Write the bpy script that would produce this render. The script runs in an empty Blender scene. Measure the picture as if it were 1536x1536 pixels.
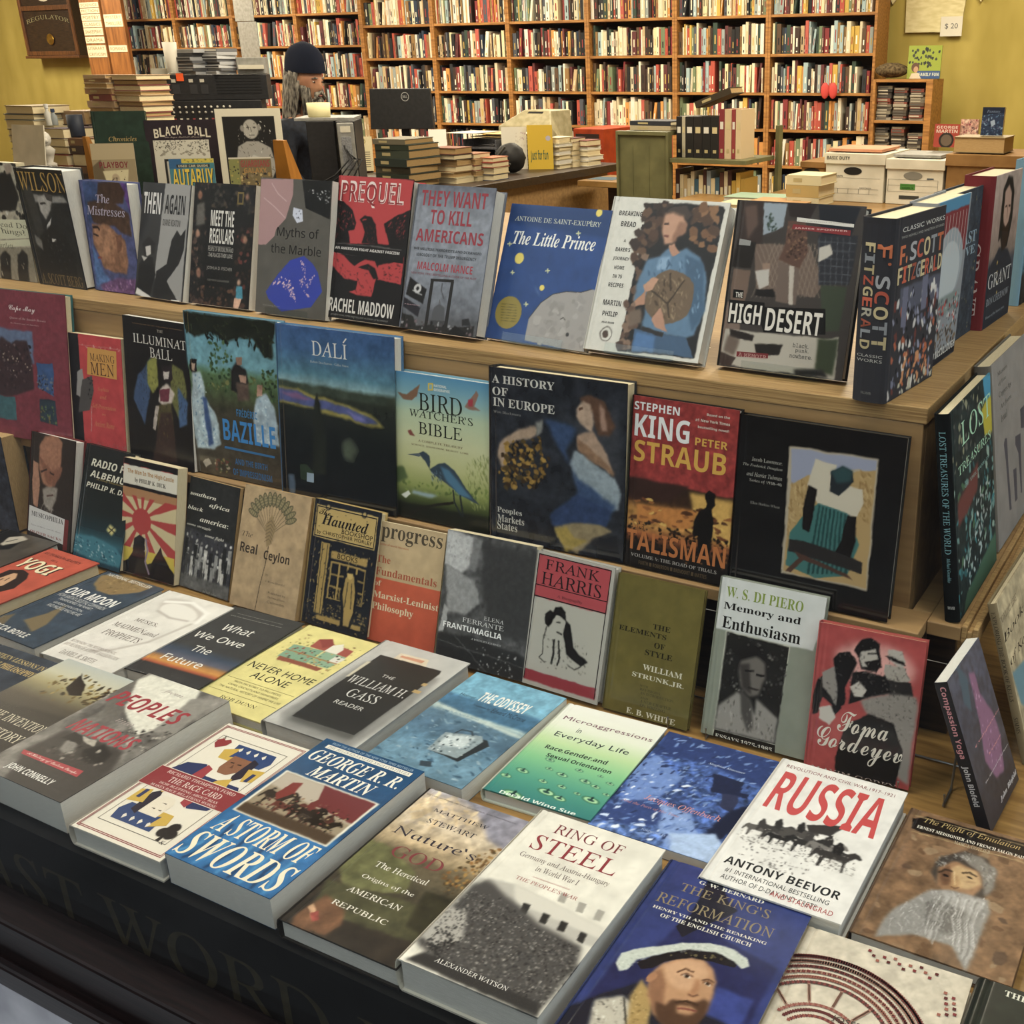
import bpy, math, random
import numpy as np
from mathutils import Vector, Matrix
C=bpy.context; SC_=C.scene; COL=SC_.collection
R=math.radians
# ---------------- camera, world, lights, exposure ----------------
EYE=.885; FPX,PCX,PCY=1659.08,1002.5,745.05
YAW,PIT,ROL=.481222,.373544,-.007248
_cy,_sy=math.cos(YAW),math.sin(YAW)
FW=Vector((-_sy*math.cos(PIT),_cy*math.cos(PIT),-math.sin(PIT)))
_r=Vector((_cy,_sy,0)); _u=_r.cross(FW)
RI=math.cos(ROL)*_r+math.sin(ROL)*_u; UP=-math.sin(ROL)*_r+math.cos(ROL)*_u
cam=bpy.data.objects.new('camera',bpy.data.cameras.new('camera')); COL.objects.link(cam); SC_.camera=cam
cam.matrix_world=Matrix(((RI.x,UP.x,-FW.x,0),(RI.y,UP.y,-FW.y,0),(RI.z,UP.z,-FW.z,EYE),(0,0,0,1)))
cam.data.sensor_width=36; cam.data.lens=36*FPX/1536; cam.data.shift_x=(768-PCX)/1536; cam.data.shift_y=(PCY-768)/1536
cam.data.clip_start=.05; cam.data.clip_end=80
VS=SC_.view_settings; VS.view_transform='Standard'; VS.look='None'; VS.exposure=0.0; VS.gamma=1; VS.use_curve_mapping=False
W=bpy.data.worlds.new('world'); SC_.world=W; W.use_nodes=True
W.node_tree.nodes['Background'].inputs[0].default_value=(.86,.93,1,1); W.node_tree.nodes['Background'].inputs[1].default_value=1.65
def area(n,loc,sx,sy,power,col=(1,.86,.66),rot=(0,0,0)):
    d=bpy.data.lights.new(n,'AREA'); d.shape='RECTANGLE'; d.size=sx; d.size_y=sy; d.energy=power; d.color=col
    o=bpy.data.objects.new(n,d); COL.objects.link(o); o.location=loc; o.rotation_euler=rot; return o
for i,x in enumerate((-12.8,-10.6,-8.4,-6.2,-3.9,-1.5)): area('ceiling_tube_light',(x,6.9,2.22),.5,1.8,118)  # leftmost pair is extra, added to brighten the left wall
for i,x in enumerate((-8.6,-6.2,-3.6,-1.0)): area('ceiling_tube_light',(x,3.9,2.22),.5,1.6,85)
for i,x in enumerate((-3.2,-2.1,-1.0,.1)): area('window_lamp',(x,1.0,2.1),.6,.3,17,(1,.93,.82))

def at(px,py,Y):
    """photo position on the upright plane at distance Y"""
    d=(px-PCX)/FPX*RI-(py-PCY)/FPX*UP+FW
    t=Y/d.y; return Vector((d.x*t,Y,EYE+d.z*t))
def lin(h):
    if not isinstance(h,str): return tuple(h)[:3]
    v=[int(h[i:i+2],16)/255 for i in (0,2,4)]
    return tuple(c/12.92 if c<=.04045 else ((c+.055)/1.055)**2.4 for c in v)
# ---------------- materials ----------------
def mat(name,rough=.6,spec=.5,metal=0,coat=0):
    m=bpy.data.materials.new(name); m.use_nodes=True; nt=m.node_tree; b=nt.nodes['Principled BSDF']
    b.inputs['Roughness'].default_value=rough; b.inputs['Specular IOR Level'].default_value=spec; b.inputs['Metallic'].default_value=metal; b.inputs['Coat Weight'].default_value=coat
    b.inputs['Coat Roughness'].default_value=.08
    return m,nt,b
def noise(nt,scale,detail=3,mapscale=(1,1,1),coord='Object'):
    tc=nt.nodes.new('ShaderNodeTexCoord'); mp=nt.nodes.new('ShaderNodeMapping'); mp.inputs['Scale'].default_value=mapscale
    n=nt.nodes.new('ShaderNodeTexNoise'); n.inputs['Scale'].default_value=scale; n.inputs['Detail'].default_value=detail
    nt.links.new(tc.outputs[coord],mp.inputs['Vector']); nt.links.new(mp.outputs[0],n.inputs['Vector']); return n
def two(name,c0,c1,scale=20,mapscale=(1,1,1),rough=.6,spec=.4,bump=0,lo=.35,hi=.65,metal=0,detail=3):
    m,nt,b=mat(name,rough,spec,metal); n=noise(nt,scale,detail,mapscale); r=nt.nodes.new('ShaderNodeValToRGB')
    r.color_ramp.elements[0].position=lo; r.color_ramp.elements[1].position=hi
    r.color_ramp.elements[0].color=(*lin(c0),1); r.color_ramp.elements[1].color=(*lin(c1),1)
    nt.links.new(n.outputs['Fac'],r.inputs[0]); nt.links.new(r.outputs[0],b.inputs['Base Color'])
    if bump:
        bp=nt.nodes.new('ShaderNodeBump'); bp.inputs['Strength'].default_value=bump; bp.inputs['Distance'].default_value=.002
        nt.links.new(n.outputs['Fac'],bp.inputs['Height']); nt.links.new(bp.outputs[0],b.inputs['Normal'])
    return m
def printm(name,rough,spec=.5,coat=0,metal=0):
    m,nt,b=mat(name,rough,spec,metal,coat); a=nt.nodes.new('ShaderNodeAttribute'); a.attribute_name='Col'
    n=noise(nt,900,2); mx=nt.nodes.new('ShaderNodeMix'); mx.data_type='RGBA'; mx.blend_type='MULTIPLY'; mx.inputs[0].default_value=.12
    nt.links.new(a.outputs['Color'],mx.inputs[6]); nt.links.new(n.outputs['Fac'],mx.inputs[7]); hs=nt.nodes.new('ShaderNodeHueSaturation'); hs.inputs['Saturation'].default_value=.93; hs.inputs['Value'].default_value=.95; nt.links.new(mx.outputs[2],hs.inputs['Color']); nt.links.new(hs.outputs[0],b.inputs['Base Color']); return m
MP={'q':printm('uncoated_print',.7,.06),'m':printm('matte_print',.6,.18),'g':printm('glossy_print',.3,.32),'v':printm('varnished_print',.16,.4,.3),'f':printm('foil_print',.28,.6,.4,.55)}
M_PAINT=printm('painted_stuff',.6,.3)
def pages(name,c0,c1): return two(name,c0,c1,14,(6,6,260),.8,.2,.25,.3,.7)
PG={'w':pages('pages_white','d9d6cc','bdb9ae'),'c':pages('pages_cream','dccfae','c0b08a'),'t':pages('pages_tan','b79a6c','8f744c')}
WOOD=two('birch_plywood','9c7d52','7f6240',6,(.7,9,9),.5,.4,.1,.3,.75)
WOODE=two('birch_edge','a98a5a','84653d',10,(1,40,60),.5,.4,.1)
OAK=two('oak_boards','9a7844','6f5028',8,(1.2,14,1.2),.35,.5,.15,.3,.7)
SHELFW=two('shelf_pine','a5763e','7d5428',7,(1,9,9),.5,.4,.1)
DARKW=two('dark_wood','3a2a1c','221810',12,(1,10,10),.4,.4,.1)
BLACK=two('black_paint','090908','0f0f0e',30,(1,1,1),.8,.08)
BLKP=two('black_plastic','101011','1a1a1b',60,(1,1,1),.45,.4)
GREYP=two('grey_plastic','8b8a86','77766f',40,(1,1,1),.5,.4)
BEIGE=two('beige_plastic','a89f80','918968',30,(1,1,1),.5,.4)
OLIVE=two('olive_paint','998a44','ac9c54',4,(1,1,.4),.75,.25,.1)
WHITEC=two('white_card','cfc9b8','bdb7a6',12,(1,1,1),.75,.2)
BROWNC=two('brown_card','86653c','74552f',14,(1,1,1),.8,.2)
REDP=two('orange_paint','a03c18','8a3012',16,(1,1,1),.5,.3)
METG=two('olive_metal','5b5a3c','6a6846',12,(1,1,1),.45,.4)
SKIN=two('skin','b98a6c','a0725a',14,(1,1,1),.55,.3,.1)
HAIR=two('grey_hair','3c3630','8f887c',60,(1,1,.2),.7,.3,.5)
WOOL=two('navy_wool','0f121b','1c2232',120,(1,1,1),.9,.1,.4)
JACK=two('dark_jacket','12151c','1d222c',40,(1,1,1),.8,.2,.3)
BRASS=two('brass','b08a3a','8a6a28',20,(1,1,1),.3,.5,0,.35,.65,.8)
STEEL=two('steel_wire','9a9a98','807f7c',20,(1,1,1),.3,.5,0,.35,.65,.9)
STONE=two('painted_stone','b9b8ba','8f8e92',9,(1,1,1),.8,.2,.5)
FRAMEW=two('stained_frame','1e1210','120b0a',16,(1,12,12),.55,.15,.1)
GILT=two('faded_gilt','3a3320','2c2818',60,(1,1,1),.7,.1)
GREYM=two('rubber_grey','3c3c3e','55555a',80,(1,1,1),.6,.3)
SILV=two('silver_grille','8f9092','5c5d60',260,(1,1,1),.4,.5,.3)
def clear(name,tint,rough,k=None):
    m=bpy.data.materials.new(name); m.use_nodes=True; nt=m.node_tree; nt.nodes.clear(); o=nt.nodes.new('ShaderNodeOutputMaterial')
    t=nt.nodes.new('ShaderNodeBsdfTransparent'); t.inputs[0].default_value=(*tint,1); g=nt.nodes.new('ShaderNodeBsdfGlossy'); g.inputs['Roughness'].default_value=rough
    f=nt.nodes.new('ShaderNodeFresnel'); ge=nt.nodes.new('ShaderNodeNewGeometry'); mm=nt.nodes.new('ShaderNodeMath'); mm.operation='MULTIPLY_ADD'; mm.inputs[1].default_value=1/1.45-1.45; mm.inputs[2].default_value=1.45; nt.links.new(ge.outputs['Backfacing'],mm.inputs[0]); nt.links.new(mm.outputs[0],f.inputs[0]); mx=nt.nodes.new('ShaderNodeMixShader')
    nt.links.new(f.outputs[0],mx.inputs[0]); nt.links.new(t.outputs[0],mx.inputs[1]); nt.links.new(g.outputs[0],mx.inputs[2]); nt.links.new(mx.outputs[0],o.inputs[0]); return m
GLASS=clear('window_glass',(.97,.985,.98),.0); ACRYL=clear('clear_acrylic',(.93,.95,.94),.05)
def emis(name,c,s):
    m=bpy.data.materials.new(name); m.use_nodes=True; b=m.node_tree.nodes['Principled BSDF']; b.inputs['Emission Color'].default_value=(*lin(c),1); b.inputs['Emission Strength'].default_value=s; b.inputs['Base Color'].default_value=(*lin(c),1); return m
# ---------------- mesh builder ----------------
class MB:
    def __init__(s): s.v=[];s.l=[];s.n=[];s.c=[];s.m=[];s.k=0
    def add(s,v,f,col=(.5,.5,.5),mi=0):
        v=np.asarray(v,float).reshape(-1,3)
        s.v.append(v)
        for q in f: s.l.append(np.asarray(q,int)+s.k); s.n.append(len(q)); s.m.append(mi)
        cc=np.asarray(col,float); s.c.append(np.broadcast_to(cc,(len(v),3)) if cc.ndim==1 else cc); s.k+=len(v)
    def quads(s,v,F,col,mi=0):
        v=np.asarray(v,float); s.v.append(v); F=np.asarray(F,int)
        s.l.append((F+s.k).ravel()); s.n+= [F.shape[1]]*len(F); s.m+=[mi]*len(F)
        cc=np.asarray(col,float); s.c.append(np.broadcast_to(cc,(len(v),3)) if cc.ndim==1 else cc); s.k+=len(v)
    def box(s,a,b,col=(.5,.5,.5),mi=0,M=None):
        (x0,y0,z0),(x1,y1,z1)=a,b
        v=[Vector(q) for q in ((x0,y0,z0),(x1,y0,z0),(x1,y1,z0),(x0,y1,z0),(x0,y0,z1),(x1,y0,z1),(x1,y1,z1),(x0,y1,z1))]
        if M is not None: v=[M@q for q in v]
        s.add([tuple(q) for q in v],[(0,3,2,1),(4,5,6,7),(0,1,5,4),(1,2,6,5),(2,3,7,6),(3,0,4,7)],lin(col),mi)
    def tube(s,pts,r,n=8,col=(.5,.5,.5),mi=0,cap=True):
        pts=[Vector(p) for p in pts]; rr=r if isinstance(r,(list,tuple)) else [r]*len(pts); vs=[];F=[]
        for i,p in enumerate(pts):
            d=(pts[min(i+1,len(pts)-1)]-pts[max(i-1,0)]).normalized(); a=d.orthogonal().normalized(); 
            if abs(d.z)<.9: a=d.cross(Vector((0,0,1))).normalized()
            b=d.cross(a)
            for k in range(n): t=2*math.pi*k/n; vs.append(tuple(p+rr[i]*(math.cos(t)*a+math.sin(t)*b)))
        for i in range(len(pts)-1):
            for k in range(n): F.append((i*n+k,i*n+(k+1)%n,(i+1)*n+(k+1)%n,(i+1)*n+k))
        if cap: F+= [tuple(range(n))[::-1],tuple((len(pts)-1)*n+k for k in range(n))]
        s.add(vs,F,lin(col),mi)
    def lathe(s,c,prof,n=24,col=(.5,.5,.5),mi=0):
        vs=[];F=[]
        for r,z in prof:
            for k in range(n): t=2*math.pi*k/n; vs.append((c[0]+r*math.cos(t),c[1]+r*math.sin(t),c[2]+z))
        for i in range(len(prof)-1):
            for k in range(n): F.append((i*n+k,i*n+(k+1)%n,(i+1)*n+(k+1)%n,(i+1)*n+k))
        F+=[tuple(range(n))[::-1],tuple((len(prof)-1)*n+k for k in range(n))]
        s.add(vs,F,lin(col),mi)
    def ball(s,c,r,n=16,col=(.5,.5,.5),mi=0,f=None):
        vs=[];F=[];h=n//2
        for i in range(h+1):
            a=math.pi*i/h
            for k in range(n):
                t=2*math.pi*k/n; q=Vector((math.sin(a)*math.cos(t),math.sin(a)*math.sin(t),math.cos(a)))
                if f: q=q*f(q)
                vs.append((c[0]+r[0]*q.x,c[1]+r[1]*q.y,c[2]+r[2]*q.z))
        for i in range(h):
            for k in range(n): F.append((i*n+k,(i+1)*n+k,(i+1)*n+(k+1)%n,i*n+(k+1)%n))
        s.add(vs,F,lin(col),mi)
    def build(s,name,mats,parent=None,M=None,smooth=False,bevel=0):
        me=bpy.data.meshes.new(name); V=np.concatenate(s.v); L=np.concatenate([np.ravel(x) for x in s.l]); n=np.array(s.n)
        me.vertices.add(len(V)); me.vertices.foreach_set('co',V.ravel()); me.loops.add(len(L)); me.loops.foreach_set('vertex_index',L)
        me.polygons.add(len(n)); st=np.concatenate([[0],np.cumsum(n)[:-1]]); me.polygons.foreach_set('loop_start',st); me.polygons.foreach_set('loop_total',n)
        me.polygons.foreach_set('material_index',np.array(s.m)); 
        a=me.color_attributes.new('Col','FLOAT_COLOR','POINT'); cc=np.ones((len(V),4)); cc[:,:3]=np.concatenate(s.c); a.data.foreach_set('color',cc.ravel())
        for m in (mats if isinstance(mats,(list,tuple)) else [mats]): me.materials.append(m)
        me.update(calc_edges=True)
        me.polygons.foreach_set('use_smooth',np.full(len(n),bool(smooth)))
        o=bpy.data.objects.new(name,me); COL.objects.link(o)
        if M is not None: o.matrix_world=M
        if parent is not None: o.parent=parent
        if bevel: b=o.modifiers.new('b','BEVEL'); b.width=bevel; b.segments=2; b.limit_method='ANGLE'
        return o
def tag(o,label,cat,group=None,kind=None):
    if kind: o['kind']=kind
    if label: o['label']=label
    if cat: o['category']=cat
    if group: o['group']=group
    return o
def empty(name,loc,M=None):
    o=bpy.data.objects.new(name,None); COL.objects.link(o); o.empty_display_size=.02
    if M is not None: o.matrix_world=M
    else: o.location=loc
    return o
# ---------------- lettering ----------------
TXT={}
MAP={'S':(0x1D5D4,0x1D5EE,0x1D7EC),'n':(0x1D5A0,0x1D5BA,0x1D7E2),'b':(0x1D400,0x1D41A,0x1D7CE),'i':(0x1D434,0x1D44E,None),'u':(0x1D434,0x1D44E,None),'I':(0x1D468,0x1D482,None),'c':(0x1D4D0,0x1D4EA,None),'t':(0x1D670,0x1D68A,0x1D7F6),'e':(0x1D63C,0x1D656,None)}
def conv(st,s):
    if st=='s': return s
    if st=='d': return ''.join(chr(0x1D538+ord(c)-65) if c in 'ELU' else c for c in s)
    U,Lo,D=MAP[st]; r=''
    for c in s:
        if c=='h' and st in 'iu': r+='\u210e'
        elif 'A'<=c<='Z': r+=chr(U+ord(c)-65)
        elif 'a'<=c<='z': r+=chr(Lo+ord(c)-97)
        elif D and c.isdigit(): r+=chr(D+ord(c)-48)
        else: r+=c
    return r
def prep(keys):
    objs=[]
    for k in keys:
        st,s=k
        if st=='u' and any('a'<=c<='z' for c in s) : pass
        c=bpy.data.curves.new('t','FONT'); c.body=conv(st,s); c.size=1; c.resolution_u=3; c.fill_mode='FRONT'
        if st in 's' : c.space_character=1.05
        o=bpy.data.objects.new('t',c); COL.objects.link(o); objs.append((k,o))
    dg=C.evaluated_depsgraph_get(); dg.update()
    for k,o in objs:
        me=bpy.data.meshes.new_from_object(o.evaluated_get(dg)); n=len(me.vertices); v=np.zeros(n*3); me.vertices.foreach_get('co',v); v=v.reshape(-1,3)[:,:2].copy()
        F=[tuple(q.vertices) for q in me.polygons]
        if k[0]=='u' and n: v[:,0]-=.27*v[:,1]
        if n: lo,hi=v.min(0),v.max(0); v=(v-lo)/np.maximum(hi-lo,1e-6)
        TXT[k]=(v,F); bpy.data.meshes.remove(me)
    for k,o in objs:
        c=o.data; bpy.data.objects.remove(o); bpy.data.curves.remove(c)
# ---------------- painter: fills a colour grid from shape lists ----------------
def srgb(h): return np.array([int(h[i:i+2],16)/255 for i in (0,2,4)])
def tolin(a): return np.where(a<=.04045,a/12.92,((np.clip(a,0,1)+.055)/1.055)**2.4)
def boxblur(m,r):
    for ax in (0,1):
        for _ in range(2):
            k=int(max(1,r)); p=[(0,0),(0,0)]; p[ax]=(k+1,k); c=np.cumsum(np.pad(m,p,'edge'),axis=ax)
            n=m.shape[ax]; a=np.take(c,range(2*k+1,2*k+1+n),ax); b=np.take(c,range(0,n),ax); m=(a-b)/(2*k+1)
    return m
class Paint:
    def __init__(s,w,h):
        s.W=max(24,min(200,int(w/.00125))); s.H=max(24,min(260,int(h/.00125))); s.a=np.zeros((s.H,s.W,3)); s.asp=h/w
        s.sx=(s.W-1)/1000; s.sy=(s.H-1)/1000
    def mask(s,pts,soft):
        P_=np.array(pts,float).reshape(-1,2)*[s.sx,s.sy]; r=soft*s.W/1000
        x0,y0=np.floor(P_.min(0)-r*2-1).astype(int); x1,y1=np.ceil(P_.max(0)+r*2+2).astype(int)
        x0,y0=max(0,x0),max(0,y0); x1,y1=min(s.W,x1),min(s.H,y1)
        if x1<=x0 or y1<=y0: return None
        m=np.zeros((y1-y0,x1-x0)); 
        for dy in (-.25,.25):
            for dx in (-.25,.25):
                X=np.arange(x0,x1)[None,:]+dx; Y=np.arange(y0,y1)[:,None]+dy; ins=np.zeros((y1-y0,x1-x0),bool); n=len(P_)
                for i in range(n):
                    (ax,ay),(bx,by)=P_[i],P_[(i+1)%n]
                    if ay==by: continue
                    c=((ay>Y)!=(by>Y)); ins^=c&(X<(bx-ax)*(Y-ay)/(by-ay)+ax)
                m+=ins*.25
        if r>=.7: m=boxblur(m,r*.6)
        return m,x0,y0,x1,y1
    def blend(s,c,mm):
        if mm is None: return
        m,x0,y0,x1,y1=mm; t=s.a[y0:y1,x0:x1]; t+= (srgb(c)-t)*m[...,None]
    def ell(s,x,y,rx,ry,ang):
        t=np.linspace(0,2*math.pi,22)[:-1]; c,q=math.cos(R(ang)),math.sin(R(ang)); u=rx*np.cos(t); v=ry*np.sin(t)
        return np.stack([x+u*c-v*q,y+(u*q+v*c)/s.asp],1).ravel()
    def fbm(s,scale,seed):
        rg=np.random.default_rng(seed); out=np.zeros((s.H,s.W)); amp=1; sc=scale
        for o in range(4):
            gw,gh=max(2,int(1000/sc/4)+2),max(2,int(1000*s.asp/sc/4)+2); g=rg.random((gh+1,gw+1))
            X=np.linspace(0,gw-.001,s.W); Y=np.linspace(0,gh-.001,s.H); xi,yi=X.astype(int),Y.astype(int); fx,fy=X-xi,Y-yi; fx=fx*fx*(3-2*fx); fy=(fy*fy*(3-2*fy))[:,None]
            a=g[yi][:,xi];b=g[yi][:,xi+1];c=g[yi+1][:,xi];d=g[yi+1][:,xi+1]
            out+=amp*((a*(1-fx)+b*fx)*(1-fy)+(c*(1-fx)+d*fx)*fy-.5); amp*=.6; sc/=2
        return out
    def run(s,ops):
        for o in ops:
            k=o[0]
            if k=='b': s.a[:]=srgb(o[1])
            elif k=='g':
                q=o[1:]; st=[];i=0
                while i<len(q):
                    if isinstance(q[i],str): st.append((0,q[i])); i+=1
                    else: st.append((q[i],q[i+1])); i+=2
                Y=np.linspace(0,100,s.H); cs=np.array([srgb(c) for _,c in st]); xs=[p for p,_ in st]
                s.a[:]=np.stack([np.interp(Y,xs,cs[:,j]) for j in range(3)],1)[:,None,:]
            elif k=='p': s.blend(o[1],s.mask(o[3],o[2]))
            elif k=='e': s.blend(o[1],s.mask(s.ell(*o[3:8]),o[2]))
            elif k=='l':
                q=np.array(o[4],float).reshape(-1,2); w=o[3]/2
                for i in range(len(q)-1):
                    d=(q[i+1]-q[i])*[1,s.asp]; d/=max(np.hypot(*d),1e-6); n=np.array([-d[1],d[0]/s.asp])*w; e=d*[1,1/s.asp]*w*.5
                    s.blend(o[1],s.mask([q[i]+n-e,q[i+1]+n+e,q[i+1]-n+e,q[i]-n-e],o[2]))
            elif k=='s':
                _,seed,n,cols,reg,s0,s1,asp,ang,spr=o; rg=random.Random(seed); P_=np.array(reg,float).reshape(-1,2); lo,hi=P_.min(0),P_.max(0); i=0;tr=0
                while i<n and tr<n*8:
                    tr+=1; x=rg.uniform(lo[0],hi[0]); y=rg.uniform(lo[1],hi[1]); ins=False
                    for j in range(len(P_)):
                        (ax,ay),(bx,by)=P_[j],P_[(j+1)%len(P_)]
                        if (ay>y)!=(by>y) and x<(bx-ax)*(y-ay)/(by-ay)+ax: ins=not ins
                    if not ins: continue
                    i+=1; z=rg.uniform(s0,s1)*.5; t=ang+rg.uniform(-spr,spr); c,q=math.cos(R(t)),math.sin(R(t)); pp=[]
                    for j in range(7):
                        a=j*.8976+rg.uniform(-.3,.3); k=rg.uniform(.65,1.25); u=z*asp**.5*k*math.cos(a); v=z/asp**.5*k*math.sin(a); pp+=[x+u*c-v*q,y+(u*q+v*c)/s.asp]
                    s.blend(rg.choice(cols),s.mask(pp,3))
            elif k=='w':
                Y,X=np.mgrid[0:s.H,0:s.W].astype(float); q=o[1]*s.W/1000
                X=np.clip(X+q*(1.6*s.fbm(45,5)+.7*s.fbm(12,7)),0,s.W-1.01); Y=np.clip(Y+q*(1.6*s.fbm(45,6)+.7*s.fbm(12,8)),0,s.H-1.01)
                xi,yi=X.astype(int),Y.astype(int); fx,fy=(X-xi)[...,None],(Y-yi)[...,None]; A=s.a
                s.a=(A[yi,xi]*(1-fx)+A[yi,xi+1]*fx)*(1-fy)+(A[yi+1,xi]*(1-fx)+A[yi+1,xi+1]*fx)*fy
            elif k=='n': s.a*=np.clip(1+o[1]*1.4*s.fbm(o[2],o[3]),.2,2)[...,None]
        return tolin(np.clip(s.a,0,1))
def art_grid(mb,ops,w,h,zf,mi=0,x0=0,y0=0):
    """a printed face in the local x-y plane"""
    pt=Paint(w,h); a=pt.run([o for o in ops if o[0] not in 'tv']); H_,W_=pt.H,pt.W
    X=np.linspace(0,w,W_); Y=np.linspace(h,0,H_); g=np.zeros((H_,W_,3)); g[...,0]=X[None]+x0; g[...,1]=Y[:,None]+y0; g[...,2]=zf(X)[None]
    i=np.arange(H_*W_).reshape(H_,W_); F=np.stack([i[1:,:-1],i[1:,1:],i[:-1,1:],i[:-1,:-1]],-1).reshape(-1,4)
    mb.quads(g.reshape(-1,3),F,a.reshape(-1,3),mi)
    # skirt
    per=np.concatenate([i[0,:],i[1:,-1],i[-1,-2::-1],i[-2:0:-1,0]]); V=g.reshape(-1,3)[per]; V2=V.copy(); V2[:,2]=V2[:,2].min()-.0012; n=len(per)
    k=np.arange(n); F=np.stack([k,(k+1)%n,(k+1)%n+n,k+n],1); mb.quads(np.concatenate([V,V2]),F,np.concatenate([a.reshape(-1,3)[per]]*2),mi)
    art_top(mb,ops,w,h,zf,mi,x0,y0)
def art_top(mb,ops,w,h,zf,mi=0,x0=0,y0=0):
    lay=0
    for o in ops:
        if o[0]=='v':
            q=np.clip(np.array(o[2],float).reshape(-1,2),0,1000); x=q[:,0]/1000*w; lay+=1
            f=tuple(range(len(q)))
            ar=sum(q[j][0]*q[(j+1)%len(q)][1]-q[(j+1)%len(q)][0]*q[j][1] for j in range(len(q)))
            if ar>0: f=f[::-1]
            mb.add(np.stack([x+x0,h-q[:,1]/1000*h+y0,zf(x*0+w*.5)+.00015+.000004*min(lay,260)],1),[f],lin(o[1]),mi)
        elif o[0]=='t':
            _,st,c,s,ax,ay,bx,by=o; v,F=TXT[(st,s)]
            if not len(v): continue
            x=(ax+(bx-ax)*v[:,0])/1000*w; y=h-(by+(ay-by)*v[:,1])/1000*h
            x=np.clip(x,.0005,w-.0005); y=np.clip(y,.0005,h-.0005); lay+=1
            mb.add(np.stack([x+x0,y+y0,zf(x*0+w*.5)+.00015+.000004*min(lay,260)],1),F,lin(c),mi)

def parse(txt):
    """one shape per line: b/g fill, p polygon, e ellipse, l stroke, s scatter, n grain, v crisp polygon, t lettering"""
    out={}
    for ln in txt.strip().split('\n'):
        if ln[0]=='#': cur=out.setdefault(ln[1:],[]); continue
        f=ln.split(' '); k=f[0]; I=lambda a: [int(x) for x in a]
        if k=='b': o=(k,f[1])
        elif k=='g': o=(k,*[x if len(x)==6 else float(x) for x in f[1:]])
        elif k=='p': o=(k,f[1],int(f[2]),I(f[3:]))
        elif k=='e': o=(k,f[1],int(f[2]),*I(f[3:8]))
        elif k=='l': o=(k,f[1],int(f[2]),int(f[3]),I(f[4:]))
        elif k=='s': a=f[8:]; o=(k,int(f[1]),int(f[2]),f[3].split(','),I(a),int(f[4]),int(f[5]),float(f[6]),*I(f[7].split(',')))
        elif k=='n': o=(k,float(f[1]),float(f[2]),int(f[3]))
        elif k=='w': o=(k,int(f[1]))
        elif k=='v': o=(k,f[1],I(f[2:]))
        else: o=(k,f[1],f[2],' '.join(f[7:]),*I(f[3:7]))
        cur.append(o)
    return out
Z1,Z2=.193,.4765
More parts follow.
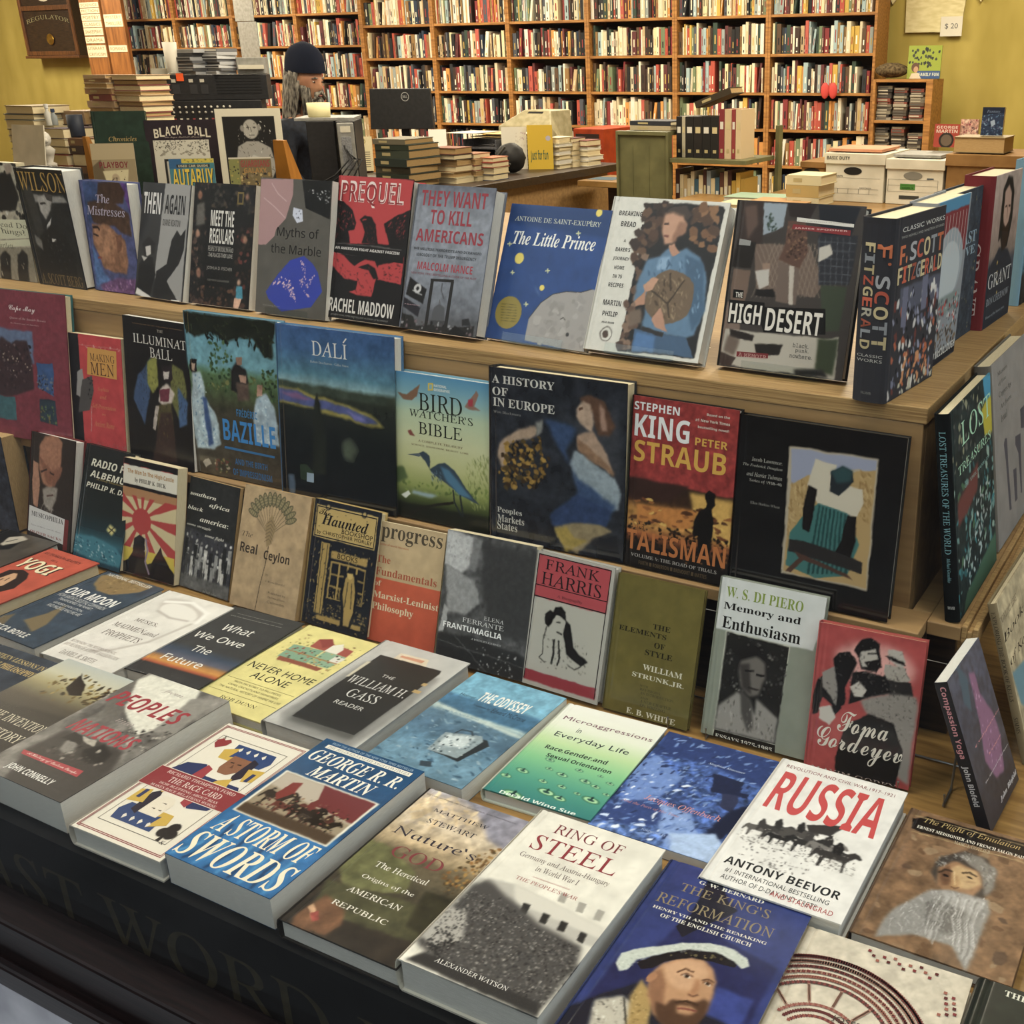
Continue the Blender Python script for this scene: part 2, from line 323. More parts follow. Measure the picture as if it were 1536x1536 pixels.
# display books: x, y, z, turn, lean, width, height, thickness, kind, edge colour, pages, finish, label
G1,G2,G3,G0,G4='books facing out along the top step','books facing out on the lower step','small books propped along the table row','books lying flat on the window table','books facing out along the side of the display'
BK={
'lessons':(-1.6670,0.6640,0.0000,0.79,90.00,0.1507,0.2239,0.0300,'hc','2c3138','w','m','dark blue-grey cloth book with gilt lettering lying behind the battle-scene cover',G0),
'invention':(-1.5054,0.6489,0.0000,-0.04,90.00,0.1608,0.2454,0.0420,'pb','2b261f','w','g','dark brown book with a battle scene and pale serif title lying flat',G0),
'peoples':(-1.3512,0.6537,0.0000,-0.49,90.00,0.1676,0.2607,0.0470,'pb','4a453f','w','g','thick grey book with tilted red title and red strip lying flat',G0),
'racecard':(-1.1570,0.6425,0.0000,1.13,90.00,0.1536,0.2469,0.0300,'hc','ddd3bf','w','g','cream book with a red band and playing-card king lying flat',G0),
'storm':(-0.9960,0.6494,0.0000,-0.12,90.00,0.1657,0.2602,0.0430,'pb','17476f','w','v','thick shiny blue fantasy book with big cream lettering lying flat',G0),
'nature':(-0.8134,0.6428,0.0000,0.44,90.00,0.1606,0.2580,0.0280,'hc','2b241c','w','g','book with a sunset landscape cover and white subtitle lines',G0),
'ring':(-0.6493,0.6451,0.0000,0.65,90.00,0.1679,0.2680,0.0430,'hc','d8d0bc','w','g','thick cream hardcover with dark red title above a crowd photo',G0),
'king':(-0.4690,0.6553,0.0000,1.91,90.00,0.1748,0.2628,0.0300,'hc','1e2a5a','c','v','deep blue hardcover with a portrait of a bearded man in a dark cap',G0),
'mosaic':(-0.2964,0.6463,0.0000,1.62,90.00,0.1745,0.2541,0.0200,'hc','c4b79e','w','m','beige book covered with red and brown mosaic tile arcs',G0),
'thebook':(-0.1222,0.7040,0.0000,-0.62,90.00,0.1332,0.1979,0.0300,'hc','1c2019','w','g','dark green book with rounded corner and pale capitals at the table corner',G0),
'face':(-2.0971,0.9423,0.0000,0.26,90.00,0.1607,0.2410,0.0350,'hc','3a342d','w','g','grey-brown book with a shadowed face lying above the orange book',G0),
'yogi':(-1.9404,0.9472,0.0000,-2.01,90.00,0.1439,0.2174,0.0340,'hc','b4472a','c','m','orange book with yellow slanted title and a dark-haired face',G0),
'moon':(-1.7625,0.9082,0.0000,-1.90,90.00,0.1551,0.2410,0.0300,'hc','33404c','w','g','slate blue book with a tan half moon lying flat',G0),
'muses':(-1.5918,0.9032,0.0000,0.78,90.00,0.1582,0.2464,0.0260,'hc','d9d2c4','w','m','off-white book with a pale relief swirl and spaced brown capitals',G0),
'owe':(-1.4358,0.9336,0.0000,2.70,90.00,0.1552,0.2264,0.0240,'hc','35322f','w','m','charcoal book with large white title and orange horizon glow',G0),
'never':(-1.2879,0.9209,0.0000,-0.03,90.00,0.1548,0.2515,0.0200,'hc','d5c878','w','m','pale yellow book with a cutaway house drawing',G0),
'gass':(-1.1246,0.9173,0.0000,0.02,90.00,0.1656,0.2590,0.0300,'hc','b3b1aa','w','g','light grey hardcover picturing a worn black notebook',G0),
'odyssey':(-0.9420,0.9216,0.0000,-0.82,90.00,0.1619,0.2439,0.0260,'pb','5c8aa3','w','g','sky blue book with a suitcase on a stormy beach',G0),
'micro':(-0.7628,0.9397,0.0000,2.30,90.00,0.1575,0.2228,0.0200,'hc','e2e5cf','w','g','white-to-green book with rippling water drops',G0),
'offenbach':(-0.6080,0.9441,0.0000,0.86,90.00,0.1645,0.2240,0.0160,'pb','2c3f74','w','m','blue painted book with a top-hatted figure and pink title',G0),
'russia':(-0.4344,0.9023,0.0000,0.21,90.00,0.1657,0.2545,0.0340,'hc','dcd8ce','w','g','white hardcover with big angular red title and horsemen drawing',G0),
'plight':(-0.2623,0.9160,0.0000,-0.21,90.00,0.1692,0.2360,0.0180,'hc','6a4f36','w','v','glossy brown book with an old man in a long white beard',G0),
'dead':(-2.3365,1.4104,0.4770,-0.25,1.33,0.1557,0.2334,0.0200,'pb','8a8272','c','g','grey collage book with pale green title boxes beside the gold-lettered biography',G1),
'wilson':(-2.1690,1.4064,0.4765,-1.96,-1.24,0.1497,0.2273,0.0450,'hc','23221f','w','g','thick black-and-white biography with a gold title and seated man in a suit',G1),
'mistresses':(-2.0048,1.4101,0.4778,-1.29,2.49,0.1368,0.2071,0.0300,'hc','4a4f78','w','m','blue and purple book with a painted profile of a woman',G1),
'thenagain':(-1.8615,1.3879,0.4822,-2.74,16.46,0.1360,0.2108,0.0200,'pb','2f2e2e','w','g','black-and-grey split cover with a woman and a large black cat shape',G1),
'regulars':(-1.7151,1.3868,0.4812,0.11,15.25,0.1509,0.2165,0.0180,'pb','191817','w','g','black book with white handwritten title framed by small bar photos',G1),
'marble':(-1.5444,1.3846,0.4803,-0.44,13.67,0.1642,0.2312,0.0160,'pb','494742','w','g','grey-brown book with a pink shape and a blue speckled stone',G1),
'prequel':(-1.3854,1.3925,0.4850,-2.92,16.43,0.1654,0.2371,0.0300,'hc','a82e30','w','m','red and black book with a big outlined title, an eagle and a handshake',G1),
'they':(-1.2126,1.3782,0.4862,-2.19,18.94,0.1571,0.2322,0.0300,'hc','6a6e78','w','m','grey sky book with red capitals above a gallows frame',G1),
'prince':(-1.0565,1.3984,0.4813,-4.19,23.35,0.1926,0.2157,0.0120,'pb','1f4079','w','g','deep blue book with stars, a grey planet and a gold seal',G1),
'bread':(-0.8628,1.3821,0.4875,-1.96,25.00,0.1931,0.2336,0.0260,'hc','c7c5bb','w','g','white book with a man in a denim shirt holding a round loaf',G1),
'desert':(-0.6473,1.3945,0.4830,-0.95,15.65,0.1861,0.2317,0.0240,'hc','262423','w','g','comic-style book with booted legs and a black title block',G1),
'capemay':(-2.2263,1.2586,0.1960,4.00,9.58,0.2526,0.2915,0.0180,'hc','2f6466','c','g','maroon and teal book with house photos',G2),
'making':(-1.9784,1.2836,0.1958,1.91,8.91,0.1431,0.2206,0.0180,'pb','1c191b','c','m','red book with black spine strip and an orange title square',G2),
'illuminati':(-1.8235,1.2883,0.1949,-1.89,7.86,0.1782,0.2684,0.0140,'pb','1a1716','w','g','black book with a winged masked figure',G2),
'bazille':(-1.6485,1.2892,0.1950,0.73,5.79,0.2206,0.2920,0.0200,'hc','5c8a9c','w','v','large art book with a garden party and blue title letters',G2),
'dali':(-1.4177,1.2737,0.1959,1.51,7.06,0.2468,0.2926,0.0240,'hc','3f6e98','w','v','large dark blue art book with a winding lake at night',G2),
'bird':(-1.1845,1.2859,0.1959,0.04,6.93,0.1937,0.2389,0.0240,'hc','6a9ab0','w','g','green and blue bird book with a blue heron by reeds',G2),
'history':(-0.9839,1.2825,0.1959,1.13,5.59,0.2349,0.2685,0.0300,'hc','23262e','c','v','dark thick book with white serif title and a painted woman looking up',G2),
'talisman':(-0.7467,1.2866,0.1953,-1.10,8.22,0.1671,0.2526,0.0160,'hc','1a1614','w','g','red and black book with a silhouetted figure at sunset',G2),
'lawrence':(-0.5778,1.2852,0.1955,-0.67,7.96,0.2320,0.2480,0.0180,'hc','171514','w','v','squarish black book with an inset painting of a bending worker',G2),
'bluecloth':(-2.2697,1.2157,0.0018,4.23,2.12,0.1369,0.2034,0.0500,'hc','2b2f3a','t','m','thick dark blue book with browned page edges at the end of the row',G3),
'musico':(-2.0688,1.2000,0.0080,-2.26,15.39,0.1384,0.2208,0.0225,'hc','6d2320','w','m','book with a bald bearded man resting his head on his hand',G3),
'radio':(-1.9177,1.1900,0.0068,-2.73,20.02,0.1432,0.2229,0.0150,'hc','20211f','c','v','black book with a planet horizon and a small glowing star',G3),
'castle':(-1.7834,1.1940,0.0053,-0.47,13.83,0.1438,0.2159,0.0220,'pb','a87a50','c','v','book with red sun rays over a black castle silhouette',G3),
'southern':(-1.6368,1.2025,0.0037,-2.81,18.02,0.1306,0.2020,0.0090,'pb','232322','t','m','thin black-and-white book with slanted white lowercase title and a crowd',G3),
'ceylon':(-1.4914,1.1869,0.0064,0.54,20.92,0.1530,0.2123,0.0135,'pb','a78d68','t','m','tan book with a line drawing of a fan palm',G3),
'haunted':(-1.3294,1.1939,0.0070,-0.77,18.49,0.1456,0.2115,0.0165,'hc','b59a5c','c','v','yellow and navy woodcut book with a shop front',G3),
'progress':(-1.1955,1.2010,0.0031,1.81,17.89,0.1392,0.1979,0.0075,'pb','b8a078','c','m','half tan, half orange paperback with typewriter-like title',G3),
'frantu':(-1.0418,1.1918,0.0076,1.76,17.10,0.1630,0.2093,0.0195,'pb','8a8a88','c','g','grey photo book with white capitals and a figure seated on a street',G3),
'harris':(-0.8817,1.1969,0.0071,-1.96,17.20,0.1384,0.2056,0.0180,'hc','a8a49a','w','v','red and grey book with an ink sketch of a man with a moustache',G3),
'elements':(-0.7358,1.1951,0.0041,0.22,16.84,0.1380,0.2023,0.0105,'hc','655b2a','c','v','plain olive green book with black and white capitals',G3),
'dipiero':(-0.5765,1.1987,0.0064,0.89,17.04,0.1529,0.2243,0.0165,'hc','84897a','w','v','sage green book with a black-and-white photo of a man in a coat',G3),
'foma':(-0.4195,1.1934,0.0049,3.30,12.79,0.1401,0.1992,0.0165,'hc','a5423f','c','v','red and black book with three embracing bearded men and script title',G3),
'fitz':(-0.3827,1.3348,0.4765,83.98,-0.33,0.1614,0.2320,0.0460,'hc','38373b','c','q','thick charcoal book with multicoloured letters on spine and cover',G4),
'mccull':(-0.3798,1.4923,0.4765,87.47,-1.49,0.1560,0.2333,0.0400,'hc','8b8f94','c','q','grey hardcover with red stripes and a blue arch behind the multicoloured-letter book',G4),
'gold':(-0.3905,1.6602,0.4765,87.24,0.02,0.1528,0.2285,0.0350,'hc','343a42','c','q','dark slate book speckled with gold before the red-spined biography',G4),
'grant':(-0.3660,1.8050,0.4765,87.00,0.00,0.1620,0.2420,0.0500,'hc','6d2326','c','q','red-spined biography with a bearded officer portrait',G4),
'bluewar':(-0.3520,2.0300,0.4765,86.00,0.00,0.1700,0.2500,0.0300,'hc','6f94a8','w','q','blue book mostly cut off behind the red-spined biography',G4),
'treasures':(-0.2606,1.3279,0.1956,89.67,7.54,0.2187,0.2839,0.0200,'hc','121414','c','q','tall teal book with a black spine and pale green title letters',G4),
'compass':(-0.1653,1.1626,0.0060,86.26,20.60,0.1270,0.2035,0.0170,'pb','1c1a1e','w','g','dark book with pink title and a violet figure leaning on the parquet',G4),
'masters':(-0.2620,1.5760,0.1965,89.00,8.00,0.2300,0.2850,0.0250,'hc','6a655c','c','q','large grey book with thin bronze rods on the cover',G4),
'kells':(-0.1500,1.3350,0.0035,88.00,17.00,0.2200,0.2350,0.0120,'hc','8a7a5a','c','q','parchment-coloured book with black calligraphic title',G4)}
# printed covers: shapes in thousandths of the cover
COV=parse("""
#lessons
b 3b4048
n 0.25 60 3
t b b9a36a 5 76 938 125 FOURTEEN LESSONS IN
t b c8ac68 217 157 947 216 YOGI PHILOSOPHY
#invention
g 0 b9bdb4 14 c9c4a8 24 a79b6e 40 4a4233 55 332d24 100 2b261f
s 4 90 4d3d1e,6b5526,8a7238,3a2f1c,a08a4a 20 60 1.6 0,180 165 203 349 63 953 171 1235 126 1295 343 374 363
p 2a2118 5 458 235 381 106 590 166 712 251 615 283
p 1f1a14 3 438 139 352 76 541 182
s 5 26 2c2116,7a5a30,40301c 20 50 1.5 0,180 884 243 833 111 928 105 963 68 1012 201 941 297
p 2a241c 30 0 520 1000 440 1000 1000 0 1000
t u e2d9bd 220 560 960 630 THE INVENTION
t u e2d9bd 220 680 900 750 OF HISTORY
t i b6ac92 300 820 820 850 Historians and Our
t i b6ac92 300 875 820 905 Pasts and Futures
w 9
#peoples
b 77726a
n 0.35 40 7
p e0dcca 14 4 77 41 4 625 -9 799 140 814 351 754 454 480 377 95 237
p 8f8a80 10 696 84 908 14 998 373 806 396
p 6a655d 14 -53 216 -26 62 226 240 368 371 402 530
s 9 60 4e4a44,3b3733,9d978b,b5ae9f 15 40 1 0,180 492 479 823 306 1055 354 983 558 603 625
p 3f3a35 25 136 800 159 590 848 583 997 724 1005 1004 360 1009
p 8a847b 6 316 661 321 618 426 644 523 711 465 740 375 721
p 2b2723 5 236 647 258 578 393 595 466 651 304 644
p b0a899 4 366 593 529 590 589 630 444 618
p 1f1c19 8 544 665 635 595 812 634 846 718 638 731
s 11 25 a39b8e,2a2622,5b554d 20 50 1 0,180 157 734 740 599 897 720 380 778
v a93238 122 805 807 787 828 835 153 834
t c e8d5c8 196 803 784 830 A History of Eastern Europe
t e 9d2b33 51 188 897 310 PEOPLES
t e a3303a 130 474 858 583 NATIONS
t i a79a92 374 72 598 112 from
t i a79a92 408 383 604 420 into
t S efece2 203 900 735 952 JOHN CONNELLY
w 9
n 0.07 9 9
#racecard
b e6ddc9
v 8d2f33 30 20 970 20 970 25 30 25
v 8d2f33 30 975 970 975 970 980 30 980
v 8d2f33 30 20 37 20 37 980 30 980
v 8d2f33 963 20 970 20 970 980 963 980
v 8d2f33 44 29 956 29 956 34 44 34
v 8d2f33 44 966 956 966 956 971 44 971
v 8d2f33 44 29 51 29 51 971 44 971
v 8d2f33 949 29 956 29 956 971 949 971
v 6a6258 120 100 880 100 880 104 120 104
v 6a6258 120 900 880 900 880 904 120 904
v 6a6258 120 100 126 100 126 900 120 900
v 6a6258 874 100 880 100 880 900 874 900
v 27406f 360 130 800 130 840 200 800 260 400 260
v c9a437 300 200 440 150 420 240 520 220 500 270 340 270
v 8a5a3c 460 220 660 220 660 330 600 370 500 370 460 330
v 2a2430 660 200 740 220 760 360 700 400 660 360
v e6ddc9 440 350 540 380 640 360 680 410 560 430 440 420
v 27325c 100 450 160 370 340 340 460 420 840 420 880 450
v 9c2f35 360 340 440 360 460 450 340 450
v c9a437 600 420 700 380 740 450 580 450
v c9a437 720 280 880 260 880 360 780 380
v 27325c 800 300 840 300 840 370 800 370
v e6ddc9 420 170 440 145 460 170 450 185
v e6ddc9 510 170 530 145 550 170 540 185
v e6ddc9 600 170 620 145 640 170 630 185
v e6ddc9 690 170 710 145 730 170 720 185
v 1b1512 500 270 540 266 540 276 500 278
v 1b1512 580 270 620 266 620 276 580 278
v 5b3524 550 280 580 310 550 314
v 27406f 640 870 200 870 160 800 200 740 600 740
v c9a437 700 800 560 850 580 760 480 780 500 730 660 730
v e4d8c0 540 780 340 780 340 670 400 630 500 630 540 670
v 2a2430 340 800 260 780 240 640 300 600 340 640
v e6ddc9 560 650 460 620 360 640 320 590 440 570 560 580
v 27325c 900 550 840 630 660 660 540 580 160 580 120 550
v 9c2f35 640 660 560 640 540 550 660 550
v c9a437 400 580 300 620 260 550 420 550
v c9a437 280 720 120 740 120 640 220 620
v 27325c 200 700 160 700 160 630 200 630
v e6ddc9 580 830 560 855 540 830 550 815
v e6ddc9 490 830 470 855 450 830 460 815
v e6ddc9 400 830 380 855 360 830 370 815
v e6ddc9 310 830 290 855 270 830 280 815
v 5b5048 400 730 440 724 440 734
v 5b5048 470 730 510 724 510 734
v 5b5048 430 680 480 675 480 683
v 8d2428 200 135 240 115 280 135 270 170 200 210 140 175 140 140 170 120
v 8d2428 145 148 160 140 170 150 150 172 130 150 138 140
e 221d1b 0 740 840 55 55 0
e 221d1b 0 820 840 55 55 0
e 221d1b 0 780 795 55 55 0
v 221d1b 770 840 790 840 800 900 760 900
t u 2a2422 150 98 190 123 K
t u 2a2422 820 886 860 910 K
v 8b2a2d 5 450 995 450 995 605 5 605
v e6ddc9 5 446 995 446 995 450 5 450
v e6ddc9 5 605 995 605 995 609 5 609
t u ead9cd 120 463 890 486 RICHARD THOMPSON FORD
t u f0e6d8 220 500 810 540 THE RACE CARD
t u ead9cd 180 553 840 570 HOW BLUFFING ABOUT BIAS
t u ead9cd 130 580 870 597 MAKES RACE RELATIONS WORSE
#storm
b 17476f
p 1d6aa3 60 0 600 1000 600 1000 1000 0 1000
n 0.12 30 2
l 3f8fc4 18 24 80 720 140 880 40 990
l 0f3358 18 24 180 720 230 880 150 990
l 3f8fc4 18 24 280 720 320 880 260 990
l 0f3358 18 24 380 720 410 880 370 990
l 3f8fc4 18 24 480 720 500 880 480 990
l 0f3358 18 24 580 720 590 880 590 990
l 3f8fc4 18 24 680 720 680 880 700 990
l 0f3358 18 24 780 720 770 880 810 990
l 3f8fc4 18 24 880 720 860 880 920 990
p ece6d2 0 40 300 960 300 960 645 40 645
p 9a8a70 0 60 310 940 310 940 635 60 635
p b9ac98 8 60 310 940 310 940 480 60 420
p 6d2a2a 4 440 310 940 310 940 470 560 450
p 2f2620 2 95 460 116 450 170 454 245 450 284 430 314 410 350 420 374 442 362 452 332 446 308 470 296 494 299 560 287 564 278 500 215 498 170 502 161 560 146 564 140 502 110 490 92 520 80 510
p 5a2c22 2 194 458 185 406 200 394 203 378 224 376 230 392 245 406 251 430 278 436 248 446 245 462
p 5a2c22 2 255 501 276 492 330 496 405 492 444 474 474 456 510 465 534 485 522 494 492 488 468 510 456 532 459 591 447 595 438 537 375 535 330 539 321 591 306 595 300 539 270 528 252 555 240 546
p 3a3028 2 354 499 345 452 360 442 363 427 384 425 390 440 405 452 411 474 438 479 408 488 405 503
p 241d19 2 397 490 421 480 482 484 567 480 611 460 645 440 686 450 713 472 700 482 666 476 638 500 625 524 628 590 615 594 604 530 533 528 482 532 472 590 455 594 448 532 414 520 394 550 380 540
p 6b2b26 2 509 488 499 436 516 424 519 408 543 406 550 422 567 436 574 460 604 466 570 476 567 492
p 3a3028 2 517 521 541 512 602 516 687 512 731 494 765 476 806 485 833 505 820 514 786 508 758 530 745 552 748 611 735 615 724 557 653 555 602 559 592 611 575 615 568 559 534 548 514 575 500 566
p 1c1814 2 629 519 619 472 636 462 639 447 663 445 670 460 687 472 694 494 724 499 690 508 687 523
p 1c1814 2 635 522 656 514 710 517 785 514 824 498 854 482 890 490 914 508 902 516 872 511 848 530 836 549 839 602 827 605 818 554 755 552 710 556 701 602 686 605 680 556 650 546 632 570 620 562
p 4a2a20 2 734 520 725 479 740 469 743 456 764 455 770 468 785 479 791 498 818 503 788 511 785 524
s 21 260 2a221c,5a2c22,3a3028,8a7a5c,6b2b26,1c1814,a08a64 8 24 1.8 0,180 120 420 900 420 900 610 120 610
p 4a3a2a 10 60 570 940 570 940 635 60 635
p 7a2c24 3 200 360 270 340 300 420 240 500 180 460
v ece6d2 80 40 940 40 940 69 80 69
t i 17375a 100 45 920 64 THE BELOVED FANTASY SAGA CONTINUES
t s 9db6c8 100 14 920 31 FROM THE AUTHOR OF THE NEW YORK TIMES BESTSELLER
t I f0ebd8 50 90 950 180 GEORGE R. R.
t I f0ebd8 200 200 820 285 MARTIN
t I efe6c6 60 660 950 790 A STORM OF
t I efe6c6 20 810 980 975 SWORDS
w 4
#nature
g 0 a9a3a6 8 c7b08e 22 c9b79a 36 b59e78 45 6d5f45 60 4d4634 75 3a3226 100 2b241c
p 8f8c97 30 287 -23 968 -33 1070 243 783 193 532 59
s 31 50 d9c29b,cdb48c,b8a791 40 100 2 0,180 -12 23 513 42 592 231 92 260
p 6b6a42 14 -49 430 202 434 536 524 607 649 200 740 -19 640
p 4c4a30 20 11 725 689 677 1050 718 1044 850 136 901
s 33 110 6a4a22,8a5f2a,4a3a1e,a07a3a 10 35 1 0,180 718 487 903 176 953 240 931 513 881 582
p 33301f 14 720 596 1009 577 1105 831 801 796
p 6d4a30 10 77 954 123 800 342 837 428 912 386 990 117 1009
p c59a72 4 102 894 106 867 167 891 206 947
p 8a3a30 4 146 915 192 892 253 933 215 953
n 0.22 26 5
t u 3a3538 26 39 877 47 BY THE AUTHOR OF THE COURTIER AND THE HERETIC
t u 2d2c35 201 115 712 139 MATTHEW
t u 2d2c35 240 187 679 220 STEWART
t u 35303a 79 291 821 347 Nature's
t u 7e3436 223 405 675 479 GOD
t u ece6d6 214 531 683 567 The Heretical
t u ece6d6 212 624 672 655 Origins of the
t u ece6d6 209 711 677 743 AMERICAN
t u ece6d6 205 805 683 833 REPUBLIC
w 9
n 0.06 9 9
#ring
b e4decd
n 0.06 30 2
p b9b4a8 10 25 495 261 465 983 520 1041 624 563 635 44 601
p d5cfc0 6 261 465 990 518 1012 573 357 554
p 2b2926 3 716 559 769 558 783 610 733 610
p 2b2926 3 873 573 925 572 936 624 888 623
p 2b2926 3 413 540 468 539 485 593 433 592
p 2b2926 3 576 554 630 554 645 606 595 606
p a39e92 4 581 423 636 422 654 473 602 476
p a39e92 4 730 435 784 434 801 485 750 488
p a39e92 4 871 440 924 440 939 490 889 493
p 4a4744 25 16 541 86 493 357 554 621 617 945 639 1003 737 979 989 332 974 4 901 13 610
p aaa59b 16 -19 687 143 685 263 820 146 887 5 870
s 41 1500 1b1a19,2a2826,6f6b65,8f8a82,aaa59b,3a3835,151413,55514c 6 17 1.4 70,40 30 571 240 557 645 640 942 655 1018 789 969 979 116 926 8 775
s 43 420 b5afa4,141313 4 9 1.2 0,180 30 571 240 557 645 640 942 655 1018 789 969 979 365 907 150 825
s 42 70 191817,2b2927 10 24 1.8 80,20 48 872 95 780 248 825 212 940
p 2f2d2b 18 43 992 116 926 958 943 991 1000
t u 7b3034 203 57 746 119 RING OF
t u 8e2a2f 137 153 802 249 STEEL
t u 6a5a55 127 278 821 317 Germany and Austria-Hungary
t u 6a5a55 307 327 635 360 in World War I
l 8e4a40 0 5 330 395 618 396
t u 9c4540 235 416 708 437 THE PEOPLE'S WAR
t u e8e4da 208 930 730 951 ALEXANDER WATSON
w 5
#king
b 28356e
p 1d2350 6 340 140 460 100 560 160 580 340 960 400 960 1000 40 1000 80 600 240 500
p 2c3c80 6 700 580 920 580 920 760 700 760
n 0.12 30 4
p 191a28 5 273 358 322 269 292 30 347 13 500 154 576 175 387 365 352 404
p 1a1c2a 10 -84 967 70 834 267 685 713 718 919 735 1031 919 -24 1249
p bdb6a4 6 110 828 242 768 363 791 456 914 193 996
s 52 90 8a8578,dad4c4,5a574f,a39c8c 8 20 1 0,180 120 831 249 778 359 805 438 908 191 985
l 2a2824 0 10 255 776 322 852 392 923
p a88a50 6 278 757 279 662 397 720 463 866 445 917 388 935
s 53 60 c9ad6c,7d6434 6 15 1 0,180 284 755 287 672 385 723 458 879 392 923
p b5875f 8 310 633 327 562 419 500 538 476 626 508 677 557 702 625 709 701 672 783 567 834 455 798 367 729
p c99c74 14 347 569 451 504 549 493 622 536 602 593 574 639 495 652 405 629
p 8d6244 12 310 633 342 584 420 650 481 754 455 798 373 727
e a87652 5 327 641 26 42 10
p 4f3524 12 418 738 486 741 503 705 609 690 670 653 707 666 711 736 689 807 592 849 481 814
p b5875f 8 545 722 619 705 662 716 629 750 569 757
l 7a3e32 4 13 561 735 610 723 656 718
l 3f2a1c 5 16 531 712 580 690 651 689
l 5a3c28 4 12 444 578 475 549 529 552
l 5a3c28 4 12 597 576 624 561 665 567
e cfc0ae 4 506 582 27 12 15
e 2a1c14 3 507 582 13 13 0
e cfc0ae 4 637 585 24 11 20
e 2a1c14 3 638 584 12 12 0
l 6a4630 3 9 471 585 497 570 541 574
l 6a4630 3 9 605 586 629 573 665 580
p a87650 8 560 575 591 578 613 627 606 654 563 655 573 627
l 6f4a34 4 11 568 656 596 660 619 645
p 16151b 3 198 596 261 536 392 461 600 410 741 420 730 463 611 474 473 490 343 544 293 599 241 622
p c5cabd 4 91 636 84 578 153 536 254 484 370 430 524 386 668 375 771 397 801 434 771 457 704 432 579 423 418 456 282 523 190 585 174 643 129 664
s 51 200 e0e2d8,b0b7ac,d0d4c8,9aa298 5 13 3 10,60 93 629 157 541 374 436 580 378 762 393 782 440 577 420 276 514 178 629 126 651
s 54 16 8a7a48,a5935a 8 18 1 0,180 294 539 429 470 586 435 707 437 601 457 440 487
t b ded9c6 253 71 693 92 G. W. BERNARD
t u 8f7f5c 162 114 767 164 THE KING'S
t u 8f7f5c 67 204 839 262 REFORMATION
t b ded9c6 78 286 832 302 HENRY VIII AND THE REMAKING
t b ded9c6 154 317 754 338 OF THE ENGLISH CHURCH
w 6
n 0.04 9 9
#mosaic
b cbbfa8
n 0.1 14 4
v 6a2f2c 443 662 463 662 463 676 443 676
v 8a4a3c 452 654 472 654 472 667 452 667
v 6a2f2c 461 645 481 645 481 659 461 659
v 8a4a3c 468 636 488 636 488 650 468 650
v 6a2f2c 474 626 494 626 494 640 474 640
v 8a4a3c 480 617 500 617 500 630 480 630
v 6a2f2c 484 607 504 607 504 620 484 620
v 8a4a3c 487 597 507 597 507 610 487 610
v 6a2f2c 489 586 509 586 509 600 489 600
v 8a4a3c 490 576 510 576 510 590 490 590
v 6a2f2c 490 565 510 565 510 579 490 579
v 8a4a3c 488 555 508 555 508 569 488 569
v 6a2f2c 486 545 506 545 506 559 486 559
v 8a4a3c 482 535 502 535 502 549 482 549
v 6a2f2c 477 525 497 525 497 539 477 539
v 8a4a3c 472 515 492 515 492 529 472 529
v 6a2f2c 465 506 485 506 485 520 465 520
v 8a4a3c 457 497 477 497 477 511 457 511
v 6a2f2c 448 489 468 489 468 502 448 502
v 8a4a3c 439 481 459 481 459 495 439 495
v 6a2f2c 428 473 448 473 448 487 428 487
v 8a4a3c 417 466 437 466 437 480 417 480
v 6a2f2c 405 460 425 460 425 474 405 474
v 8a4a3c 392 454 412 454 412 468 392 468
v 6a2f2c 379 450 399 450 399 463 379 463
v 8a4a3c 365 445 385 445 385 459 365 459
v 6a2f2c 351 442 371 442 371 456 351 456
v 8a4a3c 336 439 356 439 356 453 336 453
v 6a2f2c 322 437 342 437 342 451 322 451
v 8a4a3c 307 436 327 436 327 449 307 449
v 6a2f2c 292 435 312 435 312 449 292 449
v 8a4a3c 277 435 297 435 297 449 277 449
v 6a2f2c 262 437 282 437 282 450 262 450
v 8a4a3c 247 438 267 438 267 452 247 452
v 6a2f2c 232 441 252 441 252 455 232 455
v 8a4a3c 218 444 238 444 238 458 218 458
v 6a2f2c 204 449 224 449 224 462 204 462
v 8a4a3c 191 453 211 453 211 467 191 467
v 6a2f2c 178 459 198 459 198 473 178 473
v 8a4a3c 166 465 186 465 186 479 166 479
v 6a2f2c 154 472 174 472 174 486 154 486
v 8a4a3c 144 479 164 479 164 493 144 493
v 6a2f2c 134 487 154 487 154 501 134 501
v 8a4a3c 125 495 145 495 145 509 125 509
v 5b2622 474 679 494 679 494 693 474 693
v 5b2622 483 671 503 671 503 685 483 685
v 5b2622 492 663 512 663 512 676 492 676
v 5b2622 500 653 520 653 520 667 500 667
v 5b2622 507 644 527 644 527 658 507 658
v 5b2622 513 634 533 634 533 648 513 648
v 5b2622 518 624 538 624 538 638 518 638
v 5b2622 522 614 542 614 542 628 522 628
v 5b2622 526 604 546 604 546 618 526 618
v 5b2622 528 594 548 594 548 607 528 607
v 5b2622 530 583 550 583 550 597 530 597
v 5b2622 530 573 550 573 550 586 530 586
v 5b2622 529 562 549 562 549 576 529 576
v 5b2622 528 551 548 551 548 565 528 565
v 5b2622 525 541 545 541 545 555 525 555
v 5b2622 522 531 542 531 542 545 522 545
v 5b2622 518 521 538 521 538 534 518 534
v 5b2622 512 511 532 511 532 525 512 525
v 5b2622 506 501 526 501 526 515 506 515
v 5b2622 499 492 519 492 519 506 499 506
v 5b2622 491 483 511 483 511 497 491 497
v 5b2622 482 474 502 474 502 488 482 488
v 5b2622 473 466 493 466 493 480 473 480
v 5b2622 463 458 483 458 483 472 463 472
v 5b2622 452 451 472 451 472 464 452 464
v 5b2622 440 444 460 444 460 458 440 458
v 5b2622 428 438 448 438 448 451 428 451
v 5b2622 415 432 435 432 435 446 415 446
v 5b2622 402 427 422 427 422 440 402 440
v 5b2622 388 422 408 422 408 436 388 436
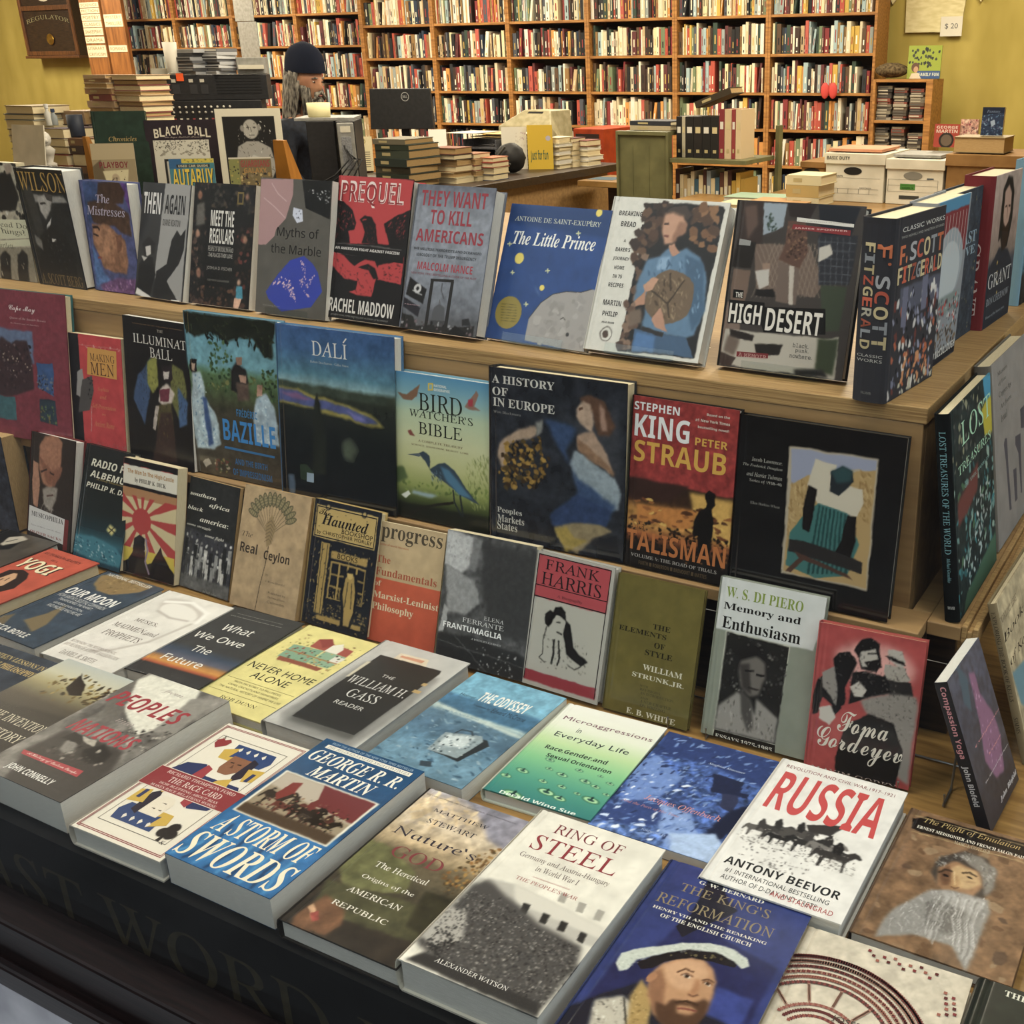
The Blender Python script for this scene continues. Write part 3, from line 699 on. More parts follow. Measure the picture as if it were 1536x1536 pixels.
v 5b2622 374 418 394 418 394 432 374 432
v 5b2622 359 415 379 415 379 428 359 428
v 5b2622 344 412 364 412 364 426 344 426
v 5b2622 329 410 349 410 349 424 329 424
v 5b2622 314 408 334 408 334 422 314 422
v 5b2622 299 408 319 408 319 421 299 421
v 5b2622 284 408 304 408 304 421 284 421
v 5b2622 268 408 288 408 288 422 268 422
v 5b2622 253 410 273 410 273 423 253 423
v 5b2622 238 412 258 412 258 425 238 425
v 5b2622 223 414 243 414 243 428 223 428
v 5b2622 209 417 229 417 229 431 209 431
v 5b2622 194 421 214 421 214 435 194 435
v 5b2622 181 426 201 426 201 440 181 440
v 5b2622 167 431 187 431 187 445 167 445
v 5b2622 154 437 174 437 174 450 154 450
v 5b2622 142 443 162 443 162 457 142 457
v 5b2622 130 450 150 450 150 463 130 463
v 5b2622 119 457 139 457 139 471 119 471
v 5b2622 109 465 129 465 129 478 109 478
v 5b2622 99 473 119 473 119 487 99 487
v 5b2622 90 481 110 481 110 495 90 495
v 8a4a40 504 697 524 697 524 711 504 711
v 9a6a58 514 689 534 689 534 703 514 703
v 8a4a40 523 680 543 680 543 694 523 694
v 9a6a58 531 672 551 672 551 685 531 685
v 8a4a40 538 662 558 662 558 676 538 676
v 9a6a58 545 653 565 653 565 667 545 667
v 8a4a40 551 643 571 643 571 657 551 657
v 9a6a58 556 633 576 633 576 647 556 647
v 8a4a40 560 623 580 623 580 637 560 637
v 9a6a58 564 613 584 613 584 627 564 627
v 8a4a40 567 603 587 603 587 617 567 617
v 9a6a58 569 592 589 592 589 606 569 606
v 8a4a40 570 582 590 582 590 596 570 596
v 9a6a58 570 571 590 571 590 585 570 585
v 8a4a40 569 561 589 561 589 575 569 575
v 9a6a58 568 551 588 551 588 564 568 564
v 8a4a40 566 540 586 540 586 554 566 554
v 9a6a58 563 530 583 530 583 544 563 544
v 8a4a40 559 520 579 520 579 533 559 533
v 9a6a58 554 510 574 510 574 523 554 523
v 8a4a40 549 500 569 500 569 514 549 514
v 9a6a58 543 490 563 490 563 504 543 504
v 8a4a40 536 481 556 481 556 495 536 495
v 9a6a58 528 472 548 472 548 486 528 486
v 8a4a40 520 463 540 463 540 477 520 477
v 9a6a58 511 455 531 455 531 468 511 468
v 8a4a40 501 446 521 446 521 460 501 460
v 9a6a58 491 439 511 439 511 453 491 453
v 8a4a40 480 431 500 431 500 445 480 445
v 9a6a58 469 424 489 424 489 438 469 438
v 8a4a40 457 418 477 418 477 432 457 432
v 9a6a58 444 412 464 412 464 426 444 426
v 8a4a40 431 406 451 406 451 420 431 420
v 9a6a58 418 401 438 401 438 415 418 415
v 8a4a40 404 397 424 397 424 411 404 411
v 9a6a58 390 393 410 393 410 407 390 407
v 8a4a40 376 389 396 389 396 403 376 403
v 9a6a58 361 386 381 386 381 400 361 400
v 8a4a40 346 384 366 384 366 398 346 398
v 9a6a58 332 382 352 382 352 396 332 396
v 8a4a40 316 381 336 381 336 395 316 395
v 9a6a58 301 380 321 380 321 394 301 394
v 8a4a40 286 380 306 380 306 394 286 394
v 9a6a58 271 380 291 380 291 394 271 394
v 8a4a40 256 381 276 381 276 395 256 395
v 9a6a58 241 383 261 383 261 397 241 397
v 8a4a40 226 385 246 385 246 399 226 399
v 9a6a58 211 388 231 388 231 402 211 402
v 8a4a40 196 391 216 391 216 405 196 405
v 9a6a58 182 395 202 395 202 409 182 409
v 8a4a40 168 399 188 399 188 413 168 413
v 9a6a58 155 404 175 404 175 418 155 418
v 8a4a40 142 409 162 409 162 423 142 423
v 9a6a58 129 415 149 415 149 429 129 429
v 8a4a40 117 421 137 421 137 435 117 435
v 9a6a58 105 428 125 428 125 442 105 442
v 8a4a40 94 435 114 435 114 449 94 449
v 9a6a58 83 443 103 443 103 457 83 457
v 8a4a40 73 451 93 451 93 464 73 464
v 9a6a58 64 459 84 459 84 473 64 473
v 8a4a40 55 468 75 468 75 481 55 481
v 7d3a34 627 768 647 768 647 782 627 782
v 50302a 637 760 657 760 657 774 637 774
v 7d3a34 646 752 666 752 666 765 646 765
v 50302a 655 743 675 743 675 757 655 757
v 7d3a34 663 734 683 734 683 748 663 748
v 50302a 671 725 691 725 691 739 671 739
v 7d3a34 678 716 698 716 698 730 678 730
v 50302a 685 707 705 707 705 721 685 721
v 7d3a34 691 697 711 697 711 711 691 711
v 50302a 697 688 717 688 717 701 697 701
v 7d3a34 703 678 723 678 723 692 703 692
v 50302a 708 668 728 668 728 682 708 682
v 7d3a34 712 658 732 658 732 672 712 672
v 50302a 716 648 736 648 736 662 716 662
v 7d3a34 720 638 740 638 740 651 720 651
v 50302a 723 627 743 627 743 641 723 641
v 7d3a34 725 617 745 617 745 631 725 631
v 50302a 727 607 747 607 747 620 727 620
v 7d3a34 729 596 749 596 749 610 729 610
v 50302a 730 586 750 586 750 600 730 600
v 7d3a34 730 575 750 575 750 589 730 589
v 50302a 730 565 750 565 750 579 730 579
v 7d3a34 729 554 749 554 749 568 729 568
v 50302a 728 544 748 544 748 558 728 558
v 7d3a34 726 533 746 533 746 547 726 547
v 50302a 724 523 744 523 744 537 724 537
v 7d3a34 721 513 741 513 741 527 721 527
v 50302a 718 503 738 503 738 516 718 516
v 7d3a34 714 492 734 492 734 506 714 506
v 50302a 710 482 730 482 730 496 710 496
v 7d3a34 705 472 725 472 725 486 705 486
v 50302a 700 463 720 463 720 476 700 476
v 7d3a34 694 453 714 453 714 467 694 467
v 50302a 688 443 708 443 708 457 688 457
v 7d3a34 681 434 701 434 701 448 681 448
v 50302a 674 425 694 425 694 439 674 439
v 7d3a34 666 416 686 416 686 429 666 429
v 50302a 658 407 678 407 678 421 658 421
v 7d3a34 650 398 670 398 670 412 650 412
v 50302a 641 390 661 390 661 403 641 403
v 7d3a34 631 381 651 381 651 395 631 395
v 50302a 621 373 641 373 641 387 621 387
v 7d3a34 611 366 631 366 631 379 611 379
v 50302a 601 358 621 358 621 372 601 372
v 7d3a34 590 351 610 351 610 365 590 365
v 50302a 578 344 598 344 598 358 578 358
v 7d3a34 567 337 587 337 587 351 567 351
v 50302a 555 331 575 331 575 344 555 344
v 7d3a34 542 325 562 325 562 338 542 338
v 50302a 530 319 550 319 550 332 530 332
v 7d3a34 517 313 537 313 537 327 517 327
v 50302a 504 308 524 308 524 322 504 322
v 7d3a34 490 303 510 303 510 317 490 317
v 50302a 477 298 497 298 497 312 477 312
v 7d3a34 463 294 483 294 483 308 463 308
v 50302a 449 290 469 290 469 304 449 304
v 7d3a34 434 286 454 286 454 300 434 300
v 50302a 420 283 440 283 440 297 420 297
v 7d3a34 405 280 425 280 425 294 405 294
v 50302a 391 278 411 278 411 292 391 292
v 7d3a34 376 275 396 275 396 289 376 289
v 50302a 361 274 381 274 381 287 361 287
v 7d3a34 346 272 366 272 366 286 346 286
v 50302a 331 271 351 271 351 285 331 285
v 7d3a34 316 270 336 270 336 284 316 284
v 50302a 300 270 320 270 320 284 300 284
v 7d3a34 285 270 305 270 305 283 285 283
v 50302a 270 270 290 270 290 284 270 284
v 7d3a34 255 271 275 271 275 284 255 284
v 50302a 240 272 260 272 260 285 240 285
v 7d3a34 225 273 245 273 245 287 225 287
v 50302a 210 275 230 275 230 289 210 289
v 7d3a34 195 277 215 277 215 291 195 291
v 50302a 180 279 200 279 200 293 180 293
v 7d3a34 165 282 185 282 185 296 165 296
v 50302a 151 285 171 285 171 299 151 299
v 7d3a34 137 289 157 289 157 303 137 303
v 50302a 122 293 142 293 142 306 122 306
v 7d3a34 108 297 128 297 128 310 108 310
v 50302a 95 301 115 301 115 315 95 315
v 7d3a34 81 306 101 306 101 320 81 320
v 50302a 68 311 88 311 88 325 68 325
v 7d3a34 55 317 75 317 75 330 55 330
v 50302a 42 322 62 322 62 336 42 336
v 7d3a34 30 328 50 328 50 342 30 342
v 50302a 18 335 38 335 38 349 18 349
v 7d3a34 6 341 26 341 26 355 6 355
v 50302a -5 348 15 348 15 362 -5 362
v 7d3a34 -17 355 3 355 3 369 -17 369
v 50302a -27 363 -7 363 -7 377 -27 377
v 7d3a34 -38 371 -18 371 -18 384 -38 384
v 50302a -48 378 -28 378 -28 392 -48 392
v 7d3a34 -57 387 -37 387 -37 400 -57 400
v 50302a -66 395 -46 395 -46 409 -66 409
v 7d3a34 -75 404 -55 404 -55 417 -75 417
v 50302a -83 412 -63 412 -63 426 -83 426
v 9a5a48 658 786 678 786 678 800 658 800
v 9a5a48 667 778 687 778 687 792 667 792
v 9a5a48 676 769 696 769 696 783 676 783
v 9a5a48 685 761 705 761 705 775 685 775
v 9a5a48 694 752 714 752 714 766 694 766
v 9a5a48 702 743 722 743 722 757 702 757
v 9a5a48 709 734 729 734 729 748 709 748
v 9a5a48 716 725 736 725 736 739 716 739
v 9a5a48 723 716 743 716 743 730 723 730
v 9a5a48 729 706 749 706 749 720 729 720
v 9a5a48 735 697 755 697 755 710 735 710
v 9a5a48 741 687 761 687 761 701 741 701
v 9a5a48 746 677 766 677 766 691 746 691
v 9a5a48 750 667 770 667 770 681 750 681
v 9a5a48 754 657 774 657 774 671 754 671
v 9a5a48 758 647 778 647 778 661 758 661
v 9a5a48 761 637 781 637 781 650 761 650
v 9a5a48 764 626 784 626 784 640 764 640
v 9a5a48 766 616 786 616 786 630 766 630
v 9a5a48 768 606 788 606 788 619 768 619
v 9a5a48 769 595 789 595 789 609 769 609
v 9a5a48 770 585 790 585 790 598 770 598
v 9a5a48 770 574 790 574 790 588 770 588
v 9a5a48 770 564 790 564 790 578 770 578
v 9a5a48 769 553 789 553 789 567 769 567
v 9a5a48 768 543 788 543 788 557 768 557
v 9a5a48 766 532 786 532 786 546 766 546
v 9a5a48 764 522 784 522 784 536 764 536
v 9a5a48 762 512 782 512 782 526 762 526
v 9a5a48 759 502 779 502 779 515 759 515
v 9a5a48 755 491 775 491 775 505 755 505
v 9a5a48 751 481 771 481 771 495 751 495
v 9a5a48 747 471 767 471 767 485 747 485
v 9a5a48 742 461 762 461 762 475 742 475
v 9a5a48 737 452 757 452 757 465 737 465
v 9a5a48 731 442 751 442 751 456 731 456
v 9a5a48 725 432 745 432 745 446 725 446
v 9a5a48 718 423 738 423 738 437 718 437
v 9a5a48 711 414 731 414 731 428 711 428
v 9a5a48 703 405 723 405 723 419 703 419
v 9a5a48 695 396 715 396 715 410 695 410
v 9a5a48 687 387 707 387 707 401 687 401
v 9a5a48 678 379 698 379 698 392 678 392
v 9a5a48 669 370 689 370 689 384 669 384
v 9a5a48 660 362 680 362 680 376 660 376
v 9a5a48 650 354 670 354 670 368 650 368
v 9a5a48 640 346 660 346 660 360 640 360
v 9a5a48 629 339 649 339 649 353 629 353
v 9a5a48 618 332 638 332 638 345 618 345
v 9a5a48 607 325 627 325 627 338 607 338
v 9a5a48 595 318 615 318 615 332 595 332
v 9a5a48 584 311 604 311 604 325 584 325
v 9a5a48 571 305 591 305 591 319 571 319
v 9a5a48 559 299 579 299 579 313 559 313
v 9a5a48 546 293 566 293 566 307 546 307
v 9a5a48 533 288 553 288 553 302 533 302
v 9a5a48 520 283 540 283 540 296 520 296
v 9a5a48 507 278 527 278 527 292 507 292
v 9a5a48 493 273 513 273 513 287 493 287
v 9a5a48 479 269 499 269 499 283 479 283
v 9a5a48 465 265 485 265 485 279 465 279
v 9a5a48 451 261 471 261 471 275 451 275
v 9a5a48 437 258 457 258 457 272 437 272
v 9a5a48 422 255 442 255 442 269 422 269
v 9a5a48 408 252 428 252 428 266 408 266
v 9a5a48 393 250 413 250 413 264 393 264
v 9a5a48 378 248 398 248 398 261 378 261
v 9a5a48 363 246 383 246 383 260 363 260
v 9a5a48 348 245 368 245 368 258 348 258
v 9a5a48 333 243 353 243 353 257 333 257
v 9a5a48 318 243 338 243 338 256 318 256
v 9a5a48 303 242 323 242 323 256 303 256
v 9a5a48 288 242 308 242 308 256 288 256
v 9a5a48 272 242 292 242 292 256 272 256
v 9a5a48 257 243 277 243 277 257 257 257
v 9a5a48 242 244 262 244 262 258 242 258
v 9a5a48 227 245 247 245 247 259 227 259
v 9a5a48 212 246 232 246 232 260 212 260
v 9a5a48 197 248 217 248 217 262 197 262
v 9a5a48 182 250 202 250 202 264 182 264
v 9a5a48 168 253 188 253 188 267 168 267
v 9a5a48 153 256 173 256 173 270 153 270
v 9a5a48 139 259 159 259 159 273 139 273
v 9a5a48 124 262 144 262 144 276 124 276
v 9a5a48 110 266 130 266 130 280 110 280
v 9a5a48 96 270 116 270 116 284 96 284
v 9a5a48 82 275 102 275 102 288 82 288
v 9a5a48 69 279 89 279 89 293 69 293
v 9a5a48 56 284 76 284 76 298 56 298
v 9a5a48 42 289 62 289 62 303 42 303
v 9a5a48 30 295 50 295 50 309 30 309
v 9a5a48 17 301 37 301 37 315 17 315
v 9a5a48 5 307 25 307 25 321 5 321
v 9a5a48 -7 313 13 313 13 327 -7 327
v 9a5a48 -19 320 1 320 1 334 -19 334
v 9a5a48 -31 327 -11 327 -11 341 -31 341
v 9a5a48 -42 334 -22 334 -22 348 -42 348
v 9a5a48 -52 341 -32 341 -32 355 -52 355
v 9a5a48 -63 349 -43 349 -43 363 -63 363
v 9a5a48 -73 357 -53 357 -53 370 -73 370
v 9a5a48 -83 365 -63 365 -63 378 -83 378
v 9a5a48 -92 373 -72 373 -72 387 -92 387
v 9a5a48 -101 381 -81 381 -81 395 -101 395
v 9a5a48 -110 390 -90 390 -90 404 -110 404
v 9a5a48 -118 399 -98 399 -98 412 -118 412
v 8a4038 688 804 708 804 708 817 688 817
v a87a64 698 796 718 796 718 809 698 809
v 8a4038 707 787 727 787 727 801 707 801
v a87a64 716 779 736 779 736 793 716 793
v 8a4038 724 770 744 770 744 784 724 784
v a87a64 733 761 753 761 753 775 733 775
v 8a4038 740 752 760 752 760 766 740 766
v a87a64 748 743 768 743 768 757 748 757
v 8a4038 755 734 775 734 775 748 755 748
v a87a64 761 725 781 725 781 738 761 738
v 8a4038 767 715 787 715 787 729 767 729
v a87a64 773 706 793 706 793 719 773 719
v 8a4038 779 696 799 696 799 710 779 710
v a87a64 784 686 804 686 804 700 784 700
v 8a4038 788 676 808 676 808 690 788 690
v a87a64 792 666 812 666 812 680 792 680
v 8a4038 796 656 816 656 816 670 796 670
v a87a64 799 646 819 646 819 659 799 659
v 8a4038 802 635 822 635 822 649 802 649
v a87a64 805 625 825 625 825 639 805 639
v 8a4038 806 615 826 615 826 629 806 629
v a87a64 808 604 828 604 828 618 808 618
v 8a4038 809 594 829 594 829 608 809 608
v a87a64 810 584 830 584 830 597 810 597
v 8a4038 810 573 830 573 830 587 810 587
v a87a64 810 563 830 563 830 576 810 576
v 8a4038 809 552 829 552 829 566 809 566
v a87a64 808 542 828 542 828 556 808 556
v 8a4038 806 531 826 531 826 545 806 545
v a87a64 805 521 825 521 825 535 805 535
v 8a4038 802 511 822 511 822 525 802 525
v a87a64 799 501 819 501 819 514 799 514
v 8a4038 796 490 816 490 816 504 796 504
v a87a64 792 480 812 480 812 494 792 494
v 8a4038 788 470 808 470 808 484 788 484
v a87a64 784 460 804 460 804 474 784 474
v 8a4038 779 450 799 450 799 464 779 464
v a87a64 773 441 793 441 793 454 773 454
v 8a4038 767 431 787 431 787 445 767 445
v a87a64 761 422 781 422 781 435 761 435
v 8a4038 755 412 775 412 775 426 755 426
v a87a64 748 403 768 403 768 417 748 417
v 8a4038 740 394 760 394 760 408 740 408
v a87a64 733 385 753 385 753 399 733 399
v 8a4038 724 376 744 376 744 390 724 390
v a87a64 716 367 736 367 736 381 716 381
v 8a4038 707 359 727 359 727 373 707 373
v a87a64 698 351 718 351 718 364 698 364
v 8a4038 688 343 708 343 708 356 688 356
v a87a64 678 335 698 335 698 348 678 348
v 8a4038 668 327 688 327 688 341 668 341
v a87a64 658 320 678 320 678 333 658 333
v 8a4038 647 312 667 312 667 326 647 326
v a87a64 636 305 656 305 656 319 636 319
v 8a4038 624 298 644 298 644 312 624 312
v a87a64 613 292 633 292 633 306 613 306
v 8a4038 601 285 621 285 621 299 601 299
v a87a64 588 279 608 279 608 293 588 293
v 8a4038 576 273 596 273 596 287 576 287
v a87a64 563 268 583 268 583 282 563 282
v 8a4038 550 263 570 263 570 276 550 276
v a87a64 537 257 557 257 557 271 537 271
v 8a4038 523 253 543 253 543 266 523 266
v a87a64 510 248 530 248 530 262 510 262
v 8a4038 496 244 516 244 516 258 496 258
v a87a64 482 240 502 240 502 254 482 254
v 8a4038 468 236 488 236 488 250 468 250
v a87a64 454 233 474 233 474 246 454 246
v 8a4038 439 230 459 230 459 243 439 243
v a87a64 425 227 445 227 445 240 425 240
v 8a4038 410 224 430 224 430 238 410 238
v a87a64 395 222 415 222 415 236 395 236
v 8a4038 380 220 400 220 400 234 380 234
v a87a64 365 218 385 218 385 232 365 232
v 8a4038 350 217 370 217 370 231 350 231
v a87a64 335 216 355 216 355 230 335 230
v 8a4038 320 215 340 215 340 229 320 229
v a87a64 305 215 325 215 325 228 305 228
v 8a4038 290 214 310 214 310 228 290 228
v a87a64 275 215 295 215 295 228 275 228
v 8a4038 260 215 280 215 280 229 260 229
v a87a64 245 216 265 216 265 230 245 230
v 8a4038 230 217 250 217 250 231 230 231
v a87a64 215 218 235 218 235 232 215 232
v 8a4038 200 220 220 220 220 234 200 234
v a87a64 185 222 205 222 205 236 185 236
v 8a4038 170 224 190 224 190 238 170 238
v a87a64 155 227 175 227 175 240 155 240
v 8a4038 141 230 161 230 161 243 141 243
v a87a64 126 233 146 233 146 246 126 246
v 8a4038 112 236 132 236 132 250 112 250
v a87a64 98 240 118 240 118 254 98 254
v 8a4038 84 244 104 244 104 258 84 258
v a87a64 70 248 90 248 90 262 70 262
v 8a4038 57 253 77 253 77 266 57 266
v a87a64 43 257 63 257 63 271 43 271
v 8a4038 30 263 50 263 50 276 30 276
v a87a64 17 268 37 268 37 282 17 282
v 8a4038 4 273 24 273 24 287 4 287
v a87a64 -8 279 12 279 12 293 -8 293
v 8a4038 -21 285 -1 285 -1 299 -21 299
v a87a64 -33 292 -13 292 -13 306 -33 306
v 8a4038 -44 298 -24 298 -24 312 -44 312
v a87a64 -56 305 -36 305 -36 319 -56 319
v 8a4038 -67 312 -47 312 -47 326 -67 326
v a87a64 -78 320 -58 320 -58 333 -78 333
v 8a4038 -88 327 -68 327 -68 341 -88 341
v a87a64 -98 335 -78 335 -78 348 -98 348
v 8a4038 -108 343 -88 343 -88 356 -108 356
v a87a64 -118 351 -98 351 -98 364 -118 364
v 8a4038 -127 359 -107 359 -107 373 -127 373
v a87a64 -136 367 -116 367 -116 381 -136 381
v 8a4038 -144 376 -124 376 -124 390 -144 390
v a87a64 -153 385 -133 385 -133 399 -153 399
v 5b2a26 719 821 739 821 739 835 719 835
v 7a3a32 729 813 749 813 749 827 729 827
v 5b2a26 738 805 758 805 758 819 738 819
v 7a3a32 747 797 767 797 767 810 747 810
v 5b2a26 755 788 775 788 775 802 755 802
v 7a3a32 763 779 783 779 783 793 763 793
v 5b2a26 771 770 791 770 791 784 771 784
v 7a3a32 779 761 799 761 799 775 779 775
v 5b2a26 786 752 806 752 806 766 786 766
v 7a3a32 793 743 813 743 813 757 793 757
v 5b2a26 799 734 819 734 819 747 799 747
v 7a3a32 805 724 825 724 825 738 805 738
v 5b2a26 811 714 831 714 831 728 811 728
v 7a3a32 816 705 836 705 836 718 816 718
v 5b2a26 821 695 841 695 841 709 821 709
v 7a3a32 826 685 846 685 846 699 826 699
v 5b2a26 830 675 850 675 850 689 830 689
v 7a3a32 834 665 854 665 854 679 834 679
v 5b2a26 837 655 857 655 857 668 837 668
v 7a3a32 840 644 860 644 860 658 840 658
v 5b2a26 843 634 863 634 863 648 843 648
v 7a3a32 845 624 865 624 865 638 845 638
v 5b2a26 847 614 867 614 867 627 847 627
v 7a3a32 848 603 868 603 868 617 848 617
v 5b2a26 849 593 869 593 869 607 849 607
v 7a3a32 850 582 870 582 870 596 850 596
v 5b2a26 850 572 870 572 870 586 850 586
v 7a3a32 850 562 870 562 870 575 850 575
v 5b2a26 849 551 869 551 869 565 849 565
v 7a3a32 848 541 868 541 868 555 848 555
v 5b2a26 847 530 867 530 867 544 847 544
v 7a3a32 845 520 865 520 865 534 845 534
v 5b2a26 842 510 862 510 862 524 842 524
v 7a3a32 840 500 860 500 860 513 840 513
v 5b2a26 837 489 857 489 857 503 837 503
v 7a3a32 833 479 853 479 853 493 833 493
v 5b2a26 829 469 849 469 849 483 829 483
v 7a3a32 825 459 845 459 845 473 825 473
v 5b2a26 820 449 840 449 840 463 820 463
v 7a3a32 815 439 835 439 835 453 815 453
v 5b2a26 810 430 830 430 830 444 810 444
v 7a3a32 804 420 824 420 824 434 804 434
v 5b2a26 798 411 818 411 818 424 798 424
v 7a3a32 791 401 811 401 811 415 791 415
v 5b2a26 785 392 805 392 805 406 785 406
v 7a3a32 777 383 797 383 797 397 777 397
v 5b2a26 770 374 790 374 790 388 770 388
v 7a3a32 762 365 782 365 782 379 762 379
v 5b2a26 753 356 773 356 773 370 753 370
v 7a3a32 745 348 765 348 765 362 745 362
v 5b2a26 736 339 756 339 756 353 736 353
v 7a3a32 727 331 747 331 747 345 727 345
v 5b2a26 717 323 737 323 737 337 717 337
v 7a3a32 707 315 727 315 727 329 707 329
v 5b2a26 697 308 717 308 717 321 697 321
v 7a3a32 686 300 706 300 706 314 686 314
v 5b2a26 675 293 695 293 695 307 675 307
v 7a3a32 664 286 684 286 684 300 664 300
v 5b2a26 653 279 673 279 673 293 653 293
v 7a3a32 641 272 661 272 661 286 641 286
v 5b2a26 629 266 649 266 649 280 629 280
v 7a3a32 617 260 637 260 637 274 617 274
v 5b2a26 605 254 625 254 625 268 605 268
v 7a3a32 592 248 612 248 612 262 592 262
v 5b2a26 580 243 600 243 600 256 580 256
v 7a3a32 567 237 587 237 587 251 567 251
v 5b2a26 553 232 573 232 573 246 553 246
v 7a3a32 540 227 560 227 560 241 540 241
v 5b2a26 526 223 546 223 546 237 526 237
v 7a3a32 513 219 533 219 533 232 513 232
v 5b2a26 499 215 519 215 519 228 499 228
v 7a3a32 485 211 505 211 505 225 485 225
v 5b2a26 470 207 490 207 490 221 470 221
v 7a3a32 456 204 476 204 476 218 456 218
v 5b2a26 441 201 461 201 461 215 441 215
v 7a3a32 427 199 447 199 447 212 427 212
v 5b2a26 412 196 432 196 432 210 412 210
v 7a3a32 397 194 417 194 417 208 397 208
v 5b2a26 383 192 403 192 403 206 383 206
v 7a3a32 368 191 388 191 388 204 368 204
v 5b2a26 353 189 373 189 373 203 353 203
v 7a3a32 338 188 358 188 358 202 338 202
v 5b2a26 323 188 343 188 343 201 323 201
v 7a3a32 307 187 327 187 327 201 307 201
v 5b2a26 292 187 312 187 312 201 292 201
v 7a3a32 277 187 297 187 297 201 277 201
v 5b2a26 262 187 282 187 282 201 262 201
v 7a3a32 247 188 267 188 267 202 247 202
v 5b2a26 232 189 252 189 252 203 232 203
v 7a3a32 217 190 237 190 237 204 217 204
v 5b2a26 202 192 222 192 222 205 202 205
v 7a3a32 187 193 207 193 207 207 187 207
v 5b2a26 172 195 192 195 192 209 172 209
v 7a3a32 158 198 178 198 178 212 158 212
v 5b2a26 143 200 163 200 163 214 143 214
v 7a3a32 129 203 149 203 149 217 129 217
v 5b2a26 114 206 134 206 134 220 114 220
v 7a3a32 100 210 120 210 120 224 100 224
v 5b2a26 86 213 106 213 106 227 86 227
v 7a3a32 72 217 92 217 92 231 72 231
v 5b2a26 58 222 78 222 78 235 58 235
v 7a3a32 44 226 64 226 64 240 44 240
v 5b2a26 31 231 51 231 51 245 31 245
v 7a3a32 18 236 38 236 38 249 18 249
v 5b2a26 5 241 25 241 25 255 5 255
v 7a3a32 -8 246 12 246 12 260 -8 260
v 5b2a26 -21 252 -1 252 -1 266 -21 266
v 7a3a32 -33 258 -13 258 -13 272 -33 272
v 5b2a26 -46 264 -26 264 -26 278 -46 278
v 7a3a32 -58 270 -38 270 -38 284 -58 284
v 5b2a26 -69 277 -49 277 -49 291 -69 291
v 7a3a32 -81 284 -61 284 -61 297 -81 297
v 5b2a26 -92 291 -72 291 -72 304 -92 304
v 7a3a32 -103 298 -83 298 -83 312 -103 312
v 5b2a26 -113 305 -93 305 -93 319 -113 319
v 7a3a32 -124 313 -104 313 -104 327 -124 327
v 5b2a26 -134 321 -114 321 -114 334 -134 334
v 7a3a32 -144 329 -124 329 -124 342 -144 342
v 5b2a26 -153 337 -133 337 -133 351 -153 351
v 7a3a32 -162 345 -142 345 -142 359 -162 359
v 5b2a26 -171 354 -151 354 -151 367 -171 367
v 7a3a32 -179 362 -159 362 -159 376 -179 376
v 5b2a26 -187 371 -167 371 -167 385 -187 385
v a0705c 747 837 773 837 773 855 747 855
v a0705c 756 829 782 829 782 847 756 847
v a0705c 765 821 791 821 791 839 765 839
v a0705c 774 812 800 812 800 830 774 830
v a0705c 783 804 809 804 809 822 783 822
v a0705c 791 795 817 795 817 813 791 813
v a0705c 799 786 825 786 825 804 799 804
v a0705c 807 777 833 777 833 795 807 795
v a0705c 814 768 840 768 840 786 814 786
v a0705c 821 759 847 759 847 777 821 777
v a0705c 828 750 854 750 854 768 828 768
v a0705c 834 740 860 740 860 758 834 758
v a0705c 840 731 866 731 866 749 840 749
v a0705c 846 721 872 721 872 739 846 739
v a0705c 851 712 877 712 877 729 851 729
v a0705c 856 702 882 702 882 720 856 720
v a0705c 861 692 887 692 887 710 861 710
v a0705c 865 682 891 682 891 700 865 700
v a0705c 869 672 895 672 895 690 869 690
v a0705c 872 662 898 662 898 680 872 680
v a0705c 876 651 902 651 902 669 876 669
v a0705c 878 641 904 641 904 659 878 659
v a0705c 881 631 907 631 907 649 881 649
v a0705c 883 621 909 621 909 639 883 639
v a0705c 884 610 910 610 910 628 884 628
v a0705c 886 600 912 600 912 618 886 618
v a0705c 886 590 912 590 912 608 886 608
v a0705c 887 579 913 579 913 597 887 597
v a0705c 887 569 913 569 913 587 887 587
v a0705c 887 558 913 558 913 576 887 576
v a0705c 886 548 912 548 912 566 886 566
v a0705c 885 538 911 538 911 556 885 556
v a0705c 884 527 910 527 910 545 884 545
v a0705c 882 517 908 517 908 535 882 535
v a0705c 880 507 906 507 906 525 880 525
v a0705c 877 496 903 496 903 514 877 514
v a0705c 874 486 900 486 900 504 874 504
v a0705c 871 476 897 476 897 494 871 494
v a0705c 867 466 893 466 893 484 867 484
v a0705c 863 456 889 456 889 474 863 474
v a0705c 859 446 885 446 885 464 859 464
v a0705c 854 436 880 436 880 454 854 454
v a0705c 849 426 875 426 875 444 849 444
v a0705c 844 417 870 417 870 435 844 435
v a0705c 838 407 864 407 864 425 838 425
v a0705c 832 398 858 398 858 416 832 416
v a0705c 825 388 851 388 851 406 825 406
v a0705c 818 379 844 379 844 397 818 397
v a0705c 811 370 837 370 837 388 811 388
v a0705c 804 361 830 361 830 379 804 379
v a0705c 796 352 822 352 822 370 796 370
v a0705c 788 343 814 343 814 361 788 361
v a0705c 779 335 805 335 805 353 779 353
v a0705c 771 326 797 326 797 344 771 344
v a0705c 762 318 788 318 788 336 762 336
v a0705c 752 310 778 310 778 328 752 328
v a0705c 743 302 769 302 769 320 743 320
v a0705c 733 294 759 294 759 312 733 312
v a0705c 722 286 748 286 748 304 722 304
v a0705c 712 279 738 279 738 297 712 297
v a0705c 701 272 727 272 727 289 701 289
v a0705c 690 264 716 264 716 282 690 282
v a0705c 679 258 705 258 705 276 679 276
v a0705c 667 251 693 251 693 269 667 269
v a0705c 655 244 681 244 681 262 655 262
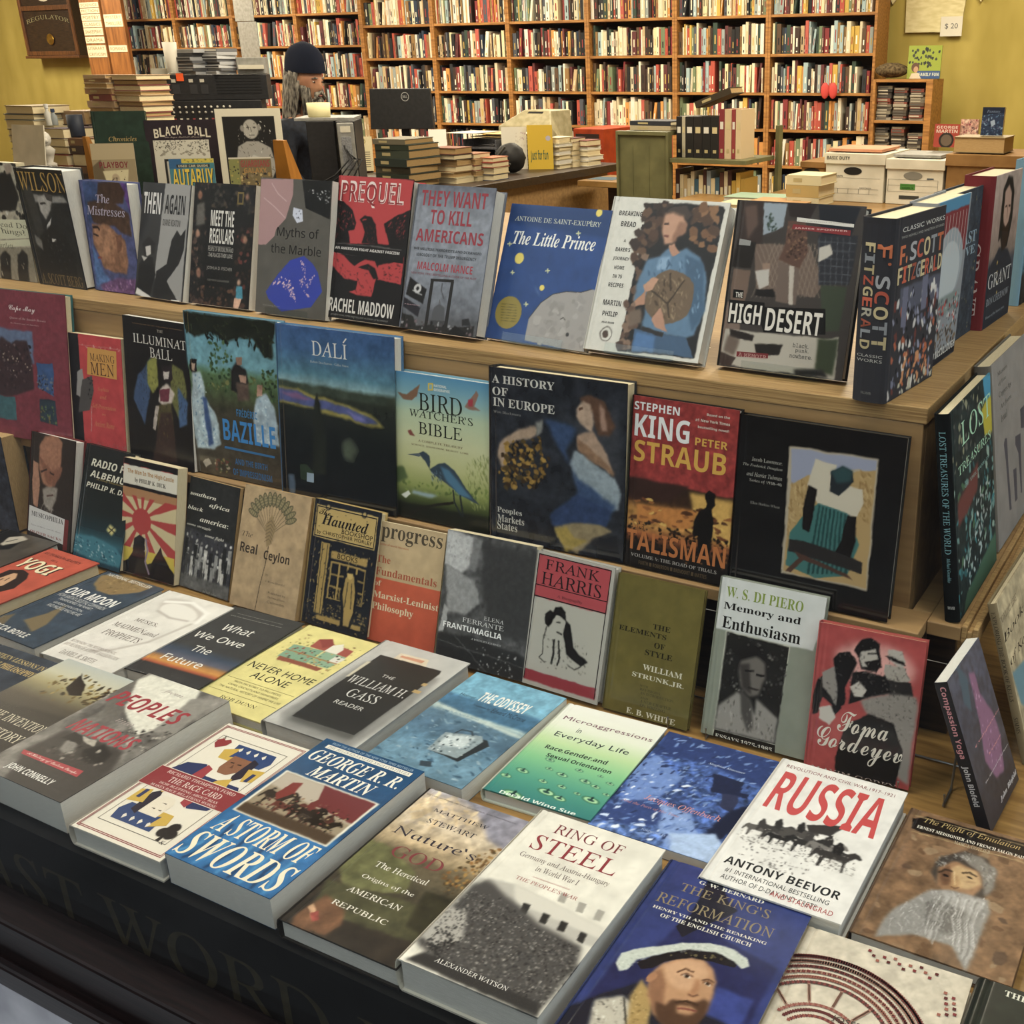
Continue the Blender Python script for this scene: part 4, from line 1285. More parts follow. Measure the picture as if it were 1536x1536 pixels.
v a0705c 643 238 669 238 669 256 643 256
v a0705c 631 232 657 232 657 250 631 250
v a0705c 619 226 645 226 645 244 619 244
v a0705c 606 221 632 221 632 239 606 239
v a0705c 593 215 619 215 619 233 593 233
v a0705c 580 210 606 210 606 228 580 228
v a0705c 567 205 593 205 593 223 567 223
v a0705c 553 200 579 200 579 218 553 218
v a0705c 540 196 566 196 566 214 540 214
v a0705c 526 192 552 192 552 209 526 209
v a0705c 512 187 538 187 538 205 512 205
v a0705c 498 184 524 184 524 202 498 202
v a0705c 484 180 510 180 510 198 484 198
v a0705c 470 177 496 177 496 195 470 195
v a0705c 455 174 481 174 481 192 455 192
v a0705c 441 171 467 171 467 189 441 189
v a0705c 426 169 452 169 452 186 426 186
v a0705c 411 166 437 166 437 184 411 184
v a0705c 397 164 423 164 423 182 397 182
v a0705c 382 162 408 162 408 180 382 180
v a0705c 367 161 393 161 393 179 367 179
v a0705c 352 160 378 160 378 178 352 178
v a0705c 337 159 363 159 363 177 337 177
v a0705c 322 158 348 158 348 176 322 176
v a0705c 307 157 333 157 333 175 307 175
v a0705c 292 157 318 157 318 175 292 175
v a0705c 277 157 303 157 303 175 277 175
v a0705c 262 158 288 158 288 176 262 176
v a0705c 247 158 273 158 273 176 247 176
v a0705c 232 159 258 159 258 177 232 177
v a0705c 217 160 243 160 243 178 217 178
v a0705c 202 161 228 161 228 179 202 179
v a0705c 187 163 213 163 213 181 187 181
v a0705c 172 165 198 165 198 183 172 183
v a0705c 157 167 183 167 183 185 157 185
v a0705c 142 169 168 169 168 187 142 187
v a0705c 128 172 154 172 154 190 128 190
v a0705c 113 175 139 175 139 193 113 193
v a0705c 99 178 125 178 125 196 99 196
v a0705c 85 181 111 181 111 199 85 199
v a0705c 71 185 97 185 97 203 71 203
v a0705c 57 189 83 189 83 207 57 207
v a0705c 43 193 69 193 69 211 43 211
v a0705c 29 197 55 197 55 215 29 215
v a0705c 16 202 42 202 42 220 16 220
v a0705c 2 207 28 207 28 225 2 225
v a0705c -11 212 15 212 15 230 -11 230
v a0705c -24 217 2 217 2 235 -24 235
v a0705c -37 223 -11 223 -11 241 -37 241
v a0705c -49 228 -23 228 -23 246 -49 246
v a0705c -62 234 -36 234 -36 252 -62 252
v a0705c -74 240 -48 240 -48 258 -74 258
v a0705c -86 247 -60 247 -60 265 -86 265
v a0705c -97 253 -71 253 -71 271 -97 271
v a0705c -109 260 -83 260 -83 278 -109 278
v a0705c -120 267 -94 267 -94 285 -120 285
v a0705c -131 274 -105 274 -105 292 -131 292
v a0705c -142 282 -116 282 -116 299 -142 299
v a0705c -152 289 -126 289 -126 307 -152 307
v a0705c -162 297 -136 297 -136 315 -162 315
v a0705c -172 305 -146 305 -146 323 -172 323
v a0705c -182 313 -156 313 -156 331 -182 331
v a0705c -191 321 -165 321 -165 339 -191 339
v a0705c -200 329 -174 329 -174 347 -200 347
v a0705c -209 338 -183 338 -183 356 -209 356
v a0705c -217 346 -191 346 -191 364 -217 364
v a0705c -225 355 -199 355 -199 373 -225 373
v 7a3630 777 855 803 855 803 873 777 873
v 7a3630 787 847 813 847 813 865 787 865
v 7a3630 796 838 822 838 822 856 796 856
v 7a3630 805 830 831 830 831 848 805 848
v 7a3630 814 821 840 821 840 839 814 839
v 7a3630 822 813 848 813 848 831 822 831
v 7a3630 831 804 857 804 857 822 831 822
v 7a3630 838 795 864 795 864 813 838 813
v 7a3630 846 786 872 786 872 804 846 804
v 7a3630 853 777 879 777 879 795 853 795
v 7a3630 860 767 886 767 886 785 860 785
v 7a3630 867 758 893 758 893 776 867 776
v 7a3630 873 749 899 749 899 766 873 766
v 7a3630 879 739 905 739 905 757 879 757
v 7a3630 884 729 910 729 910 747 884 747
v 7a3630 890 719 916 719 916 737 890 737
v 7a3630 895 710 921 710 921 727 895 727
v 7a3630 899 700 925 700 925 717 899 717
v 7a3630 904 690 930 690 930 707 904 707
v 7a3630 907 679 933 679 933 697 907 697
v 7a3630 911 669 937 669 937 687 911 687
v 7a3630 914 659 940 659 940 677 914 677
v 7a3630 917 649 943 649 943 667 917 667
v 7a3630 919 638 945 638 945 656 919 656
v 7a3630 922 628 948 628 948 646 922 646
v 7a3630 923 618 949 618 949 636 923 636
v 7a3630 925 607 951 607 951 625 925 625
v 7a3630 926 597 952 597 952 615 926 615
v 7a3630 927 586 953 586 953 604 927 604
v 7a3630 927 576 953 576 953 594 927 594
v 7a3630 927 566 953 566 953 583 927 583
v 7a3630 927 555 953 555 953 573 927 573
v 7a3630 926 545 952 545 952 563 926 563
v 7a3630 925 534 951 534 951 552 925 552
v 7a3630 923 524 949 524 949 542 923 542
v 7a3630 922 513 948 513 948 531 922 531
v 7a3630 919 503 945 503 945 521 919 521
v 7a3630 917 493 943 493 943 511 917 511
v 7a3630 914 482 940 482 940 500 914 500
v 7a3630 911 472 937 472 937 490 911 490
v 7a3630 907 462 933 462 933 480 907 480
v 7a3630 903 452 929 452 929 470 903 470
v 7a3630 899 442 925 442 925 460 899 460
v 7a3630 894 432 920 432 920 450 894 450
v 7a3630 889 422 915 422 915 440 889 440
v 7a3630 884 412 910 412 910 430 884 430
v 7a3630 879 403 905 403 905 421 879 421
v 7a3630 873 393 899 393 899 411 873 411
v 7a3630 866 384 892 384 892 401 866 401
v 7a3630 860 374 886 374 886 392 860 392
v 7a3630 853 365 879 365 879 383 853 383
v 7a3630 846 356 872 356 872 374 846 374
v 7a3630 838 347 864 347 864 364 838 364
v 7a3630 830 338 856 338 856 356 830 356
v 7a3630 822 329 848 329 848 347 822 347
v 7a3630 814 320 840 320 840 338 814 338
v 7a3630 805 312 831 312 831 330 805 330
v 7a3630 796 303 822 303 822 321 796 321
v 7a3630 786 295 812 295 812 313 786 313
v 7a3630 777 287 803 287 803 305 777 305
v 7a3630 767 279 793 279 793 297 767 297
v 7a3630 757 271 783 271 783 289 757 289
v 7a3630 746 264 772 264 772 282 746 282
v 7a3630 736 256 762 256 762 274 736 274
v 7a3630 725 249 751 249 751 267 725 267
v 7a3630 713 242 739 242 739 260 713 260
v 7a3630 702 235 728 235 728 253 702 253
v 7a3630 690 228 716 228 716 246 690 246
v 7a3630 679 222 705 222 705 240 679 240
v 7a3630 666 216 692 216 692 234 666 234
v 7a3630 654 209 680 209 680 227 654 227
v 7a3630 642 204 668 204 668 222 642 222
v 7a3630 629 198 655 198 655 216 629 216
v 7a3630 616 192 642 192 642 210 616 210
v 7a3630 603 187 629 187 629 205 603 205
v 7a3630 590 182 616 182 616 200 590 200
v 7a3630 576 177 602 177 602 195 576 195
v 7a3630 563 173 589 173 589 191 563 191
v 7a3630 549 168 575 168 575 186 549 186
v 7a3630 535 164 561 164 561 182 535 182
v 7a3630 521 160 547 160 547 178 521 178
v 7a3630 507 156 533 156 533 174 507 174
v 7a3630 492 153 518 153 518 171 492 171
v 7a3630 478 150 504 150 504 168 478 168
v 7a3630 463 147 489 147 489 165 463 165
v 7a3630 449 144 475 144 475 162 449 162
v 7a3630 434 141 460 141 460 159 434 159
v 7a3630 419 139 445 139 445 157 419 157
v 7a3630 404 137 430 137 430 155 404 155
v 7a3630 389 135 415 135 415 153 389 153
v 7a3630 374 134 400 134 400 152 374 152
v 7a3630 359 132 385 132 385 150 359 150
v 7a3630 344 131 370 131 370 149 344 149
v 7a3630 329 131 355 131 355 149 329 149
v 7a3630 314 130 340 130 340 148 314 148
v 7a3630 299 130 325 130 325 148 299 148
v 7a3630 284 130 310 130 310 148 284 148
v 7a3630 269 130 295 130 295 148 269 148
v 7a3630 254 130 280 130 280 148 254 148
v 7a3630 238 131 264 131 264 149 238 149
v 7a3630 223 132 249 132 249 150 223 150
v 7a3630 208 133 234 133 234 151 208 151
v 7a3630 193 134 219 134 219 152 193 152
v 7a3630 178 136 204 136 204 154 178 154
v 7a3630 163 138 189 138 189 156 163 156
v 7a3630 148 140 174 140 174 158 148 158
v 7a3630 134 143 160 143 160 160 134 160
v 7a3630 119 145 145 145 145 163 119 163
v 7a3630 104 148 130 148 130 166 104 166
v 7a3630 90 151 116 151 116 169 90 169
v 7a3630 76 154 102 154 102 172 76 172
v 7a3630 61 158 87 158 87 176 61 176
v 7a3630 47 162 73 162 73 180 47 180
v 7a3630 33 166 59 166 59 184 33 184
v 7a3630 19 170 45 170 45 188 19 188
v 7a3630 6 175 32 175 32 192 6 192
v 7a3630 -8 179 18 179 18 197 -8 197
v 7a3630 -21 184 5 184 5 202 -21 202
v 7a3630 -34 189 -8 189 -8 207 -34 207
v 7a3630 -47 195 -21 195 -21 213 -47 213
v 7a3630 -60 200 -34 200 -34 218 -60 218
v 7a3630 -73 206 -47 206 -47 224 -73 224
v 7a3630 -85 212 -59 212 -59 230 -85 230
v 7a3630 -98 218 -72 218 -72 236 -98 236
v 7a3630 -110 225 -84 225 -84 243 -110 243
v 7a3630 -121 231 -95 231 -95 249 -121 249
v 7a3630 -133 238 -107 238 -107 256 -133 256
v 7a3630 -144 245 -118 245 -118 263 -144 263
v 7a3630 -155 252 -129 252 -129 270 -155 270
v 7a3630 -166 259 -140 259 -140 277 -166 277
v 7a3630 -177 267 -151 267 -151 285 -177 285
v 7a3630 -187 274 -161 274 -161 292 -187 292
v 7a3630 -197 282 -171 282 -171 300 -197 300
v 7a3630 -207 290 -181 290 -181 308 -207 308
v 7a3630 -216 298 -190 298 -190 316 -216 316
v 7a3630 -226 307 -200 307 -200 325 -226 325
v 7a3630 -234 315 -208 315 -208 333 -234 333
v 7a3630 -243 324 -217 324 -217 342 -243 342
v 7a3630 -251 332 -225 332 -225 350 -251 350
v 7a3630 -260 341 -234 341 -234 359 -260 359
v a87c66 574 645 590 645 590 657 574 657
v a87c66 584 647 600 647 600 659 584 659
v a87c66 595 650 611 650 611 662 595 662
v a87c66 605 653 621 653 621 665 605 665
v a87c66 615 655 631 655 631 667 615 667
v a87c66 626 658 642 658 642 670 626 670
v a87c66 636 660 652 660 652 672 636 672
v a87c66 646 663 662 663 662 675 646 675
v a87c66 657 666 673 666 673 678 657 678
v a87c66 667 668 683 668 683 680 667 680
v a87c66 677 671 693 671 693 683 677 683
v a87c66 688 673 704 673 704 685 688 685
v a87c66 590 552 606 552 606 564 590 564
v a87c66 601 552 617 552 617 564 601 564
v a87c66 612 551 628 551 628 563 612 563
v a87c66 623 550 639 550 639 562 623 562
v a87c66 634 549 650 549 650 561 634 561
v a87c66 645 548 661 548 661 560 645 560
v a87c66 656 548 672 548 672 560 656 560
v a87c66 667 547 683 547 683 559 667 559
v a87c66 678 546 694 546 694 558 678 558
v a87c66 689 545 705 545 705 557 689 557
v a87c66 700 544 716 544 716 556 700 556
v a87c66 711 544 727 544 727 556 711 556
v a87c66 546 464 562 464 562 476 546 476
v a87c66 556 460 572 460 572 472 556 472
v a87c66 565 456 581 456 581 468 565 468
v a87c66 574 452 590 452 590 464 574 464
v a87c66 584 448 600 448 600 460 584 460
v a87c66 593 444 609 444 609 456 593 456
v a87c66 602 440 618 440 618 452 602 452
v a87c66 612 436 628 436 628 448 612 448
v a87c66 621 432 637 432 637 444 621 444
v a87c66 630 428 646 428 646 440 630 440
v a87c66 640 424 656 424 656 436 640 436
v a87c66 649 420 665 420 665 432 649 432
v a87c66 451 399 467 399 467 411 451 411
v a87c66 457 392 473 392 473 404 457 404
v a87c66 463 386 479 386 479 398 463 398
v a87c66 468 379 484 379 484 391 468 391
v a87c66 474 373 490 373 490 385 474 385
v a87c66 480 366 496 366 496 378 480 378
v a87c66 486 360 502 360 502 372 486 372
v a87c66 492 354 508 354 508 366 492 366
v a87c66 498 347 514 347 514 359 498 359
v a87c66 503 341 519 341 519 353 503 353
v a87c66 509 334 525 334 525 346 509 346
v a87c66 515 328 531 328 531 340 515 340
v a87c66 323 368 339 368 339 380 323 380
v a87c66 325 361 341 361 341 373 325 373
v a87c66 326 353 342 353 342 365 326 365
v a87c66 327 346 343 346 343 358 327 358
v a87c66 328 338 344 338 344 350 328 350
v a87c66 329 331 345 331 345 343 329 343
v a87c66 330 323 346 323 346 335 330 335
v a87c66 331 315 347 315 347 327 331 327
v a87c66 333 308 349 308 349 320 333 320
v a87c66 334 300 350 300 350 312 334 312
v a87c66 335 293 351 293 351 305 335 305
v a87c66 336 285 352 285 352 297 336 297
v a87c66 189 380 205 380 205 392 189 392
v a87c66 186 372 202 372 202 384 186 384
v a87c66 182 365 198 365 198 377 182 377
v a87c66 178 358 194 358 194 370 178 370
v a87c66 174 351 190 351 190 363 174 363
v a87c66 171 344 187 344 187 356 171 356
v a87c66 167 337 183 337 183 349 167 349
v a87c66 163 330 179 330 179 342 163 342
v a87c66 159 323 175 323 175 335 159 335
v a87c66 156 315 172 315 172 327 156 327
v a87c66 152 308 168 308 168 320 152 320
v a87c66 148 301 164 301 164 313 148 313
v a87c66 76 430 92 430 92 442 76 442
v a87c66 68 425 84 425 84 437 68 437
v a87c66 60 420 76 420 76 432 60 432
v a87c66 52 414 68 414 68 426 52 426
v a87c66 45 409 61 409 61 421 45 421
v a87c66 37 404 53 404 53 416 37 416
v a87c66 29 399 45 399 45 411 29 411
v a87c66 21 393 37 393 37 405 21 405
v a87c66 13 388 29 388 29 400 13 400
v a87c66 5 383 21 383 21 395 5 395
v a87c66 -3 378 13 378 13 390 -3 390
v a87c66 -11 372 5 372 5 384 -11 384
v 7d2f2e 390 23 410 23 410 37 390 37
v 5b2422 421 43 441 43 441 57 421 57
v 9a5a48 452 63 472 63 472 77 452 77
v 7d2f2e 483 33 503 33 503 47 483 47
v 5b2422 514 53 534 53 534 67 514 67
v 9a5a48 545 23 565 23 565 37 545 37
v 7d2f2e 576 43 596 43 596 57 576 57
v 5b2422 607 63 627 63 627 77 607 77
v 9a5a48 638 33 658 33 658 47 638 47
v 7d2f2e 669 53 689 53 689 67 669 67
v 5b2422 700 23 720 23 720 37 700 37
v 9a5a48 731 43 751 43 751 57 731 57
v 7d2f2e 762 63 782 63 782 77 762 77
v 5b2422 793 33 813 33 813 47 793 47
v 9a5a48 870 113 890 113 890 127 870 127
v 7d2f2e 920 126 940 126 940 140 920 140
v 5b2422 880 139 900 139 900 153 880 153
v 9a5a48 930 152 950 152 950 166 930 166
v 7d2f2e 890 165 910 165 910 179 890 179
v 5b2422 940 178 960 178 960 192 940 192
v 9a5a48 900 191 920 191 920 205 900 205
v 7d2f2e 950 204 970 204 970 218 950 218
v 5b2422 910 217 930 217 930 231 910 231
v 9a5a48 870 230 890 230 890 244 870 244
v 7d2f2e 830 333 850 333 850 347 830 347
v 5b2422 870 347 890 347 890 361 870 361
v 9a5a48 910 361 930 361 930 375 910 375
v 7d2f2e 830 375 850 375 850 389 830 389
v 5b2422 870 389 890 389 890 403 870 403
v 9a5a48 910 403 930 403 930 417 910 417
v 7d2f2e 830 417 850 417 850 431 830 431
v 5b2422 870 431 890 431 890 445 870 445
t s 4a423a 351 409 556 443 JOSEPH
#thebook
b 23271f
p 4a6a34 8 500 600 700 400 640 700 900 600 700 900 400 900
n 0.2 30 3
t b d8d6c4 182 31 352 68 THE
t b d8d6c4 300 220 800 290 GARDEN
#face
b 474038
n 0.2 40 2
p 1a1714 12 -123 53 139 -33 516 57 637 256 437 322
p b5ab98 6 283 98 401 31 555 61 530 156 461 230 383 222
l 2a2520 4 20 384 170 436 101
l 2a2520 4 16 456 215 501 183
w 6
#yogi
b b4472a
n 0.08 40 2
t b 5e2418 65 70 823 108 AUTOBIOGRAPHY
t b 5e2418 373 146 503 176 OF A
t S 2a140c 92 213 770 382 YOGI
t S e8d9ae 65 210 738 377 YOGI
p 2a1a14 5 192 616 175 450 332 393 505 417 632 491 752 646 660 775
p c79a72 6 281 651 303 542 317 468 378 463 490 525 548 654 477 729
l 2a1a14 3 20 367 620 352 575
l 2a1a14 3 15 435 595 408 545
w 4
#moon
b 3a4754
n 0.15 30 3
p 8d7348 8 179 194 31 64 311 -3 852 18 850 122 591 255 377 258
s 3 60 6e5833,a58a58,7b643c 15 40 1 0,180 211 183 85 75 821 29 574 247
p 7a6a4c 10 318 789 403 654 389 495 642 754 662 874
p 6d6048 8 77 926 19 815 103 759 230 898
l 6a7680 0 4 23 338 210 93
l 6a7680 0 4 767 553 781 217
t s e9e6da 99 16 850 52 NATIONAL BESTSELLER
t S efece2 64 292 885 386 OUR MOON
t s cfcfc8 71 397 869 438 HOW EARTH'S CELESTIAL COMPANION
t s cfcfc8 173 449 756 481 TRANSFORMED THE PLANET,
t s cfcfc8 207 503 709 531 GUIDED EVOLUTION,
t s cfcfc8 202 542 763 577 AND MADE US WHO WE ARE
t S e4e0d4 -17 894 710 949 REBECCA BOYLE
w 8
#muses
b ded8cc
n 0.05 40 2
e c9c0b4 30 520 180 360 180 14
e e6e0d4 25 550 220 300 140 14
l f0ebe0 20 50 200 140 500 70 840 140 920 280
l b8afa4 25 30 300 260 560 300 800 280
l c0b8ac 25 40 880 300 800 600 600 780 440 840
t u 5a4a42 266 393 601 439 MUSES,
t u 5a4a42 137 489 772 551 MADMEN,and
t u 5a4a42 189 589 709 652 PROPHETS
t u 8a7d74 55 784 712 815 RETHINKING THE HISTORY,SCIENCE,
t u 8a7d74 42 826 826 860 AND MEANING OF AUDITORY HALLUCINATION
t u 6e625a 169 903 661 951 DANIEL B. SMITH
#owe
g 0 3c3b38 58 3e3d3b 66 3b4656 74 5a5a66 78 a8743a 82 c98a34 86 a34a24 88 35322f 100 383634
n 0.06 30 2
t s b5b2a8 160 77 807 85 The book will change your view of the past
t s b5b2a8 135 116 845 127 and the future,and of what we owe
t n eae6da 268 233 671 324 What
t n eae6da 107 399 773 477 We Owe
t n eae6da 321 561 566 641 The
t n eae6da 176 731 698 809 Future
t i d6d2c6 90 995 451 1044 William
#never
b dccf82
n 0.05 30 2
s 61 150 7a7a3c,a39a5a,6a4a2c,8f8a4a,bf9a6a 10 32 1.5 0,180 120 100 920 100 920 440 120 440
p 9c4a3c 3 340 120 840 140 860 220 360 220
p 8a3c32 3 340 120 460 80 580 140 500 200
p 7fa083 4 180 240 560 220 580 400 200 400
p 8aa88a 4 580 220 860 220 840 380 580 380
p e2dcc8 3 560 140 640 100 720 150 720 220 560 220
p d8d4c4 3 740 230 880 240 860 320 740 310
s 62 70 8a3a32,3a4a34,c7a04a,5c6a4a,a8604a,2f3a2c 12 32 1 0,180 200 230 860 230 860 400 200 400
l a07040 0 16 180 310 860 310
p 8a4a34 4 220 390 800 390 780 430 240 430
t s 2e2b22 80 510 920 575 NEVER HOME
t s 2e2b22 260 600 740 665 ALONE
v 8a8250 60 710 940 710 940 714 60 714
v 8a8250 60 850 940 850 940 854 60 854
t s 5a5436 200 730 820 750 FROM MICROBES TO MILLIPEDES,
t s 5a5436 180 765 840 785 CAMEL CRICKETS,AND HONEYBEES,
t s 5a5436 120 800 920 820 THE NATURAL HISTORY OF WHERE WE LIVE
t u 3a3626 300 885 760 915 ROB DUNN
w 5
#gass
b bdbab2
p 8d8b85 50 100 260 920 220 1000 600 960 1000 200 1000 60 900
p 5a5853 40 160 220 840 240 880 940 180 940
p d8c8ac 3 300 90 620 80 680 160 300 160
p c58a6a 3 340 110 600 100 600 130 340 130
p 2c2a27 2 150 160 850 150 870 180 860 890 180 900 150 600
p b89a62 0 840 300 890 300 890 330 840 330
p b89a62 0 840 380 920 380 920 410 840 410
p c9bfa6 3 120 260 160 250 160 440 130 450
n 0.05 30 3
t s c9c6bd 420 330 560 360 THE
t u cfccc4 180 410 840 490 WILLIAM H.
t u cfccc4 340 530 680 610 GASS
t s c9c6bd 340 660 660 695 READER
#odyssey
g 0 6fa6bd 25 6fa6bd 28 3f6d8c 40 3c6784 43 a9bcb8 46 5c7c90 60 4a687e 72 567a90 84 6a8fa3 100 5c7f92
n 0.15 22 3
s 71 120 8fa9b4,46677e,7896a5,3a5a70 15 50 3 10,30 0 440 1000 440 1000 1000 0 1000
p b8c7c0 8 0 380 300 410 1000 450 1000 480 400 450 0 420
p 23282c 5 460 600 780 580 840 620 740 820 440 800
p 8e9da0 4 380 620 700 560 760 600 700 800 400 800
p c3cdcc 6 420 630 660 590 660 700 440 740
s 72 40 e2e8e6,5c6a70,2f3a40 10 26 1 0,180 400 600 740 600 740 780 400 780
l 2a3238 0 14 460 600 480 560 580 550 620 580
p 33404a 4 460 900 560 880 600 920 500 940
t s 20303c 108 235 280 265 Homer
t S ecebe0 298 165 813 267 THE ODYSSEY
t s 20303c 319 305 505 330 Translated by
t s 20303c 530 289 882 335 Edward McCrorie
t i 5f8298 49 378 359 404 With an introduction
t i 5f8298 54 422 522 449 and notes by Richard P. Martin
w 7
n 0.07 9 9
#micro
g 0 eae8dc 24 e2e5cf 42 b9d59a 60 7fbf86 80 4d9a80 100 2f7a74
e 3d7a5c 4 170 760 70 31 8
e a9d6a0 4 170 760 52 21 8
e 1f4a44 3 170 760 28 11 8
e 143430 2 170 746 9 19 0
e 3d7a5c 4 80 840 60 27 8
e a9d6a0 4 80 840 45 18 8
e 1f4a44 3 80 840 24 9 8
e 143430 2 80 828 7 16 0
e 3d7a5c 4 270 980 110 49 8
e a9d6a0 4 270 980 82 33 8
e 1f4a44 3 270 980 44 17 8
e 143430 2 270 958 14 30 0
e 3d7a5c 4 360 680 40 18 8
e a9d6a0 4 360 680 30 12 8
e 1f4a44 3 360 680 16 6 8
e 143430 2 360 672 5 11 0
e 3d7a5c 4 500 700 60 27 8
e a9d6a0 4 500 700 45 18 8
e 1f4a44 3 500 700 24 9 8
e 143430 2 500 688 7 16 0
e 3d7a5c 4 400 800 50 22 8
e a9d6a0 4 400 800 37 15 8
e 1f4a44 3 400 800 20 8 8
e 143430 2 400 790 6 14 0
e 3d7a5c 4 580 800 50 22 8
e a9d6a0 4 580 800 37 15 8
e 1f4a44 3 580 800 20 8 8
e 143430 2 580 790 6 14 0
e 3d7a5c 4 640 900 70 31 8
e a9d6a0 4 640 900 52 21 8
e 1f4a44 3 640 900 28 11 8
e 143430 2 640 886 9 19 0
e 3d7a5c 4 720 700 60 27 8
e a9d6a0 4 720 700 45 18 8
e 1f4a44 3 720 700 24 9 8
e 143430 2 720 688 7 16 0
e 3d7a5c 4 830 720 50 22 8
e a9d6a0 4 830 720 37 15 8
e 1f4a44 3 830 720 20 8 8
e 143430 2 830 710 6 14 0
e 3d7a5c 4 880 840 90 40 8
e a9d6a0 4 880 840 67 26 8
e 1f4a44 3 880 840 36 14 8
e 143430 2 880 822 11 25 0
e 3d7a5c 4 740 820 40 18 8
e a9d6a0 4 740 820 30 12 8
e 1f4a44 3 740 820 16 6 8
e 143430 2 740 812 5 11 0
e 3d7a5c 4 300 600 50 22 8
e a9d6a0 4 300 600 37 15 8
e 1f4a44 3 300 600 20 8 8
e 143430 2 300 590 6 14 0
e 3d7a5c 4 600 620 40 18 8
e a9d6a0 4 600 620 30 12 8
e 1f4a44 3 600 620 16 6 8
e 143430 2 600 612 5 11 0
e 3d7a5c 4 920 660 40 18 8
e a9d6a0 4 920 660 30 12 8
e 1f4a44 3 920 660 16 6 8
e 143430 2 920 652 5 11 0
e 3d7a5c 4 960 760 40 18 8
e a9d6a0 4 960 760 30 12 8
e 1f4a44 3 960 760 16 6 8
e 143430 2 960 752 5 11 0
e 3d7a5c 4 800 620 30 13 8
e a9d6a0 4 800 620 22 9 8
e 1f4a44 3 800 620 12 4 8
e 143430 2 800 614 3 8 0
e 3d7a5c 4 500 880 90 40 8
e a9d6a0 4 500 880 67 26 8
e 1f4a44 3 500 880 36 14 8
e 143430 2 500 862 11 25 0
t s 6a2a44 80 140 965 195 Microaggressions
t s 2a3a44 291 232 334 281 in
t s 1f2a32 137 314 865 381 Everyday Life
t S 1f2f2a 164 465 763 512 Race,Gender,and
t S 1f2f2a 236 540 857 578 Sexual Orientation
t S e6efe2 155 969 858 1010 Derald Wing Sue
#offenbach
g 0 2f477f 30 3a5693 60 35508d 100 5272b0
n 0.5 12 3
p 24376c 20 -11 1 989 3 998 279 425 205 38 263
p 6684c0 16 -43 451 72 251 385 400 327 617 109 767
p 2a3f76 18 12 802 327 617 638 783 293 907 30 956
p 7c98cc 18 399 663 653 687 948 970 768 1035 542 927
s 81 300 2c3f74,4a69a8,5f7fb8,7d97c8,253562,6a86bc,1f2c55 15 50 3.2 -55,35 0 0 1000 0 1000 1000 0 1000
s 83 60 b5c6e2,9db3da 8 24 4 -60,40 0 250 700 250 700 750 0 750
p 1a2140 4 593 274 859 280 879 383 950 370 957 415 655 439
p 2a2f4c 5 749 430 880 419 928 566 798 543
p 141a34 10 885 558 1011 443 1056 588 936 892 820 827
s 82 25 c8d6ee,dfe8f6 20 60 2.5 -50,40 40 450 600 450 600 1000 40 1000
p a9c0e2 10 600 880 900 780 1000 840 1000 1000 700 1000
t i b9c6de 497 187 815 214 Siegfried Kracauer
t i c98a86 235 622 872 684 Jacques Offenbach
t i b07a80 89 715 577 744 And the Paris of His Time
t s 9fb0d4 393 902 807 918 FOREWORD BY GERTRUD KOCH
w 14
n 0.08 9 9
#russia
b e3dfd6
n 0.05 24 3
p 5c5853 2 53 568 71 560 118 563 183 560 217 545 243 530 274 538 295 554 284 562 258 557 238 575 227 593 230 642 219 646 212 598 157 596 118 599 110 642 97 646 92 599 66 590 50 612 40 605
p 3a3735 2 139 566 131 527 144 518 147 506 165 504 170 516 183 527 188 545 212 550 186 557 183 569
p 3a3735 2 154 541 174 532 224 536 294 532 330 514 358 496 392 505 414 525 403 534 375 528 353 550 342 572 344 631 333 635 325 577 266 575 224 579 216 631 202 635 196 579 168 568 151 595 140 586
p 2a2826 2 246 539 238 492 252 482 255 467 274 465 280 480 294 492 300 514 325 519 297 528 294 543
p 4a4642 2 314 521 334 512 384 516 454 512 490 494 518 476 552 485 574 505 563 514 535 508 513 530 502 552 504 611 493 615 485 557 426 555 384 559 376 611 362 615 356 559 328 548 311 575 300 566
p 1f1d1c 2 406 519 398 472 412 462 415 447 434 445 440 460 454 472 460 494 485 499 457 508 454 523
p 2a2826 2 395 566 416 556 470 560 545 556 584 537 614 518 650 528 674 548 662 558 632 552 608 575 596 598 599 660 587 664 578 604 515 602 470 605 461 660 446 664 440 605 410 594 392 622 380 613
p 3a3735 2 494 564 485 514 500 503 503 488 524 486 530 501 545 514 551 537 578 543 548 552 545 567
p 77726c 2 535 560 556 550 610 554 685 550 724 530 754 510 790 520 814 542 802 552 772 546 748 570 736 594 739 660 727 664 718 600 655 598 610 602 601 660 586 664 580 602 550 590 532 620 520 610
p 2a2826 2 634 558 625 506 640 494 643 478 664 476 670 492 685 506 691 530 718 536 688 546 685 562
p 33302d 2 598 594 623 584 688 588 778 584 825 563 861 542 904 552 933 576 918 586 882 580 854 605 839 630 843 700 828 704 818 636 742 634 688 639 677 700 659 704 652 639 616 626 594 658 580 647
p 1c1b1a 2 717 592 706 538 724 525 728 508 753 506 760 523 778 538 785 563 818 569 782 580 778 597
p 1f1d1c 2 232 583 249 576 292 579 352 576 383 562 407 548 436 555 455 570 446 577 422 573 402 590 393 607 395 653 386 656 378 611 328 610 292 612 285 653 273 656 268 612 244 604 230 625 220 618
p 4a4642 2 311 582 304 545 316 537 318 526 335 524 340 535 352 545 357 562 378 566 354 573 352 584
s 91 150 2a2826,c2bdb4,504c48,1c1b1a,8d8880 5 16 1.6 0,180 74 747 126 581 302 484 527 468 726 478 915 579 846 705 528 741 289 749
p 33302d 2 448 456 710 380 643 487 491 499
l 2a2826 0 5 643 487 717 377
s 93 160 4a4642,8a857c,6a655f 5 16 4 8,12 40 620 920 620 920 700 40 700
